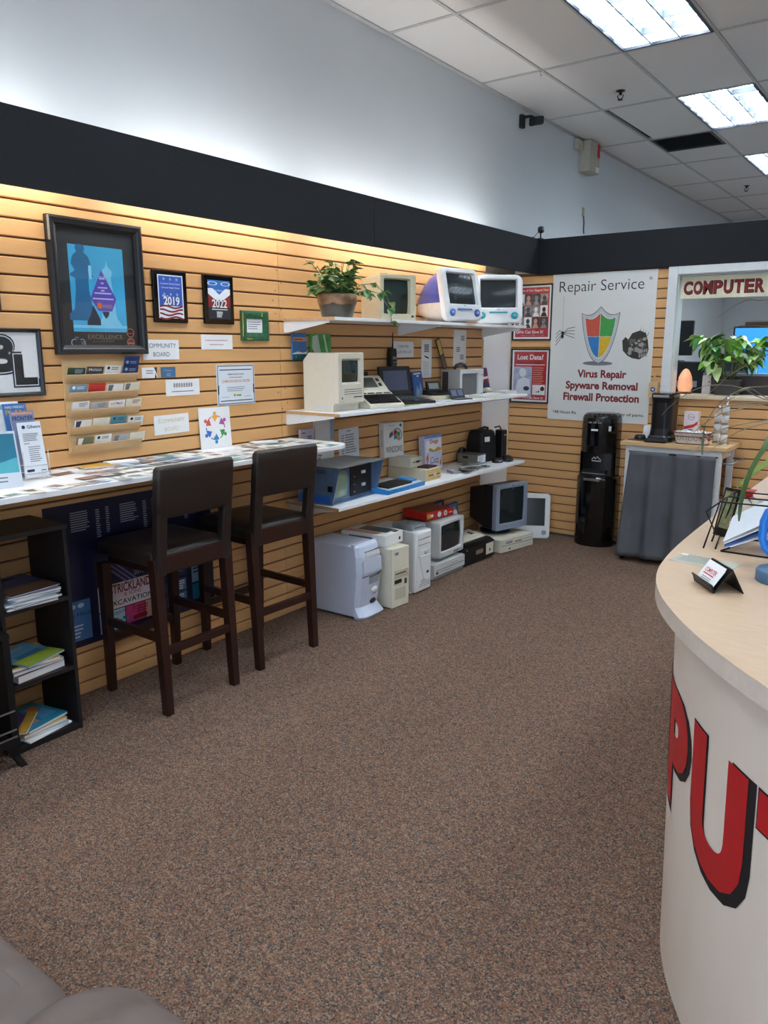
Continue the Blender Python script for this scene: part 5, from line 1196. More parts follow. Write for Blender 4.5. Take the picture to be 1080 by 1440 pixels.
# white boxed software lying on the mini tower
t = thing('software_box', 'large white retail box with photo lid lying on the towers', 'box', (.275, 3.965, .404), R(4))
MB().box(-.19, .155, -.105, .115, 0, .075).build('carton', WB1, t, .002); MB().rect(-.12, .11, -.02, .10, .0755).build('cover_print', mat('dark_teal_print', (50, 90, 96), .4, var=.4, scale=18), t); MB().rect(-.17, .08, -.095, -.03, .0755).build('cover_print', SKN, t)
q = MB().lines(-.13, .06, .055, 1, .02, .012, 0); q.xf(lambda x, y, z: (x, -.1055, y)).build('lettering', INKG, t); MB().box(.1555, .1565, .06, .08, .02, .04).build('badge', SLOT, t)
MB().rect(.115, .145, .03, .09, .0756).build('cover_print', INK, t)
# --- desktop computer with CRT
t = thing('desktop_computer', 'flat pale desktop computer under the grey tube monitor', 'computer', (.195, 4.762, 0), R(-1), group='old computers along the wall')
MB().box(-.185, .175, -.215, .215, .006, .118).build('case', LGREY, t, .004); MB().box(.1755, .19, -.212, .212, .03, .116).build('front_bezel', LGREY, t, .004)
MB().box(.1902, .193, .0, .12, .085, .10).build('drive_face', WPLA, t, .001); q = MB().box(.1902, .1918, -.19, .19, .068, .071).box(.193, .194, .01, .11, .09, .094).box(.1902, .1918, -.19, .02, .0515, .053); q.build('seam', SLOT, t)
MB().box(.1902, .194, -.185, -.165, .045, .06).build('power_button', SLOT, t); MB().box(.1755, .182, -.2, .2, .006, .026).build('foot_strip', mat('sage_grey', (140, 146, 138), .5), t)
t = thing('tube_monitor', 'pale grey tube monitor standing on flat desktop with red box on top', 'monitor', (.205, 4.79, .1185), R(2), group='tube monitors on the floor')
MB().loft([[(a, b, 0) for a, b in rr(.22, .24, .05, 4, .0)], [(a, b, .014) for a, b in rr(.22, .24, .05, 4)], [(a, b, .03) for a, b in rr(.14, .16, .04, 4)]]).build('base', LGREY, t)
crt(t, .365, .27, .34, .03, LGREY, SCR, (.03, .035, .03, .045), .012, .012, (.72, .72), .010, .06, .25)
MB().box(.17, .1725, .03, .11, .042, .055).build('badge', INKG, t); MB().box(.17, .173, .12, .16, .04, .055).build('control_door', GY1, t)
t = thing('software_box', 'red boxed software lying on the grey tube monitor', 'box', (.17, 4.79, .4195), R(-8))
MB().box(-.12, .115, -.155, .155, 0, .06).build('carton', mat('box_red', (200, 40, 36), .45, var=.1), t, .002); MB().rect(-.11, .10, -.14, .14, .0605).build('cover_print', mat('muted_red_top', (128, 70, 56), .4), t)
q = MB().disc(-.01, .03, .022, 0, 16).disc(.06, .03, .02, 0, 16).rect(-.13, -.08, .02, .04, 0).rect(.10, .14, .025, .032, 0); q.xf(lambda x, y, z: (.1156, x, y)).build('print', PAPER, t); q = MB().rect(-.15, -.11, .01, .045, 0).disc(.06, .03, .012, .0002, 12); q.xf(lambda x, y, z: (.1157+z, x, y)).build('print', YEL, t)
# blue software boxes behind
for k, (y_, lb, mt) in enumerate(((5.13, 'navy boxed software with orange picture standing behind red box', NAV), (5.345, 'blue and white boxed software standing beside navy one', POSB))):
    o = leanbox(lb, WL(y_, .157, .040, R(3), R(-4)), .17, .30 if k == 0 else .25, .03, mt)
    q = MB().disc(.03, .19-.03*k, .035, .0305, 18); q.build('print', ORG if k == 0 else PAPER, o); MB().text('CRW' if k == 0 else 'Fax', -.01, .265-.05*k, .0306, h=.04, w=.11, bold=.02).build('lettering', PAPER if k == 0 else YEL, o)
    MB().rect(-.08, .08, .02, .11, .0305).build('print', PAPER if k else LBL, o)
# --- black sewing-machine style portable with cream keyboard lid
t = thing('luggable_computer', 'black luggable computer with cream label lying on floor', 'computer', (.215, 5.207, 0), R(-2.5), group='old computers along the wall')
MB().box(-.18, .165, -.225, .225, .004, .155).build('case', BLK, t, .012); MB().box(.1655, .178, -.215, .215, .012, .148).build('front_panel', BLK, t, .006)
MB().box(.1782, .18, .09, .20, .04, .13).build('label', CREAM, t, .001); MB().box(.1782, .1805, -.06, .045, .07, .105).build('badge_plate', STEEL, t, .001); q = MB()
for k in range(3): q.box(.1806, .182, -.05+k*.03, -.03+k*.03, .078, .098)
q.build('badge_letters', mat('amber_badge', (196, 160, 110), .4), t); MB().lathe([(.006, 0), (.005, .004), (0, .004)], 10, (.1782, -.19, .13), axis='x').build('latch', STEEL, t); MB().lathe([(.012, 0), (.01, .003), (0, .003)], 12, (.1802, .145, .075), axis='x').build('label_mark', INKG, t)
t = thing('tray_keyboard', 'cream keyboard in black tray leaning on top of black luggable computer', 'keyboard', M=LOC(.265, 5.165, .138, R(-3), R(0), R(8)))
MB().box(-.12, .12, -.17, .20, .032, .055).build('tray', BLK, t, .004)
q = MB()
for r_ in range(5):
    for k in range(13): q.box(-.085+r_*.034, -.055+r_*.034, -.155+k*.0255, -.133+k*.0255, .055, .065)
q.build('keys', CREAM, t); MB().box(-.04, .01, .08, .11, .0652, .067).build('dark_keys', DGREY, t)
# --- second desktop with a navy-backed monitor
t = thing('desktop_computer', 'flat cream desktop computer under the silver framed monitor', 'computer', (.265, 5.75, 0), R(-11), group='old computers along the wall')
MB().box(-.19, .185, -.22, .22, .006, .115).build('case', CREAM, t, .004); MB().box(.1855, .20, -.218, .218, .006, .114).build('front_bezel', CREAM, t, .003)
MB().box(.2002, .203, .06, .20, .07, .10).build('drive_face', WPLA, t, .001); q = MB().box(.2032, .204, .07, .19, .083, .087).box(.2002, .2015, -.03, .06, .075, .082).box(.2002, .2015, -.21, .21, .06, .0625); q.build('seam', SLOT, t)
MB().box(.2002, .2025, -.15, -.07, .075, .095).build('badge', GY1, t); MB().lathe([(.009, 0), (.007, .003), (0, .003)], 12, (.2002, -.10, .03), axis='x').build('power_button', SLOT, t); MB().box(.2002, .2015, -.20, .20, .03, .0315).build('seam', GY1, t)
SILV = mat('silver_plastic', (156, 168, 186), .35, metal=.2); NBK = mat('midnight_plastic', (16, 20, 32), .45)
t = thing('tube_monitor', 'silver framed tube monitor with midnight blue back on cream desktop', 'monitor', (.20, 5.80, .116), R(-15), group='tube monitors on the floor')
MB().lathe([(.0, 0), (.13, 0), (.135, .01), (.12, .022), (.06, .03), (.05, .05), (0, .05)], 28).build('base', NBK, t)
crt(t, .385, .385, .38, .05, SILV, SCR, (.045, .045, .035, .055), .012, .006, (.70, .66), .003, .045, .30, NBK)
MB().box(.187, .1925, -.10, .10, .052, .066).build('button_lip', SILV, t, .002); MB().lathe([(.006, 0), (.005, .003), (0, .003)], 12, (.19, .0, .418), axis='x').build('emblem', SLOT, t); MB().lathe([(.004, 0), (.003, .002), (0, .002)], 10, (.19, .0, .395), axis='x').build('lamp', PAPER, t)
# --- flat white all-in-one leaning in the corner
t = thing('flat_computer', 'white flat-panel all-in-one computer leaning on wall in corner', 'computer', M=LOC(.33, 6.13, .0, R(-62), 0, R(-7)))
MB().loft([L3(-.02, rr(.42, .40, .03, 4, 0, .20)), L3(.012, rr(.42, .40, .03, 4, 0, .20)), L3(.02, rr(.405, .385, .028, 4, 0, .20))]).build('body', WPLA, t)
MB().box(.0202, .0212, -.165, .165, .115, .36).build('screen', SCR, t); MB().lathe([(.022, 0), (.021, .001), (0, .001)], 20, (.0202, .16, .055), axis='x').build('mark', GY1, t); MB().box(-.05, -.02, -.06, .06, .0, .12).build('stand', STEEL, t, .004)
# ================================================================== BACK WALL
def bsheet(name, label, cat, x, z, wd, ht, mt, t=.003, y=YB-.0006, roll=0): return sheet(name, label, cat, WB(x, z, y, roll), wd, ht, mt, t)
# --- repair service poster
PBG = mat('poster_white', (226, 226, 222), .45, var=.01)
o = bsheet('service_poster', 'large white Repair Service poster with shield on back slatwall', 'poster', .815, 1.655, .885, 1.225, PBG, .006)
z = .0068
def serif_text(q, s, cx, cy, h, w_, z): return q.text(s, cx, cy, z, h=h, w=w_)
MB().text('Repair Service', -.02, .495, z, h=.115, w=.72, bold=-.008).text('*', .39, .545, z, h=.03).build('lettering', mat('charcoal_ink', (40, 42, 46), .5), o)
for s_, yy, ww in (('Virus Repair', -.222, .425), ('Spyware Removal', -.319, .625), ('Firewall Protection', -.408, .66)): MB().text(s_, .03, yy, z, h=.068 if s_[0] == 'F' else .086, w=ww, bold=.035).build('lettering', INKDR, o)
MB().text('*48 Hours Re', -.285, -.545, z, h=.026, w=.215, bold=.012).text('ailability of parts.', .26, -.545, z, h=.03, w=.30, bold=.012).build('lettering', mat('charcoal_ink', (40, 42, 46)), o)
def shield(s, cx, cy):
    pts = []
    for i in range(9): u = i/8; pts.append((cx+s*.165*u, cy+s*(.175+.05*(1-u)**2-.045*math.sin(PI*u)*.6)))
    for i in range(1, 13): u = i/12; pts.append((cx+s*.165*(math.cos(u*PI/2)**.75 if u < 1 else 0), cy+s*(.175-.42*math.sin(u*PI/2)**1.15*(u**.35))))
    left = [(2*cx-x, y) for x, y in pts[1:-1]]
    return pts+left[::-1]
q = MB().disc(-.01, -.125, .13, z, 24, ry=.018); q.build('shadow_print', INKG, o)
MB().poly(shield(1.0, -.005, .115), z+.0003).build('shield_print', INKG, o)
MB().poly(shield(.96, -.005, .115), z+.0006).build('shield_print', mat('shield_silver', (196, 198, 200), .35), o)
MB().poly(shield(.82, -.005, .112), z+.0009).build('shield_print', mat('shield_pale', (222, 222, 222), .35), o)
sp = shield(.78, -.005, .112); cx, cy = -.005, .095
def clip(pts, f):
    out = []
    for a, b in zip(pts, pts[1:]+pts[:1]):
        fa, fb = f(a), f(b)
        if fa >= 0: out.append(a)
        if fa*fb < 0: k = fa/(fa-fb); out.append((a[0]+(b[0]-a[0])*k, a[1]+(b[1]-a[1])*k))
    return out
for nm, sx, sy, cl in (('quarter', -1, 1, (206, 90, 70)), ('quarter', 1, 1, (70, 160, 80)), ('quarter', -1, -1, (50, 130, 200)), ('quarter', 1, -1, (224, 186, 50))):
    pp = clip(clip(sp, lambda p: sx*(p[0]-cx)-.002), lambda p: sy*(p[1]-cy)-.002); MB().poly(pp, z+.0012).build(nm, mat('shield_q%d%d' % (sx, sy), cl, .4), o)
# spider on its thread
q = MB().rect(-.336, -.3345, .14, .43, z); q.disc(-.335, .13, .012, z+.0002, 12).disc(-.335, .10, .013, z+.0002, 12, ry=.02)
for s_ in (-1, 1):
    for k in range(4):
        x1, y1, x2, y2 = (.05, .045-.02*k, .11, .055-.03*k) if s_ > 0 else (.025, .03-.028*k, .06, -.005-.03*k)
        for (a, b), (c_, d) in (((0, 0), (x1, y1)), ((x1, y1), (x2, y2))):
            ax, ay, bx_, by_ = -.335+s_*a, .12+b, -.335+s_*c_, .12+d; dx, dy = bx_-ax, by_-ay; L = math.hypot(dx, dy); nx, ny = -dy/L*.0022, dx/L*.0022
            q.poly([(ax-nx, ay-ny), (bx_-nx, by_-ny), (bx_+nx, by_+ny), (ax+nx, ay+ny)], z+.0004)
q.build('spider_print', INK, o)
# mechanical creature
rnd = random.Random(2); cg = [mat('creature_dark', (52, 50, 46), .5), mat('creature_mid', (98, 94, 88), .5), mat('creature_light', (160, 156, 148), .5)]
q = MB(); q.poly([(.24, -.06), (.20, -.02), (.19, .06), (.215, .09), (.24, .07), (.27, .12), (.33, .14), (.38, .12), (.40, .06), (.41, -.01), (.40, -.05), (.34, -.09), (.28, -.08)], z); q.build('creature_print', cg[0], o)
for k in range(26):
    x_, y_ = .30+rnd.gauss(0, .045), .03+rnd.gauss(0, .045); r_ = rnd.uniform(.008, .022)
    if not (.20 < x_ < .40 and -.07 < y_ < .12): continue
    MB().poly([(x_+r_*math.cos(a)*rnd.uniform(.6, 1.2), y_+r_*math.sin(a)*rnd.uniform(.6, 1.2)) for a in [i*PI/4 for i in range(8)]], z+.0002+.0001*k).build('creature_print', cg[1+k % 2], o)
q = MB()
for k in range(4):
    for j in range(2): q.rect(.335+k*.018, .348+k*.018, -.075+j*.035+k*.003, -.047+j*.035+k*.003, z+.004)
q.build('creature_teeth', cg[2], o); q = MB()
for k in range(4): q.poly([(.33+k*.02, .12-.008*k), (.336+k*.02, .12-.008*k), (.335+k*.024, .175-.012*k)], z+.0003)
q.build('creature_spikes', cg[0], o)

# --- framed red posters
PINK = mat('poster_red', (184, 34, 42), .45); GPH = mat('grey_photo', (138, 140, 144), .45, var=.5, scale=40); DPH = mat('dark_photo', (54, 54, 58), .45, var=.5, scale=40); BPH = mat('lilac_photo', (170, 176, 204), .45, var=.25, scale=20)
def redframe(label, cz):
    r = thing('framed_advert', label, 'picture frame', M=WB(.187, cz, YB-.0006), group='framed red adverts')
    frame_box(.375, .478, .013, .016).build('frame', FRB, r); MB().box(-.18, .18, -.232, .232, .001, .004).build('white_border', PAPER, r); MB().rect(-.158, .158, -.21, .212, .0044).build('red_print', PINK, r)
    MB().box(-.175, .175, -.226, .226, .0085, .0105).build('glass', PANE, r)
    return r
r = redframe('framed red advert with grid of black and white portraits, upper one', 1.96)
MB().text('A Few of Our Biggest Fans', 0, .185, .0048, h=.024, w=.29, bold=.01).text('We Can Save It!', -.01, -.165, .005, h=.028, w=.24, bold=.015).build('lettering', PAPER, r)
for a in range(4):
    for b in range(3):
        MB().rect(-.15+a*.075, -.078+a*.075, -.135+b*.098, -.04+b*.098, .0048).build('portrait', [GPH, DPH, PAPER, GPH, DPH][(a*2+b) % 5], r)
        q = MB().disc(-.114+a*.075, -.075+b*.098, .017, .0051, 12, ry=.022).poly([(-.145+a*.075, -.133+b*.098), (-.083+a*.075, -.133+b*.098), (-.10+a*.075, -.098+b*.098), (-.128+a*.075, -.098+b*.098)], .0051); q.build('portrait_figure', [PAPER, GPH, INK, DPH, SKN][(a*2+b) % 5], r)
MB().ring(-.135, -.165, .008, .015, .005).build('logo_print', PAPER, r); MB().rect(-.10, .12, -.20, -.192, .0048).build('small_print', GPH, r)
r = redframe('framed red Lost Data advert with lilac photo, lower one', 1.412)
MB().text('Lost Data?', .0, .165, .0048, h=.045, w=.25, bold=.02).build('lettering', PAPER, r); MB().text('Professional Data Recovery', 0, .118, .0048, h=.018, w=.26).build('lettering', INK, r)
MB().text('We Can Save It!', .03, -.19, .0052, h=.022, w=.21, bold=.015).rect(-.14, .14, .095, .102, .0048).build('lettering', PAPER, r)
MB().rect(-.155, .02, -.19, .08, .0048).build('photo', BPH, r); q = MB().disc(-.07, .03, .035, .0051, 14, ry=.04).poly([(-.14, -.16), (.01, -.16), (0, -.03), (-.06, -.01), (-.12, -.04)], .0051); q.build('photo_figure', PAPERB, r); MB().disc(-.03, -.11, .03, .0054, 12, ry=.02).build('photo_detail', INKN, r)
MB().lines(.03, .14, .075, 8, .019, .007, .0048).build('lettering', SKN, r); MB().rect(.03, .15, -.165, -.075, .0048).build('white_box', PAPER, r); MB().disc(.125, -.11, .02, .0051, 14).disc(.07, -.14, .006, .0051).disc(.09, -.135, .008, .0051).build('lens_print', INK, r)

# --- water cooler
t = thing('water_cooler', 'tall black water cooler against back slatwall beneath poster', 'water cooler', (.895, 6.33, 0), R(0))
HB = .60
def D(wd, dep, rf, z_, off=0):
    lp = []
    for i in range(15):
        a = PI+PI*i/14; lp.append((wd/2*math.cos(a), -.01+off+rf*math.sin(a), z_))
    return [(wd/2, .06, z_)]+[(-wd/2, .06, z_)]+lp
lo = [D(.35, .3, .150, 0), D(.35, .3, .150, HB-.02), D(.32, .3, .140, HB)]
MB().loft(lo, smooth=False).build('lower_cabinet', BLKG, t, .003)
MB().loft([D(.31, .3, .135, HB+.001), D(.31, .3, .135, HB+.01), D(.305, .3, .06, HB+.05), D(.305, .3, .055, HB+.20), D(.305, .3, .06, .80)], smooth=False).build('niche', BLK, t)
MB().loft([D(.31, .3, .135, .80), D(.31, .3, .14, .86), D(.31, .3, .14, 1.05), D(.305, .3, .135, 1.085), D(.285, .3, .115, 1.11), D(.24, .3, .08, 1.125), D(.14, .3, .04, 1.13)], smooth=False).build('head', BLKG, t, .003)
for s_ in (-1, 1): MB().prism([(s_*.155, .06), (s_*.155, -.04), (s_*.14, -.075), (s_*.13, -.075), (s_*.135, .06)], 'z', HB, .80).build('side_cheek', BLKG, t)
MB().box(-.10, .10, -.125, -.08, HB+.02, HB+.028).build('drip_tray', STEEL, t, .002); MB().loft([[(-.10, -.115, HB+.002), (.10, -.115, HB+.002), (.10, -.07, HB+.002), (-.10, -.07, HB+.002)], [(-.10, -.115, HB+.055), (.10, -.115, HB+.055), (.10, -.07, HB+.055), (-.10, -.07, HB+.055)]]).build('tray_box', BLK, t)
q = MB().box(-.07, .07, -.165, -.14, HB-.035, HB-.012); q.build('handle', CHROME, t, .003)
for k in range(3): MB().box(-.055+k*.04, -.025+k*.04, -.152, -.13, 1.045, 1.06).build('button', CHROME, t, .003)
MB().box(-.028, .028, -.1515, -.13, .985, 1.0).build('label', PAPER, t); MB().box(.10, .122, -.112, -.07, .985, 1.025).build('sticker', PAPER, t)
q = MB().poly([(-.045, 0), (-.02, .028), (-.008, .012), (.006, .032), (.03, .01), (.045, 0), (.035, 0), (.02, .008), (.006, .022), (-.01, .002), (-.022, .018), (-.035, 0)], 0).rect(-.04, .04, -.014, -.006, 0); q.xf(lambda x, y, z: (x, -.0715, .735+y)).build('mountain_logo', PAPER, t)

# --- cart with curtain
CY0, CY1, CX0, CX1, CH = 5.945, 6.375, 1.225, 1.97, .95
t = thing('kitchen_cart', 'white kitchen cart with wooden top and grey curtain by back wall', 'cart', (0, 0, 0))
MB().box(CX0-.02, CX1+.02, CY0-.02, CY1, CH-.032, CH).build('wooden_top', BIRCH, t, .003)
for x_ in (CX0+.02, CX1-.065):
    for y_ in (CY0, CY1-.055): MB().box(x_, x_+.045, y_, y_+.045, .075, CH-.032).build('post', WMET, t, .002)
MB().box(CX0+.065, CX1-.065, CY0+.002, CY0+.022, CH-.10, CH-.032).build('rail', WMET, t); MB().box(CX0+.065, CX1-.065, CY1-.05, CY1-.03, CH-.10, CH-.032).build('rail', WMET, t)
for x_ in (CX0+.025, CX1-.055): MB().box(x_, x_+.02, CY0+.045, CY1-.055, CH-.10, CH-.032).build('rail', WMET, t)
for z_ in (.12, .48): MB().box(CX0+.03, CX1-.03, CY0+.03, CY1-.02, z_, z_+.02).build('shelf', WMET, t)
MB().box(CX0+.022, CX0+.035, CY0+.045, CY1-.055, .14, CH-.10).build('side_panel', WMET, t); MB().box(CX1-.05, CX1-.038, CY0+.045, CY1-.055, .14, .47).build('side_panel', WMET, t)
MB().tube([(CX1-.02, CY0+.03, CH-.12), (CX1+.05, CY0+.03, CH-.12), (CX1+.05, CY1-.05, CH-.12), (CX1-.02, CY1-.05, CH-.12)], .007, 8).build('towel_bar', STEEL, t)
for x_ in (CX0+.04, CX1-.045):
    for y_ in (CY0+.025, CY1-.035):
        c_ = MB().lathe([(.03, -.012), (.03, .012)], 16, (0, 0, 0), axis='x').build('castor', BLK, t, .002); c_.location = (x_, y_, .031); MB().box(-.018, .018, -.012, .012, .01, .045).build('fork', STEEL, c_)
# curtain with folds
CUR = mat('grey_curtain', (86, 87, 93), .65, var=.12, scale=5, bump=.1)
vs_ = []; fs_ = []; NX, NZ = 60, 24
for i in range(NX+1):
    for k in range(NZ+1):
        u, v = i/NX, k/NZ; x_ = CX0+.065+u*(CX1-CX0-.115)-.05*(1-v)*(1-u)*1.2
        amp = .014*(.5+.7*(1-v)); y_ = CY0-.022-amp*(math.sin(u*21+.9*math.sin(v*3))+.5*math.sin(u*43+v*2))-.012*math.exp(-((u-.28)/.07)**2)*(v)-.02*(1-v)**2-.008*math.sin(v*9+u*7)*(1-v)*v*2
        vs_.append((x_, y_, .045+v*(CH-.115)+.02*u*(1-v)*0))
for i in range(NX):
    for k in range(NZ): a = i*(NZ+1)+k; fs_.append((a, a+NZ+1, a+NZ+2, a+1))
c_ = MB().add(vs_, fs_, 0, True).build('curtain', CUR, t)
md = c_.modifiers.new('thick', 'SOLIDIFY'); md.thickness = .0015
q = MB().tube([(CX0+.05, CY0-.012, CH-.075), (CX1-.04, CY0-.012, CH-.075)], .005, 8); q.build('curtain_rod', BLKM, t)
for k in range(3): MB().box(CX0+.08+k*.27, CX0+.14+k*.27, CY0-.02, CY0-.004, CH-.085, CH-.072).build('curtain_clip', BLK, t)
for k, (z_, h_, mt, lb) in enumerate(((.505, .10, MARO, 'red box on lower part of the cart side shelf'), (.606, .11, INKR, 'red carton on top inside the cart side'), (.717, .09, MARO, 'dark red carton topmost inside the cart side'))):
    o = tag(MB().box(-.09, .09, -.10, .10, 0, h_).build('carton', mt, M=LOC(1.80, 6.15, z_), bevel=.002), lb, 'box', 'red cartons inside the cart'); MB().box(.0902, .0908, -.06, .06, .03, h_-.02).build('label', SKN, o)
# --- things on the cart
t = thing('coffee_maker', 'tall black coffee maker on kitchen cart', 'coffee maker', (1.465, 6.14, CH))
MB().loft([[(a, b, z_) for a, b in rr(w1, d1_, .05, 5)] for z_, w1, d1_ in ((0, .185, .26), (.035, .185, .26), (.05, .165, .235), (.10, .155, .22), (.30, .160, .225), (.335, .168, .235))]).build('body', mat('satin_black', (13, 13, 15), .32), t, .002)
MB().loft([[(a, b, z_) for a, b in rr(.172, .24, .05, 5)] for z_ in (.336, .362)]+[[(a, b, .372) for a, b in rr(.155, .22, .05, 5)]]).build('lid', BLKG, t, .002); MB().box(-.06, .06, -.1235, -.1185, .34, .358).build('chrome_band', STEEL, t)
MB().box(-.085, .085, -.21, -.12, 0, .03).build('drip_base', BLK, t, .012)
t = thing('paper_cup', 'stack of white paper cups upside down beside coffee maker', 'cups', (1.335, 6.17, CH)); MB().lathe([(0, 0), (.042, 0), (.042, .006), (.03, .11), (0, .11)], 20).build('cup', WPLA, t); MB().lathe([(.043, .004), (.045, .01), (.043, .014), (.041, .01)], 20).build('rim', PAPER, t)
t = thing('coaster_tray', 'thin dark tray under black lid on left of cart', 'tray', (1.30, 6.06, CH)); MB().loft([[(a, b, z_) for a, b in rr(.15, .11, .02, 4)] for z_ in (0, .006)]).build('tray', BRN, t)
t = thing('cup_lid', 'black round plastic lid dome on left of cart', 'lid', (1.31, 6.07, CH+.0065)); MB().lathe([(0, 0), (.042, 0), (.044, .012), (.036, .034), (0, .038)], 22).build('dome', BLK, t); MB().lathe([(.044, .0), (.047, .003), (.044, .006), (.043, .003)], 22).build('brim', BLK, t)
o = leanbox('white and pink tea box with red ribbon on kitchen cart', LOC(1.655, 6.24, CH+.075) @ WB(0, 0, 0), .105, .155, .06, mat('pink_white', (236, 220, 222), .5)); o.name = 'tea_box'
MB().poly([(-.05, .04), (-.02, .05), (.02, .06), (.05, .085), (.05, .06), (.02, .035), (-.02, .025), (-.05, .02)], .0605).build('print', INKR, o); MB().ring(0, .115, .022, .0245, .0605).build('print', INKG, o); MB().text('Corim', 0, .115, .0607, h=.014, w=.05).build('lettering', NAV, o); MB().disc(0, .012, .025, .0607, 16, ry=.01).build('print', BRN, o)
o = tag(MB().box(-.06, .06, -.06, .06, 0, .0745).build('riser_box', BRN, M=LOC(1.655, 6.27, CH), bevel=.002), 'brown carton hidden beneath the tea box', 'box'); MB().box(-.05, .05, -.0606, -.0602, .02, .05).build('label', CREAM, o)
t = thing('basket', 'wire basket with cream patterned liner and red bow on cart', 'basket', (1.71, 6.06, CH))
lo = [[(a, b, .006) for a, b in rr(.22, .12, .03, 4)], [(a, b, .085) for a, b in rr(.26, .16, .035, 4)], [(a, b, .09) for a, b in rr(.25, .15, .035, 4)], [(a, b, .03) for a, b in rr(.21, .11, .03, 4)]]
MB().loft(lo).build('liner', mat('cream_cloth', (226, 216, 206), .8, bump=.2), t)
for z_, w1, d1_ in ((.004, .225, .125), (.06, .255, .155), (.088, .268, .168)): MB().tube([(a, b, z_) for a, b in rr(w1, d1_, .035, 4)], .0035, 6, closed=True).build('wire', mat('rust_wire', (110, 44, 34), .5), t)
q = MB()
for k in range(5): q.ring(-.08+k*.04, .045, .012, .016, 0, 14)
q.xf(lambda x, y, z: (x, -.076-.0025*(y/.045)+.004, y)).build('liner_pattern', INKG, t); MB().tube([(-.13, 0, .088), (-.155, 0, .12), (-.13, 0, .14), (-.11, 0, .12)], .004, 6).build('handle_curl', mat('rust_wire', (110, 44, 34)), t)
q = MB(); 
for a in range(4): q.poly([(.115, .07), (.115+.05*math.cos(a*1.6+.3), .07+.04*math.sin(a*1.6+.3)), (.115+.045*math.cos(a*1.6+.9), .07+.035*math.sin(a*1.6+.9))], 0)
q.xf(lambda x, y, z: (x, -.09+z, y)).build('bow', INKDR, t)
for k, (dx, dy) in enumerate(((-.06, .02), (.0, -.01), (.055, .025))): 
    o = tag(MB().loft([[(a, b, z_) for a, b in rr(w1, w2, .008, 3)] for z_, w1, w2 in ((0, .05, .03), (.012, .055, .035), (.02, .05, .03))], smooth=True).build('sugar_packet', PAPER, M=LOC(1.71+dx, 6.06+dy, CH+.075, R(30*k-20), R(20))), 'white sweetener packet, %s in the lined basket' % ['left', 'middle', 'right'][k], 'packet', 'packets in the basket'); MB().box(-.015, .015, -.01, .01, .0202, .0207).build('print', LBL, o)
def tower(label, x_, y_, hh, n):
    t = thing('pod_tower', label, 'pod holder', (x_, y_, CH)); MB().lathe([(.035, 0), (.035, .008), (.006, .012), (.006, hh), (0, hh)], 16).build('pole', CHROME, t)
    for k in range(n):
        z_ = .02+k*(hh-.05)/n
        c1 = MB().lathe([(.0, 0), (.022, 0), (.027, (hh-.06)/n*.8), (.024, (hh-.06)/n*.85), (0, (hh-.06)/n*.85)], 16, (0, -.018, z_)).build('pod', WPLA, t); MB().lathe([(.027, (hh-.06)/n*.84), (.029, (hh-.06)/n*.87), (.027, (hh-.06)/n*.9)], 16, (0, -.018, z_)).build('pod_rim', STEEL, c1)
    MB().lathe([(0, hh-.01), (.012, hh-.005), (.014, hh+.008), (0, hh+.018)], 14).build('finial', CHROME, t)
tower('white pod tower, shorter, right of tea box on cart', 1.845, 6.22, .265, 3); tower('white pod tower with chrome top, taller, at right end of cart', 1.915, 6.14, .335, 4)

# --- stirrer box on the wall
t = thing('stirrer_holder', 'small wooden wall box with blue emblem full of wooden stirrers', 'holder', M=WB(1.295, 1.265, YB-.0006))
MB().box(-.035, .035, 0, .12, 0, .05).build('box', BIRCH, t, .002); MB().poly([(.022*math.cos(i*PI/6)*(1 if i % 2 else .8), .065+.022*math.sin(i*PI/6)*(1 if i % 2 else .8)) for i in range(12)], .0505).build('emblem', mat('emblem_blue', (30, 80, 160), .4), t); MB().disc(0, .065, .009, .0508, 12).build('emblem', PAPER, t)
for k in range(7): MB().box(-.003, .003, 0, .17, 0, .002).build('stirrer', BIRCH, t, M=Matrix.Translation((-.024+k*.008, .02, .012+.004*(k % 4))) @ Matrix.Rotation(R(-6+k*2.2), 4, 'Z'))

# --- window sign
o = bsheet('window_sign', 'cream banner with red COMPUTER lettering hung in window', 'sign', 2.21, 2.115, 1.56, .165, mat('banner_cream', (232, 226, 196), .5), .004, YB+.045)
for k, ch in enumerate('COMPUTER'):
    cx = -.728+k*.0735; ww = .066 if ch != 'M' else .07
    MB().text(ch, cx+.0035, -.0025, .0046, h=.103, w=ww+.004, bold=.05).build('letter_outline', INK, o); MB().text(ch, cx, 0, .0049, h=.096, w=ww-.004, bold=.045).build('letter', INKDR, o)
MB().ring(-.10, -.005, .03, .036, .0046, 20, 60, 300).build('print', TEAL, o)
for x_ in (-.5, .4): MB().box(x_, x_+.01, .082, .094, .001, .003).build('hanger', STEEL, o)

# --- salt lamp on the sill
t = thing('salt_lamp', 'glowing pink-orange salt lamp on window sill', 'lamp', (1.475, 6.60, WZ0))
rnd = random.Random(4); lo = []
for z_, r_ in ((.018, .050), (.05, .058), (.09, .056), (.13, .050), (.165, .040), (.19, .024), (.20, .008)): lo.append([((r_*rnd.uniform(.88, 1.1))*math.cos(i*2*PI/11), (r_*rnd.uniform(.88, 1.1))*math.sin(i*2*PI/11), z_) for i in range(11)])
MB().loft(lo).build('crystal', mat('salt_crystal', (250, 190, 150), .6, var=.12, scale=15, emit=(255, 160, 110), estr=.30), t); MB().lathe([(0, 0), (.055, 0), (.058, .009), (.05, .018), (0, .018)], 20).build('wooden_base', BRN, t)

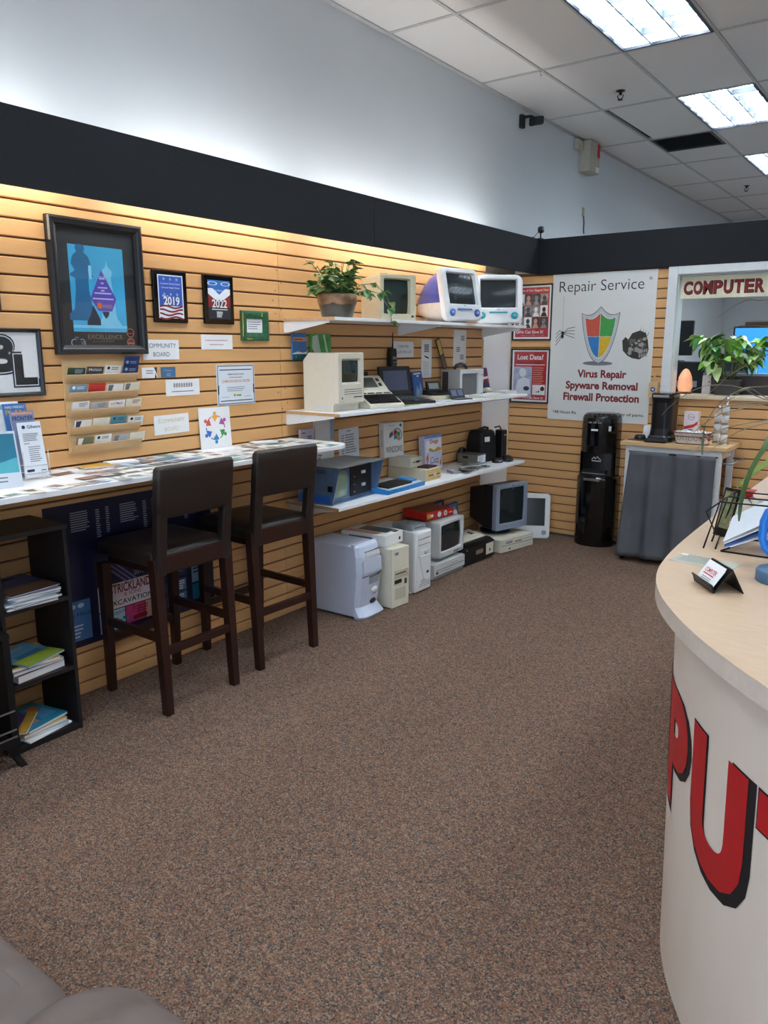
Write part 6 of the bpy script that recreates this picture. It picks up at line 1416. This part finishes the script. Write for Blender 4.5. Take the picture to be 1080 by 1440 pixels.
# --- office behind the window
t = thing('office_bench', 'dark office bench behind the window carrying printer and plant', 'bench', (0, 0, 0))
MB().box(1.55, 4.2, 6.72, 7.35, 1.15, 1.18).build('top', BLKW, t, .002); MB().box(1.55, 1.58, 6.72, 7.35, 0, 1.15).build('side', BLKW, t); MB().box(4.17, 4.2, 6.72, 7.35, 0, 1.15).build('side', BLKW, t)
t = thing('flat_printer', 'flat dark brown fronted machine behind sill with white end panel', 'printer', (1.80, 6.83, 1.1805)); MB().box(-.16, .28, -.08, .20, 0, .255).build('body', mat('umber_plastic', (58, 46, 44), .4), t, .006); MB().box(-.23, -.161, -.08, .20, 0, .255).build('end_panel', WPLA, t, .004); MB().box(-.23, .28, -.075, .20, .256, .275).build('lid', GY1, t, .004); MB().box(-.18, -.17, -.081, -.0805, .20, .21).build('badge', INK, t)
t = thing('paper_tray', 'stack of paper tray with mustard box top behind window', 'tray', (1.70, 7.0, 1.456)); MB().box(-.15, .17, -.12, .12, 0, .10).build('tray', GY1, t, .003); MB().box(-.13, .15, -.1206, -.12, .015, .085).build('tray_window', mat('slate_panel', (70, 84, 96), .4), t); MB().box(-.15, .17, -.12, .12, .101, .155).build('mustard_box', mat('mustard_card', (150, 124, 62), .6), t, .002)
t = thing('office_plant', 'leafy bright green plant in dark planter behind the window', 'plant', (2.02, 6.86, 1.456))
t.location = (1.80, 6.605, WZ0)
MB().loft([[(a, b, z_) for a, b in rr(w1, w2, .02, 3)] for z_, w1, w2 in ((0, .17, .12), (.115, .20, .13), (.12, .19, .12))]).build('planter', mat('dark_planter', (60, 58, 56), .5), t); MB().box(-.09, .09, -.055, .055, .105, .117).build('soil', SOIL, t)
OL = [leaf_mesh('leaf', .115, .07, mat('office_leaf', (140, 196, 80), .35, var=.25, scale=12)), leaf_mesh('leaf', .12, .07, mat('office_leaf_dark', (60, 120, 50), .35, var=.25, scale=12)), leaf_mesh('leaf', .11, .065, mat('office_leaf_pale', (206, 228, 160), .35, var=.2, scale=12))]
q = MB(); rnd = random.Random(21)
for k in range(20):
    a = rnd.uniform(0, 2*PI); rch = rnd.uniform(.05, .24); top = rnd.uniform(.20, .40)-rch*.25
    p0 = Vector((.03*math.cos(a), .02*math.sin(a), .11)); p2 = Vector((rch*math.cos(a), max(-.05, rch*.7*math.sin(a)), .11+top)); pm = (p0+p2)/2+Vector((0, 0, .06)); path = [p0*(1-u)**2+pm*2*u*(1-u)+p2*u*u for u in (0, .25, .5, .75, 1)]
    q.tube(path, .004, 5)
    for u in (2, 3, 4, 4, 4): put_leaf(t, rnd.choice(OL), path[u], a+rnd.uniform(-1.3, 1.3), rnd.uniform(-.9, .25), rnd.uniform(-.4, .4), rnd.uniform(1.0, 1.45))
q.build('stems', STEM, t)
t = thing('desktop_screen', 'bright blue computer screen glowing behind the office plant', 'monitor', (2.06, 7.20, 1.1805), R(3))
SB = bpy.data.materials.new('blue_screen'); SB.use_nodes = True; b_ = SB.node_tree.nodes['Principled BSDF']; b_.inputs['Base Color'].default_value = S(20, 60, 160); b_.inputs['Emission Color'].default_value = S(40, 130, 235); b_.inputs['Emission Strength'].default_value = 1.1; b_.inputs['Roughness'].default_value = .3
MB().box(-.38, .38, 0, .03, .22, .655).build('bezel', BLK, t, .004); MB().box(-.365, .365, -.0015, -.0005, .235, .64).build('screen', SB, t); MB().box(-.04, .04, .03, .05, .01, .5).build('neck', BLK, t); MB().box(-.14, .14, -.06, .12, 0, .012).build('foot', BLK, t, .003)
t = thing('bench_speaker', 'black box speaker on bench behind window at right', 'speaker', (2.20, 6.86, 1.1805)); MB().box(-.11, .14, -.09, .09, 0, .30).build('cabinet', mat('black_rack2', (20, 20, 22), .6), t, .01); MB().lathe([(.07, 0), (.06, -.01), (0, -.012)], 20).xf(lambda x, y, z: (.015+x, -.0905+z, .12+y)).build('cone', DGREY, t); MB().box(.0, .03, -.092, -.09, .24, .25).build('badge', STEEL, t)
t = thing('dark_cabinet', 'black equipment rack with monitor on it at left behind window', 'rack', (1.02, 8.2, 0)); MB().box(-.35, .35, -.25, .25, 0, 1.52).build('body', mat('black_rack', (24, 26, 30), .6), t, .004); MB().box(-.2, .2, -.2506, -.25, 1.28, 1.34).build('label_strip', GY1, t); MB().box(-.3, .3, -.253, -.25, .2, 1.2).build('door', BLK, t)
t = thing('rack_monitor', 'black monitor seen from back on the equipment rack', 'monitor', (.92, 8.15, 1.521)); MB().box(-.26, .18, -.02, .02, .06, .40).build('panel', BLK, t, .006); MB().box(-.08, .0, .02, .05, 0, .3).build('neck', BLK, t); MB().box(-.16, .08, -.08, .12, 0, .012).build('foot', BLK, t)
t = thing('shelf_frame', 'black open shelf frame with clutter beyond the window', 'shelf', (1.45, 8.4, 0))
for x_ in (-.05, .62): MB().box(x_, x_+.05, -.2, .2, 0, 1.66).build('upright', BLK, t)
for z_ in (1.2, 1.62): MB().box(-.05, .67, -.2, .2, z_, z_+.04).build('shelf', BLK, t)
t = thing('clutter_box', 'small pale carton on the black shelf frame beyond window', 'box', (1.58, 8.36, 1.2405)); MB().box(-.06, .06, -.1, .1, 0, .24).build('carton', GY1, t, .003); MB().rect(-.04, .04, -.04, .04, 0).xf(lambda x, y, z: (x, -.1006, .12+y)).build('label', INK, t)
t = thing('spray_can', 'small red capped can beside the plant behind window', 'can', (2.235, 6.70, WZ0)); t.location = (2.14, 6.62, WZ0); MB().lathe([(0, 0), (.018, 0), (.018, .07), (.012, .08), (0, .08)], 14).build('can', BLK, t); MB().lathe([(.013, .08), (.013, .125), (0, .13)], 14).build('cap', INKR, t)
# ================================================================== RECEPTION DESK
DZ = 1.07
out = [(2.60, 4.05), (2.61, 3.31), (2.615, 2.90), (2.628, 2.46), (2.642, 2.25), (2.663, 2.09), (2.695, 1.97), (2.74, 1.86), (2.80, 1.755), (2.87, 1.65), (2.95, 1.55), (3.06, 1.435), (3.20, 1.32), (3.36, 1.22), (3.55, 1.14), (3.80, 1.08), (4.10, 1.05), (4.60, 1.05)]
def smooth(P, it=2):
    for _ in range(it):
        Q = [P[0]]
        for a, b in zip(P, P[1:]): Q += [(a[0]*.75+b[0]*.25, a[1]*.75+b[1]*.25), (a[0]*.25+b[0]*.75, a[1]*.25+b[1]*.75)]
        P = Q+[P[-1]]
    return P
def offset(P, d):
    Q = []
    for i, p in enumerate(P):
        a = P[max(0, i-1)]; b = P[min(len(P)-1, i+1)]; dx, dy = b[0]-a[0], b[1]-a[1]; L = math.hypot(dx, dy); Q.append((p[0]-dy/L*d, p[1]+dx/L*d))
    return Q
oc = smooth(out); bc = offset(oc, .085); ic = offset(oc, .78)
ic = [p for p in ic]
t = thing('reception_desk', 'curved maple reception desk with red lettering at right', 'desk', (0, 0, 0))
# top slab between outer edge and inner edge
def slab(A, B, z0, z1):
    q = MB(); n = len(A); vs_ = [(p[0], p[1], z) for z in (z0, z1) for p in A]+[(p[0], p[1], z) for z in (z0, z1) for p in B]; fs_ = []
    for i in range(n-1):
        fs_ += [(i, i+1, n+i+1, n+i), (2*n+i, 3*n+i, 3*n+i+1, 2*n+i+1), (n+i, n+i+1, 3*n+i+1, 3*n+i), (i, 2*n+i, 2*n+i+1, i+1)]
    fs_ += [(0, n, 3*n, 2*n), (n-1, 3*n-1, 4*n-1, 2*n-1)]
    return q.add(vs_, fs_)
slab(oc, ic, DZ-.001, DZ).build('top_surface', MAPLE, t)
slab(oc, ic, DZ-.042, DZ-.0012).build('edge_band', mat('edge_band', (214, 200, 186), .4), t)
tc_ = offset(oc, .055)      # the front leans outward towards the top
fp = slab(bc, offset(oc, .12), 0.0, DZ-.0425); nA = len(bc)
fp.v[nA:2*nA] = [(p[0], p[1], DZ-.0425) for p in tc_]; fp.build('front_panel', DFRONT, t)
slab(offset(oc, .64), offset(oc, .67), 0.0, DZ-.0425).build('inner_panel', DFRONT, t)
# painted word wrapped round the front: arc-length map
arc = [0]
for a, b in zip(bc, bc[1:]): arc.append(arc[-1]+math.hypot(b[0]-a[0], b[1]-a[1]))
def on_front(s, z, d):
    s = max(0, min(arc[-1]-1e-4, s)); i = max(k for k in range(len(arc)-1) if arc[k] <= s); f = (s-arc[i])/(arc[i+1]-arc[i])
    w_ = z/(DZ-.0425); a, b = [(bc[k][0]*(1-w_)+tc_[k][0]*w_, bc[k][1]*(1-w_)+tc_[k][1]*w_) for k in (i, i+1)]; dx, dy = b[0]-a[0], b[1]-a[1]; L = math.hypot(dx, dy)
    return (a[0]+dx*f+dy/L*d, a[1]+dy*f-dx/L*d, z)
def wrap_text(ch, s0, wd, z0, ht, d, mt, nm, bold, ds=0, dz=0, shear=0):
    v, f, x0, x1, y0, y1 = text_mesh(ch, bold)
    bm = bmesh.new(); vv = [bm.verts.new(((a-x0)/(x1-x0)*wd, (b-y0)/(y1-y0)*ht, 0)) for a, b in v]
    for q in f:
        try: bm.faces.new([vv[i] for i in q])
        except ValueError: pass
    n = max(2, int(wd/.015))
    for k in range(1, n): bmesh.ops.bisect_plane(bm, geom=bm.verts[:]+bm.edges[:]+bm.faces[:], plane_co=(wd*k/n, 0, 0), plane_no=(1, 0, 0))
    for q in bm.verts: q.co = on_front(s0+q.co.x+ds, z0+q.co.y+dz, d)
    bmesh.ops.recalc_face_normals(bm, faces=bm.faces)
    me = bpy.data.meshes.new(nm); bm.to_mesh(me); bm.free(); me.materials.append(mt)
    o = bpy.data.objects.new(nm, me); COL.objects.link(o); o.parent = t
SB_, SW, SZ, SH = None, None, None, None
def arc_of(px, py):
    return min(range(len(bc)), key=lambda i: (bc[i][0]-px)**2+(bc[i][1]-py)**2)
LET = dict(C=.26, O=.27, M=.33, P=.22, U=.25, T=.26, E=.23, R=.25)
sU = 2.315
LZ, LH, GAP = .495, .325, .035
pos_ = {}
s = sU; pos_['U'] = s
s = sU-GAP
for ch in 'PMOC': s -= LET[ch]; pos_[ch] = s; s -= GAP
s = sU+LET['U']+GAP
for ch in 'TER': pos_[ch] = s; s += LET[ch]+GAP
for ch, s in pos_.items():
    wrap_text(ch, s, LET[ch]+.03, LZ-.012, LH+.024, .0012, INK, 'letter_shadow', .06, ds=-.004, dz=-.008)
    wrap_text(ch, s, LET[ch], LZ, LH, .0022, DRED, 'letter', .055)

# --- things on the desk
MESH = mat('black_wire', (18, 18, 20), .4, metal=.4)
t = thing('card_holder', 'black mesh business card holder on desk', 'card holder', (2.833, 2.005, DZ), R(-52))
# local: front edge along x, tilts back in +y
MB().loft([[(-.055, -.03, .002), (.055, -.03, .002), (.055, -.026, .002), (-.055, -.026, .002)], [(-.055, -.036, .022), (.055, -.036, .022), (.055, -.032, .022), (-.055, -.032, .022)]]).build('front_lip', MESH, t)
MB().add([(-.055, -.03, .002), (.055, -.03, .002), (.055, .012, .062), (-.055, .012, .062), (-.055, -.028, .0005), (.055, -.028, .0005), (.055, .015, .062), (-.055, .015, .062)], [(0, 1, 2, 3), (4, 7, 6, 5), (0, 4, 5, 1), (2, 6, 7, 3), (0, 3, 7, 4), (1, 5, 6, 2)]).build('back_plate', MESH, t)
MB().add([(-.055, .012, .062), (.055, .012, .062), (.055, .045, .0), (-.055, .045, .0), (-.055, .015, .062), (.055, .015, .062), (.055, .048, .0), (-.055, .048, .0)], [(0, 1, 2, 3), (4, 7, 6, 5), (0, 4, 5, 1), (2, 6, 7, 3), (0, 3, 7, 4), (1, 5, 6, 2)]).build('rear_leg', MESH, t)
MB().tube([(-.055, -.036, .022), (.055, -.036, .022)], .0025, 6).build('rim', BLK, t)
Mh = LOC(2.833, 2.005, DZ, R(-52)) @ Matrix.Translation((0, -.0305, .006)) @ Matrix.Rotation(R(55), 4, 'X')
for k in range(3):
    o = sheet('business_card', ['rear white business card in mesh holder', 'middle white business card in mesh holder', 'front white business card with red lettering in mesh holder'][k], 'card', Mh @ Matrix.Translation((.004*k-.004, .030+.004*(2-k), .0012+.0014*k)), .092, .054, PAPER, .001, 'cards in the mesh holder')
MB().text('COMPUTER', -.006, .010, .0015, h=.012, w=.06, bold=.02).rect(-.036, .02, -.002, .001, .0014).build('lettering', INKR, o); MB().lines(-.03, .02, -.008, 3, .005, .002, .0014).build('small_print', INKG, o)
o = sheet('laminated_sheet', 'clear laminated printed sheet lying flat on desk', 'sheet', LOC(2.752, 2.235, DZ+.0004, R(-8)), .17, .10, mat('laminate', (206, 206, 190), .15), .0008); q = MB().lines(-.07, .03, .035, 6, .012, .004, .0012); q.rect(.045, .06, -.035, .0, .0012); q.rect(.065, .075, -.035, -.01, .0012); q.build('print', INKG, o)
MB().rect(-.085, -.065, .03, .048, .0013).build('label', PAPER, o)
# wire file rack
t = thing('file_rack', 'black wire file rack holding papers on desk', 'rack', (2.83, 2.48, DZ), R(0))
def wr(p, nm='wire'): MB().tube(p, .0028, 6).build(nm, MESH, t)
wr([(-.07, -.10, .003), (.12, -.10, .003), (.14, -.08, .003), (.14, .10, .003), (-.12, .10, .003), (-.09, -.08, .003)])
for yy in (-.10, .0, .10):
    wr([(-.12, yy, .004), (-.085, yy, .15), (.14, yy+.02, .15)]); wr([(.14, yy, .004), (.14, yy+.02, .15)])
wr([(-.085, -.10, .15), (-.085, .10, .15)]); wr([(.14, -.08, .15), (.14, .12, .15)]); wr([(-.13, .10, .003), (-.14, -.02, .10), (-.085, .10, .15)])
wr([(-.07, -.10, .003), (.02, .05, .035), (.12, -.10, .06)])
for k, (mt, an) in enumerate(((PAPERB, 28), (mat('blue_folder', (70, 100, 170), .5), 28), (PAPER, 28), (PAPERB, 28))):
    o = sheet('paper_sheet', ['lowest white paper slanting in wire rack', 'blue folder edge between papers in wire rack', 'plain white paper second from top in wire rack', 'topmost white paper slanting in wire rack'][k], 'paper', LOC(2.865-.004*k, 2.47, DZ+.090+.009*k, R(-4-3*k), R(26), R(-an-2*k)), .25, .15, mt, .0015, 'papers in the wire rack')
t = thing('photo_holder', 'small dark photo card clipped at left of wire rack', 'card', M=LOC(2.715, 2.57, DZ+.0, R(-30)) @ Matrix.Rotation(R(76), 4, 'X'))
MB().box(-.03, .03, 0.004, .16, 0, .004).build('frame', MESH, t); MB().rect(-.024, .024, .03, .15, .0044).build('photo', mat('olive_photo', (120, 124, 90), .4, var=.4, scale=50), t)
t = thing('candy_bag', 'clear candy bag tied with red ribbon behind wire rack', 'bag', (2.73, 2.86, DZ)); MB().loft([[(a, b, z_) for a, b in rr(w1, w1, .02, 4)] for z_, w1 in ((0, .09), (.03, .11), (.07, .09), (.09, .03))], smooth=True).build('bag', mat('cellophane', (214, 204, 190), .2, var=.2), t); MB().loft([[(a, b, z_) for a, b in rr(w1, w1, .01, 3)] for z_, w1 in ((.09, .03), (.10, .028), (.112, .05))], smooth=True).build('ribbon', INKR, t)
# blue stand
t = thing('tape_dispenser', 'bright blue looped stand on round grey-blue base at right edge', 'stand', (2.955, 2.155, DZ)); 
MB().lathe([(0, 0), (.055, 0), (.057, .004), (.057, .028), (.052, .034), (0, .034)], 28).build('base', mat('slate_blue', (76, 112, 146), .45), t)
MB().tube([(-.012, 0, .03), (-.012, 0, .05), (-.022, 0, .068), (-.042, 0, .085), (-.05, 0, .11), (-.05, 0, .155), (-.042, 0, .18), (-.02, 0, .195), (.04, 0, .198)], .0105, 10).build('arm', mat('bright_blue', (30, 120, 214), .35), t); MB().box(-.028, .06, -.02, .02, .10, .172).build('card_block', PAPERB, t, .002)
t = thing('pen_cup', 'dark pen cup behind the blue stand', 'cup', (2.935, 2.30, DZ)); MB().lathe([(0, 0), (.03, 0), (.036, .19), (.033, .19), (.028, .005), (0, .005)], 20).build('cup', mat('brown_black', (40, 32, 30), .4), t); MB().tube([(0, 0, .01), (.01, .01, .24)], .004, 6).build('pen', BLK, t)

# --- strap-leaf plant on the desk, beyond the right edge
t = thing('strap_leaf_plant', 'arching strap-leaf plant reaching in from right edge over desk', 'plant', (3.02, 2.86, DZ))
MB().lathe([(0, 0), (.085, 0), (.11, .16), (.115, .18), (.10, .18), (.09, .15), (0, .15)], 24).build('pot', mat('terracotta', (150, 90, 64), .7), t); MB().lathe([(0, .15), (.095, .15), (0, .16)], 18).build('soil', SOIL, t)
def strap(pts, w0, mt):
    P = [Vector(p) for p in pts]; vs_ = []; fs_ = []; path = []
    n = 14
    for i in range(n+1):
        u = i/n*(len(P)-1); k = min(int(u), len(P)-2); f = u-k
        a, b, c_, d = P[max(k-1, 0)], P[k], P[k+1], P[min(k+2, len(P)-1)]
        path.append(.5*((2*b)+(c_-a)*f+(2*a-5*b+4*c_-d)*f*f+(-a+3*b-3*c_+d)*f**3))
    for i, p in enumerate(path):
        dv = (path[min(i+1, n)]-path[max(i-1, 0)]).normalized(); sd = dv.cross(Vector((0, 0, 1)))
        if sd.length < .05: sd = Vector((1, 0, 0))
        sd.normalize(); up = sd.cross(dv); hw = w0/2*math.sin(PI*(.12+.86*i/n))**.6
        vs_ += [p-sd*hw+up*hw*.3, p, p+sd*hw+up*hw*.3]
    for i in range(n):
        for j in range(2): a = i*3+j; fs_.append((a, a+3, a+4, a+1))
    return MB().add(vs_, fs_, 0, True).build('leaf', mt, t)
SL1 = mat('strap_leaf', (92, 104, 70), .35, var=.25, scale=10); SL2 = mat('strap_leaf_dull', (124, 122, 98), .4, var=.25, scale=10)
# leaf courses: directions read from the photograph, at the distance of the pot on the desk
def PX(px, py, dist):
    d = (px-540)*rv-(py-720)*uv+FPX*fv; k = dist/math.hypot(d.x, d.y)
    return CAM_LOC+d*k-Vector((3.02, 2.86, DZ))
courses = [([(1072, 424), (1045, 424), (1007, 448)], .30, SL2), ([(1085, 461), (1047, 458), (1023, 464)], .22, SL2), ([(1085, 497), (1068, 507), (1030, 525), (990, 561)], .05, SL1),
    ([(1070, 562), (1047, 547), (1013, 542), (985, 545), (952, 563), (930, 585)], .12, SL2), ([(1082, 572), (1063, 568), (1033, 570), (1008, 578), (980, 600)], -.05, SL1), ([(1080, 561), (1057, 548), (1040, 552), (1020, 570)], .16, SL2),
    ([(1075, 569), (1064, 571), (1019, 581), (992, 595), (974, 611), (961, 629)], -.10, SL1), ([(1080, 592), (1039, 598), (1011, 607), (990, 621), (972, 642)], -.16, SL2), ([(1060, 545), (1040, 550), (1015, 565), (992, 597), (987, 640)], -.2, SL1), ([(1085, 596), (1072, 597), (1039, 607), (1015, 621), (994, 638)], .0, SL2)]
for pts, dd, mt in courses:
    D0 = 2.87+dd
    strap([(.0, .0, .15), PX(1175, 600, 2.87+dd*.3), PX(1125, 2*pts[0][1]-pts[1][1] if False else pts[0][1]+4, D0)]+[PX(x_, y_, D0) for x_, y_ in pts], .021, mt)
for k in range(8):
    a_ = R(-100+k*32); strap([(0, 0, .15), (.08*math.cos(a_), .08*math.sin(a_), .45), (.22*math.cos(a_), .22*math.sin(a_), .55), (.36*math.cos(a_), .36*math.sin(a_), .36+.02*k)], .014, SL1 if k % 2 else SL2)
strap([(.0, -.02, .15), PX(1150, 620, 2.72), PX(1100, 600, 2.62), PX(1076, 630, 2.57), PX(1055, 666, 2.54), PX(1043, 703, 2.52), PX(1039, 733, 2.51)], .022, mat('dark_strap', (60, 92, 44), .35, var=.2, scale=10))
strap([(.0, .02, .15), PX(1160, 640, 2.80), PX(1110, 640, 2.74), PX(1075, 657, 2.72), PX(1037, 686, 2.70)], .070, mat('broad_leaf', (130, 160, 70), .35, var=.2, scale=8))

# ================================================================== SOFA ARM (bottom left corner)
SOFA = mat('taupe_microfibre', (106, 94, 89), .75, var=.14, scale=6)
nt_ = SOFA.node_tree; wv = nt_.nodes.new('ShaderNodeTexWave'); wv.inputs['Scale'].default_value = 2.2; wv.inputs['Distortion'].default_value = 7; wv.inputs['Detail'].default_value = 1; wv.inputs['Detail Scale'].default_value = .8
bp_ = nt_.nodes.new('ShaderNodeBump'); bp_.inputs['Strength'].default_value = .8; bp_.inputs['Distance'].default_value = .02
tc2 = nt_.nodes.new('ShaderNodeTexCoord'); nt_.links.new(tc2.outputs['Object'], wv.inputs['Vector']); nt_.links.new(wv.outputs['Fac'], bp_.inputs['Height']); nt_.links.new(bp_.outputs['Normal'], nt_.nodes['Principled BSDF'].inputs['Normal'])
t = thing('sofa', 'taupe soft sofa arm and cushion cut by bottom left corner', 'sofa', (0, 0, 0))
def pillow(x0, x1, y0, y1, z0, z1, r, nm, sag=.0, seed=0):
    lo = []; n = 10; rnd = random.Random(seed)
    cx, cy = (x0+x1)/2, (y0+y1)/2
    for k in range(n+1):
        a = -PI/2+PI*k/n; s_ = r*(1-math.cos(a)); z_ = z0+r+(r*math.sin(a)) if a < 0 else z1-r+r*math.sin(a)
        lo.append([(p, q_, z_+.006*math.sin(p*23+seed)*math.sin(q_*17)*(1 if a > 0 else 0)) for p, q_ in rr(x1-x0-2*s_, y1-y0-2*s_, min(max(.01, r*1.2-s_*.6), (x1-x0-2*s_)/2-.004, (y1-y0-2*s_)/2-.004), 6, cx, cy)])
    return MB().loft(lo, smooth=True).build(nm, SOFA, t)
MB().box(.45, 2.08, -.28, .58, .06, .27).build('base', SOFA, t, .02)
pillow(.48, 1.26, -.12, .675, .26, .465, .07, 'seat_cushion', seed=1); pillow(1.265, 2.055, -.12, .675, .26, .465, .07, 'seat_cushion', seed=2)
pillow(2.01, 2.47, -.28, .765, .03, .51, .13, 'arm', seed=3); pillow(.18, .49, -.28, .70, .03, .56, .13, 'arm', seed=4)
pillow(.48, 2.05, -.32, -.08, .25, .88, .09, 'backrest', seed=5)
for x_ in (.3, 2.2):
    for y_ in (-.2, .6): MB().lathe([(.025, 0), (.03, .06)], 12, (x_, y_, 0)).build('foot', BLKW, t)
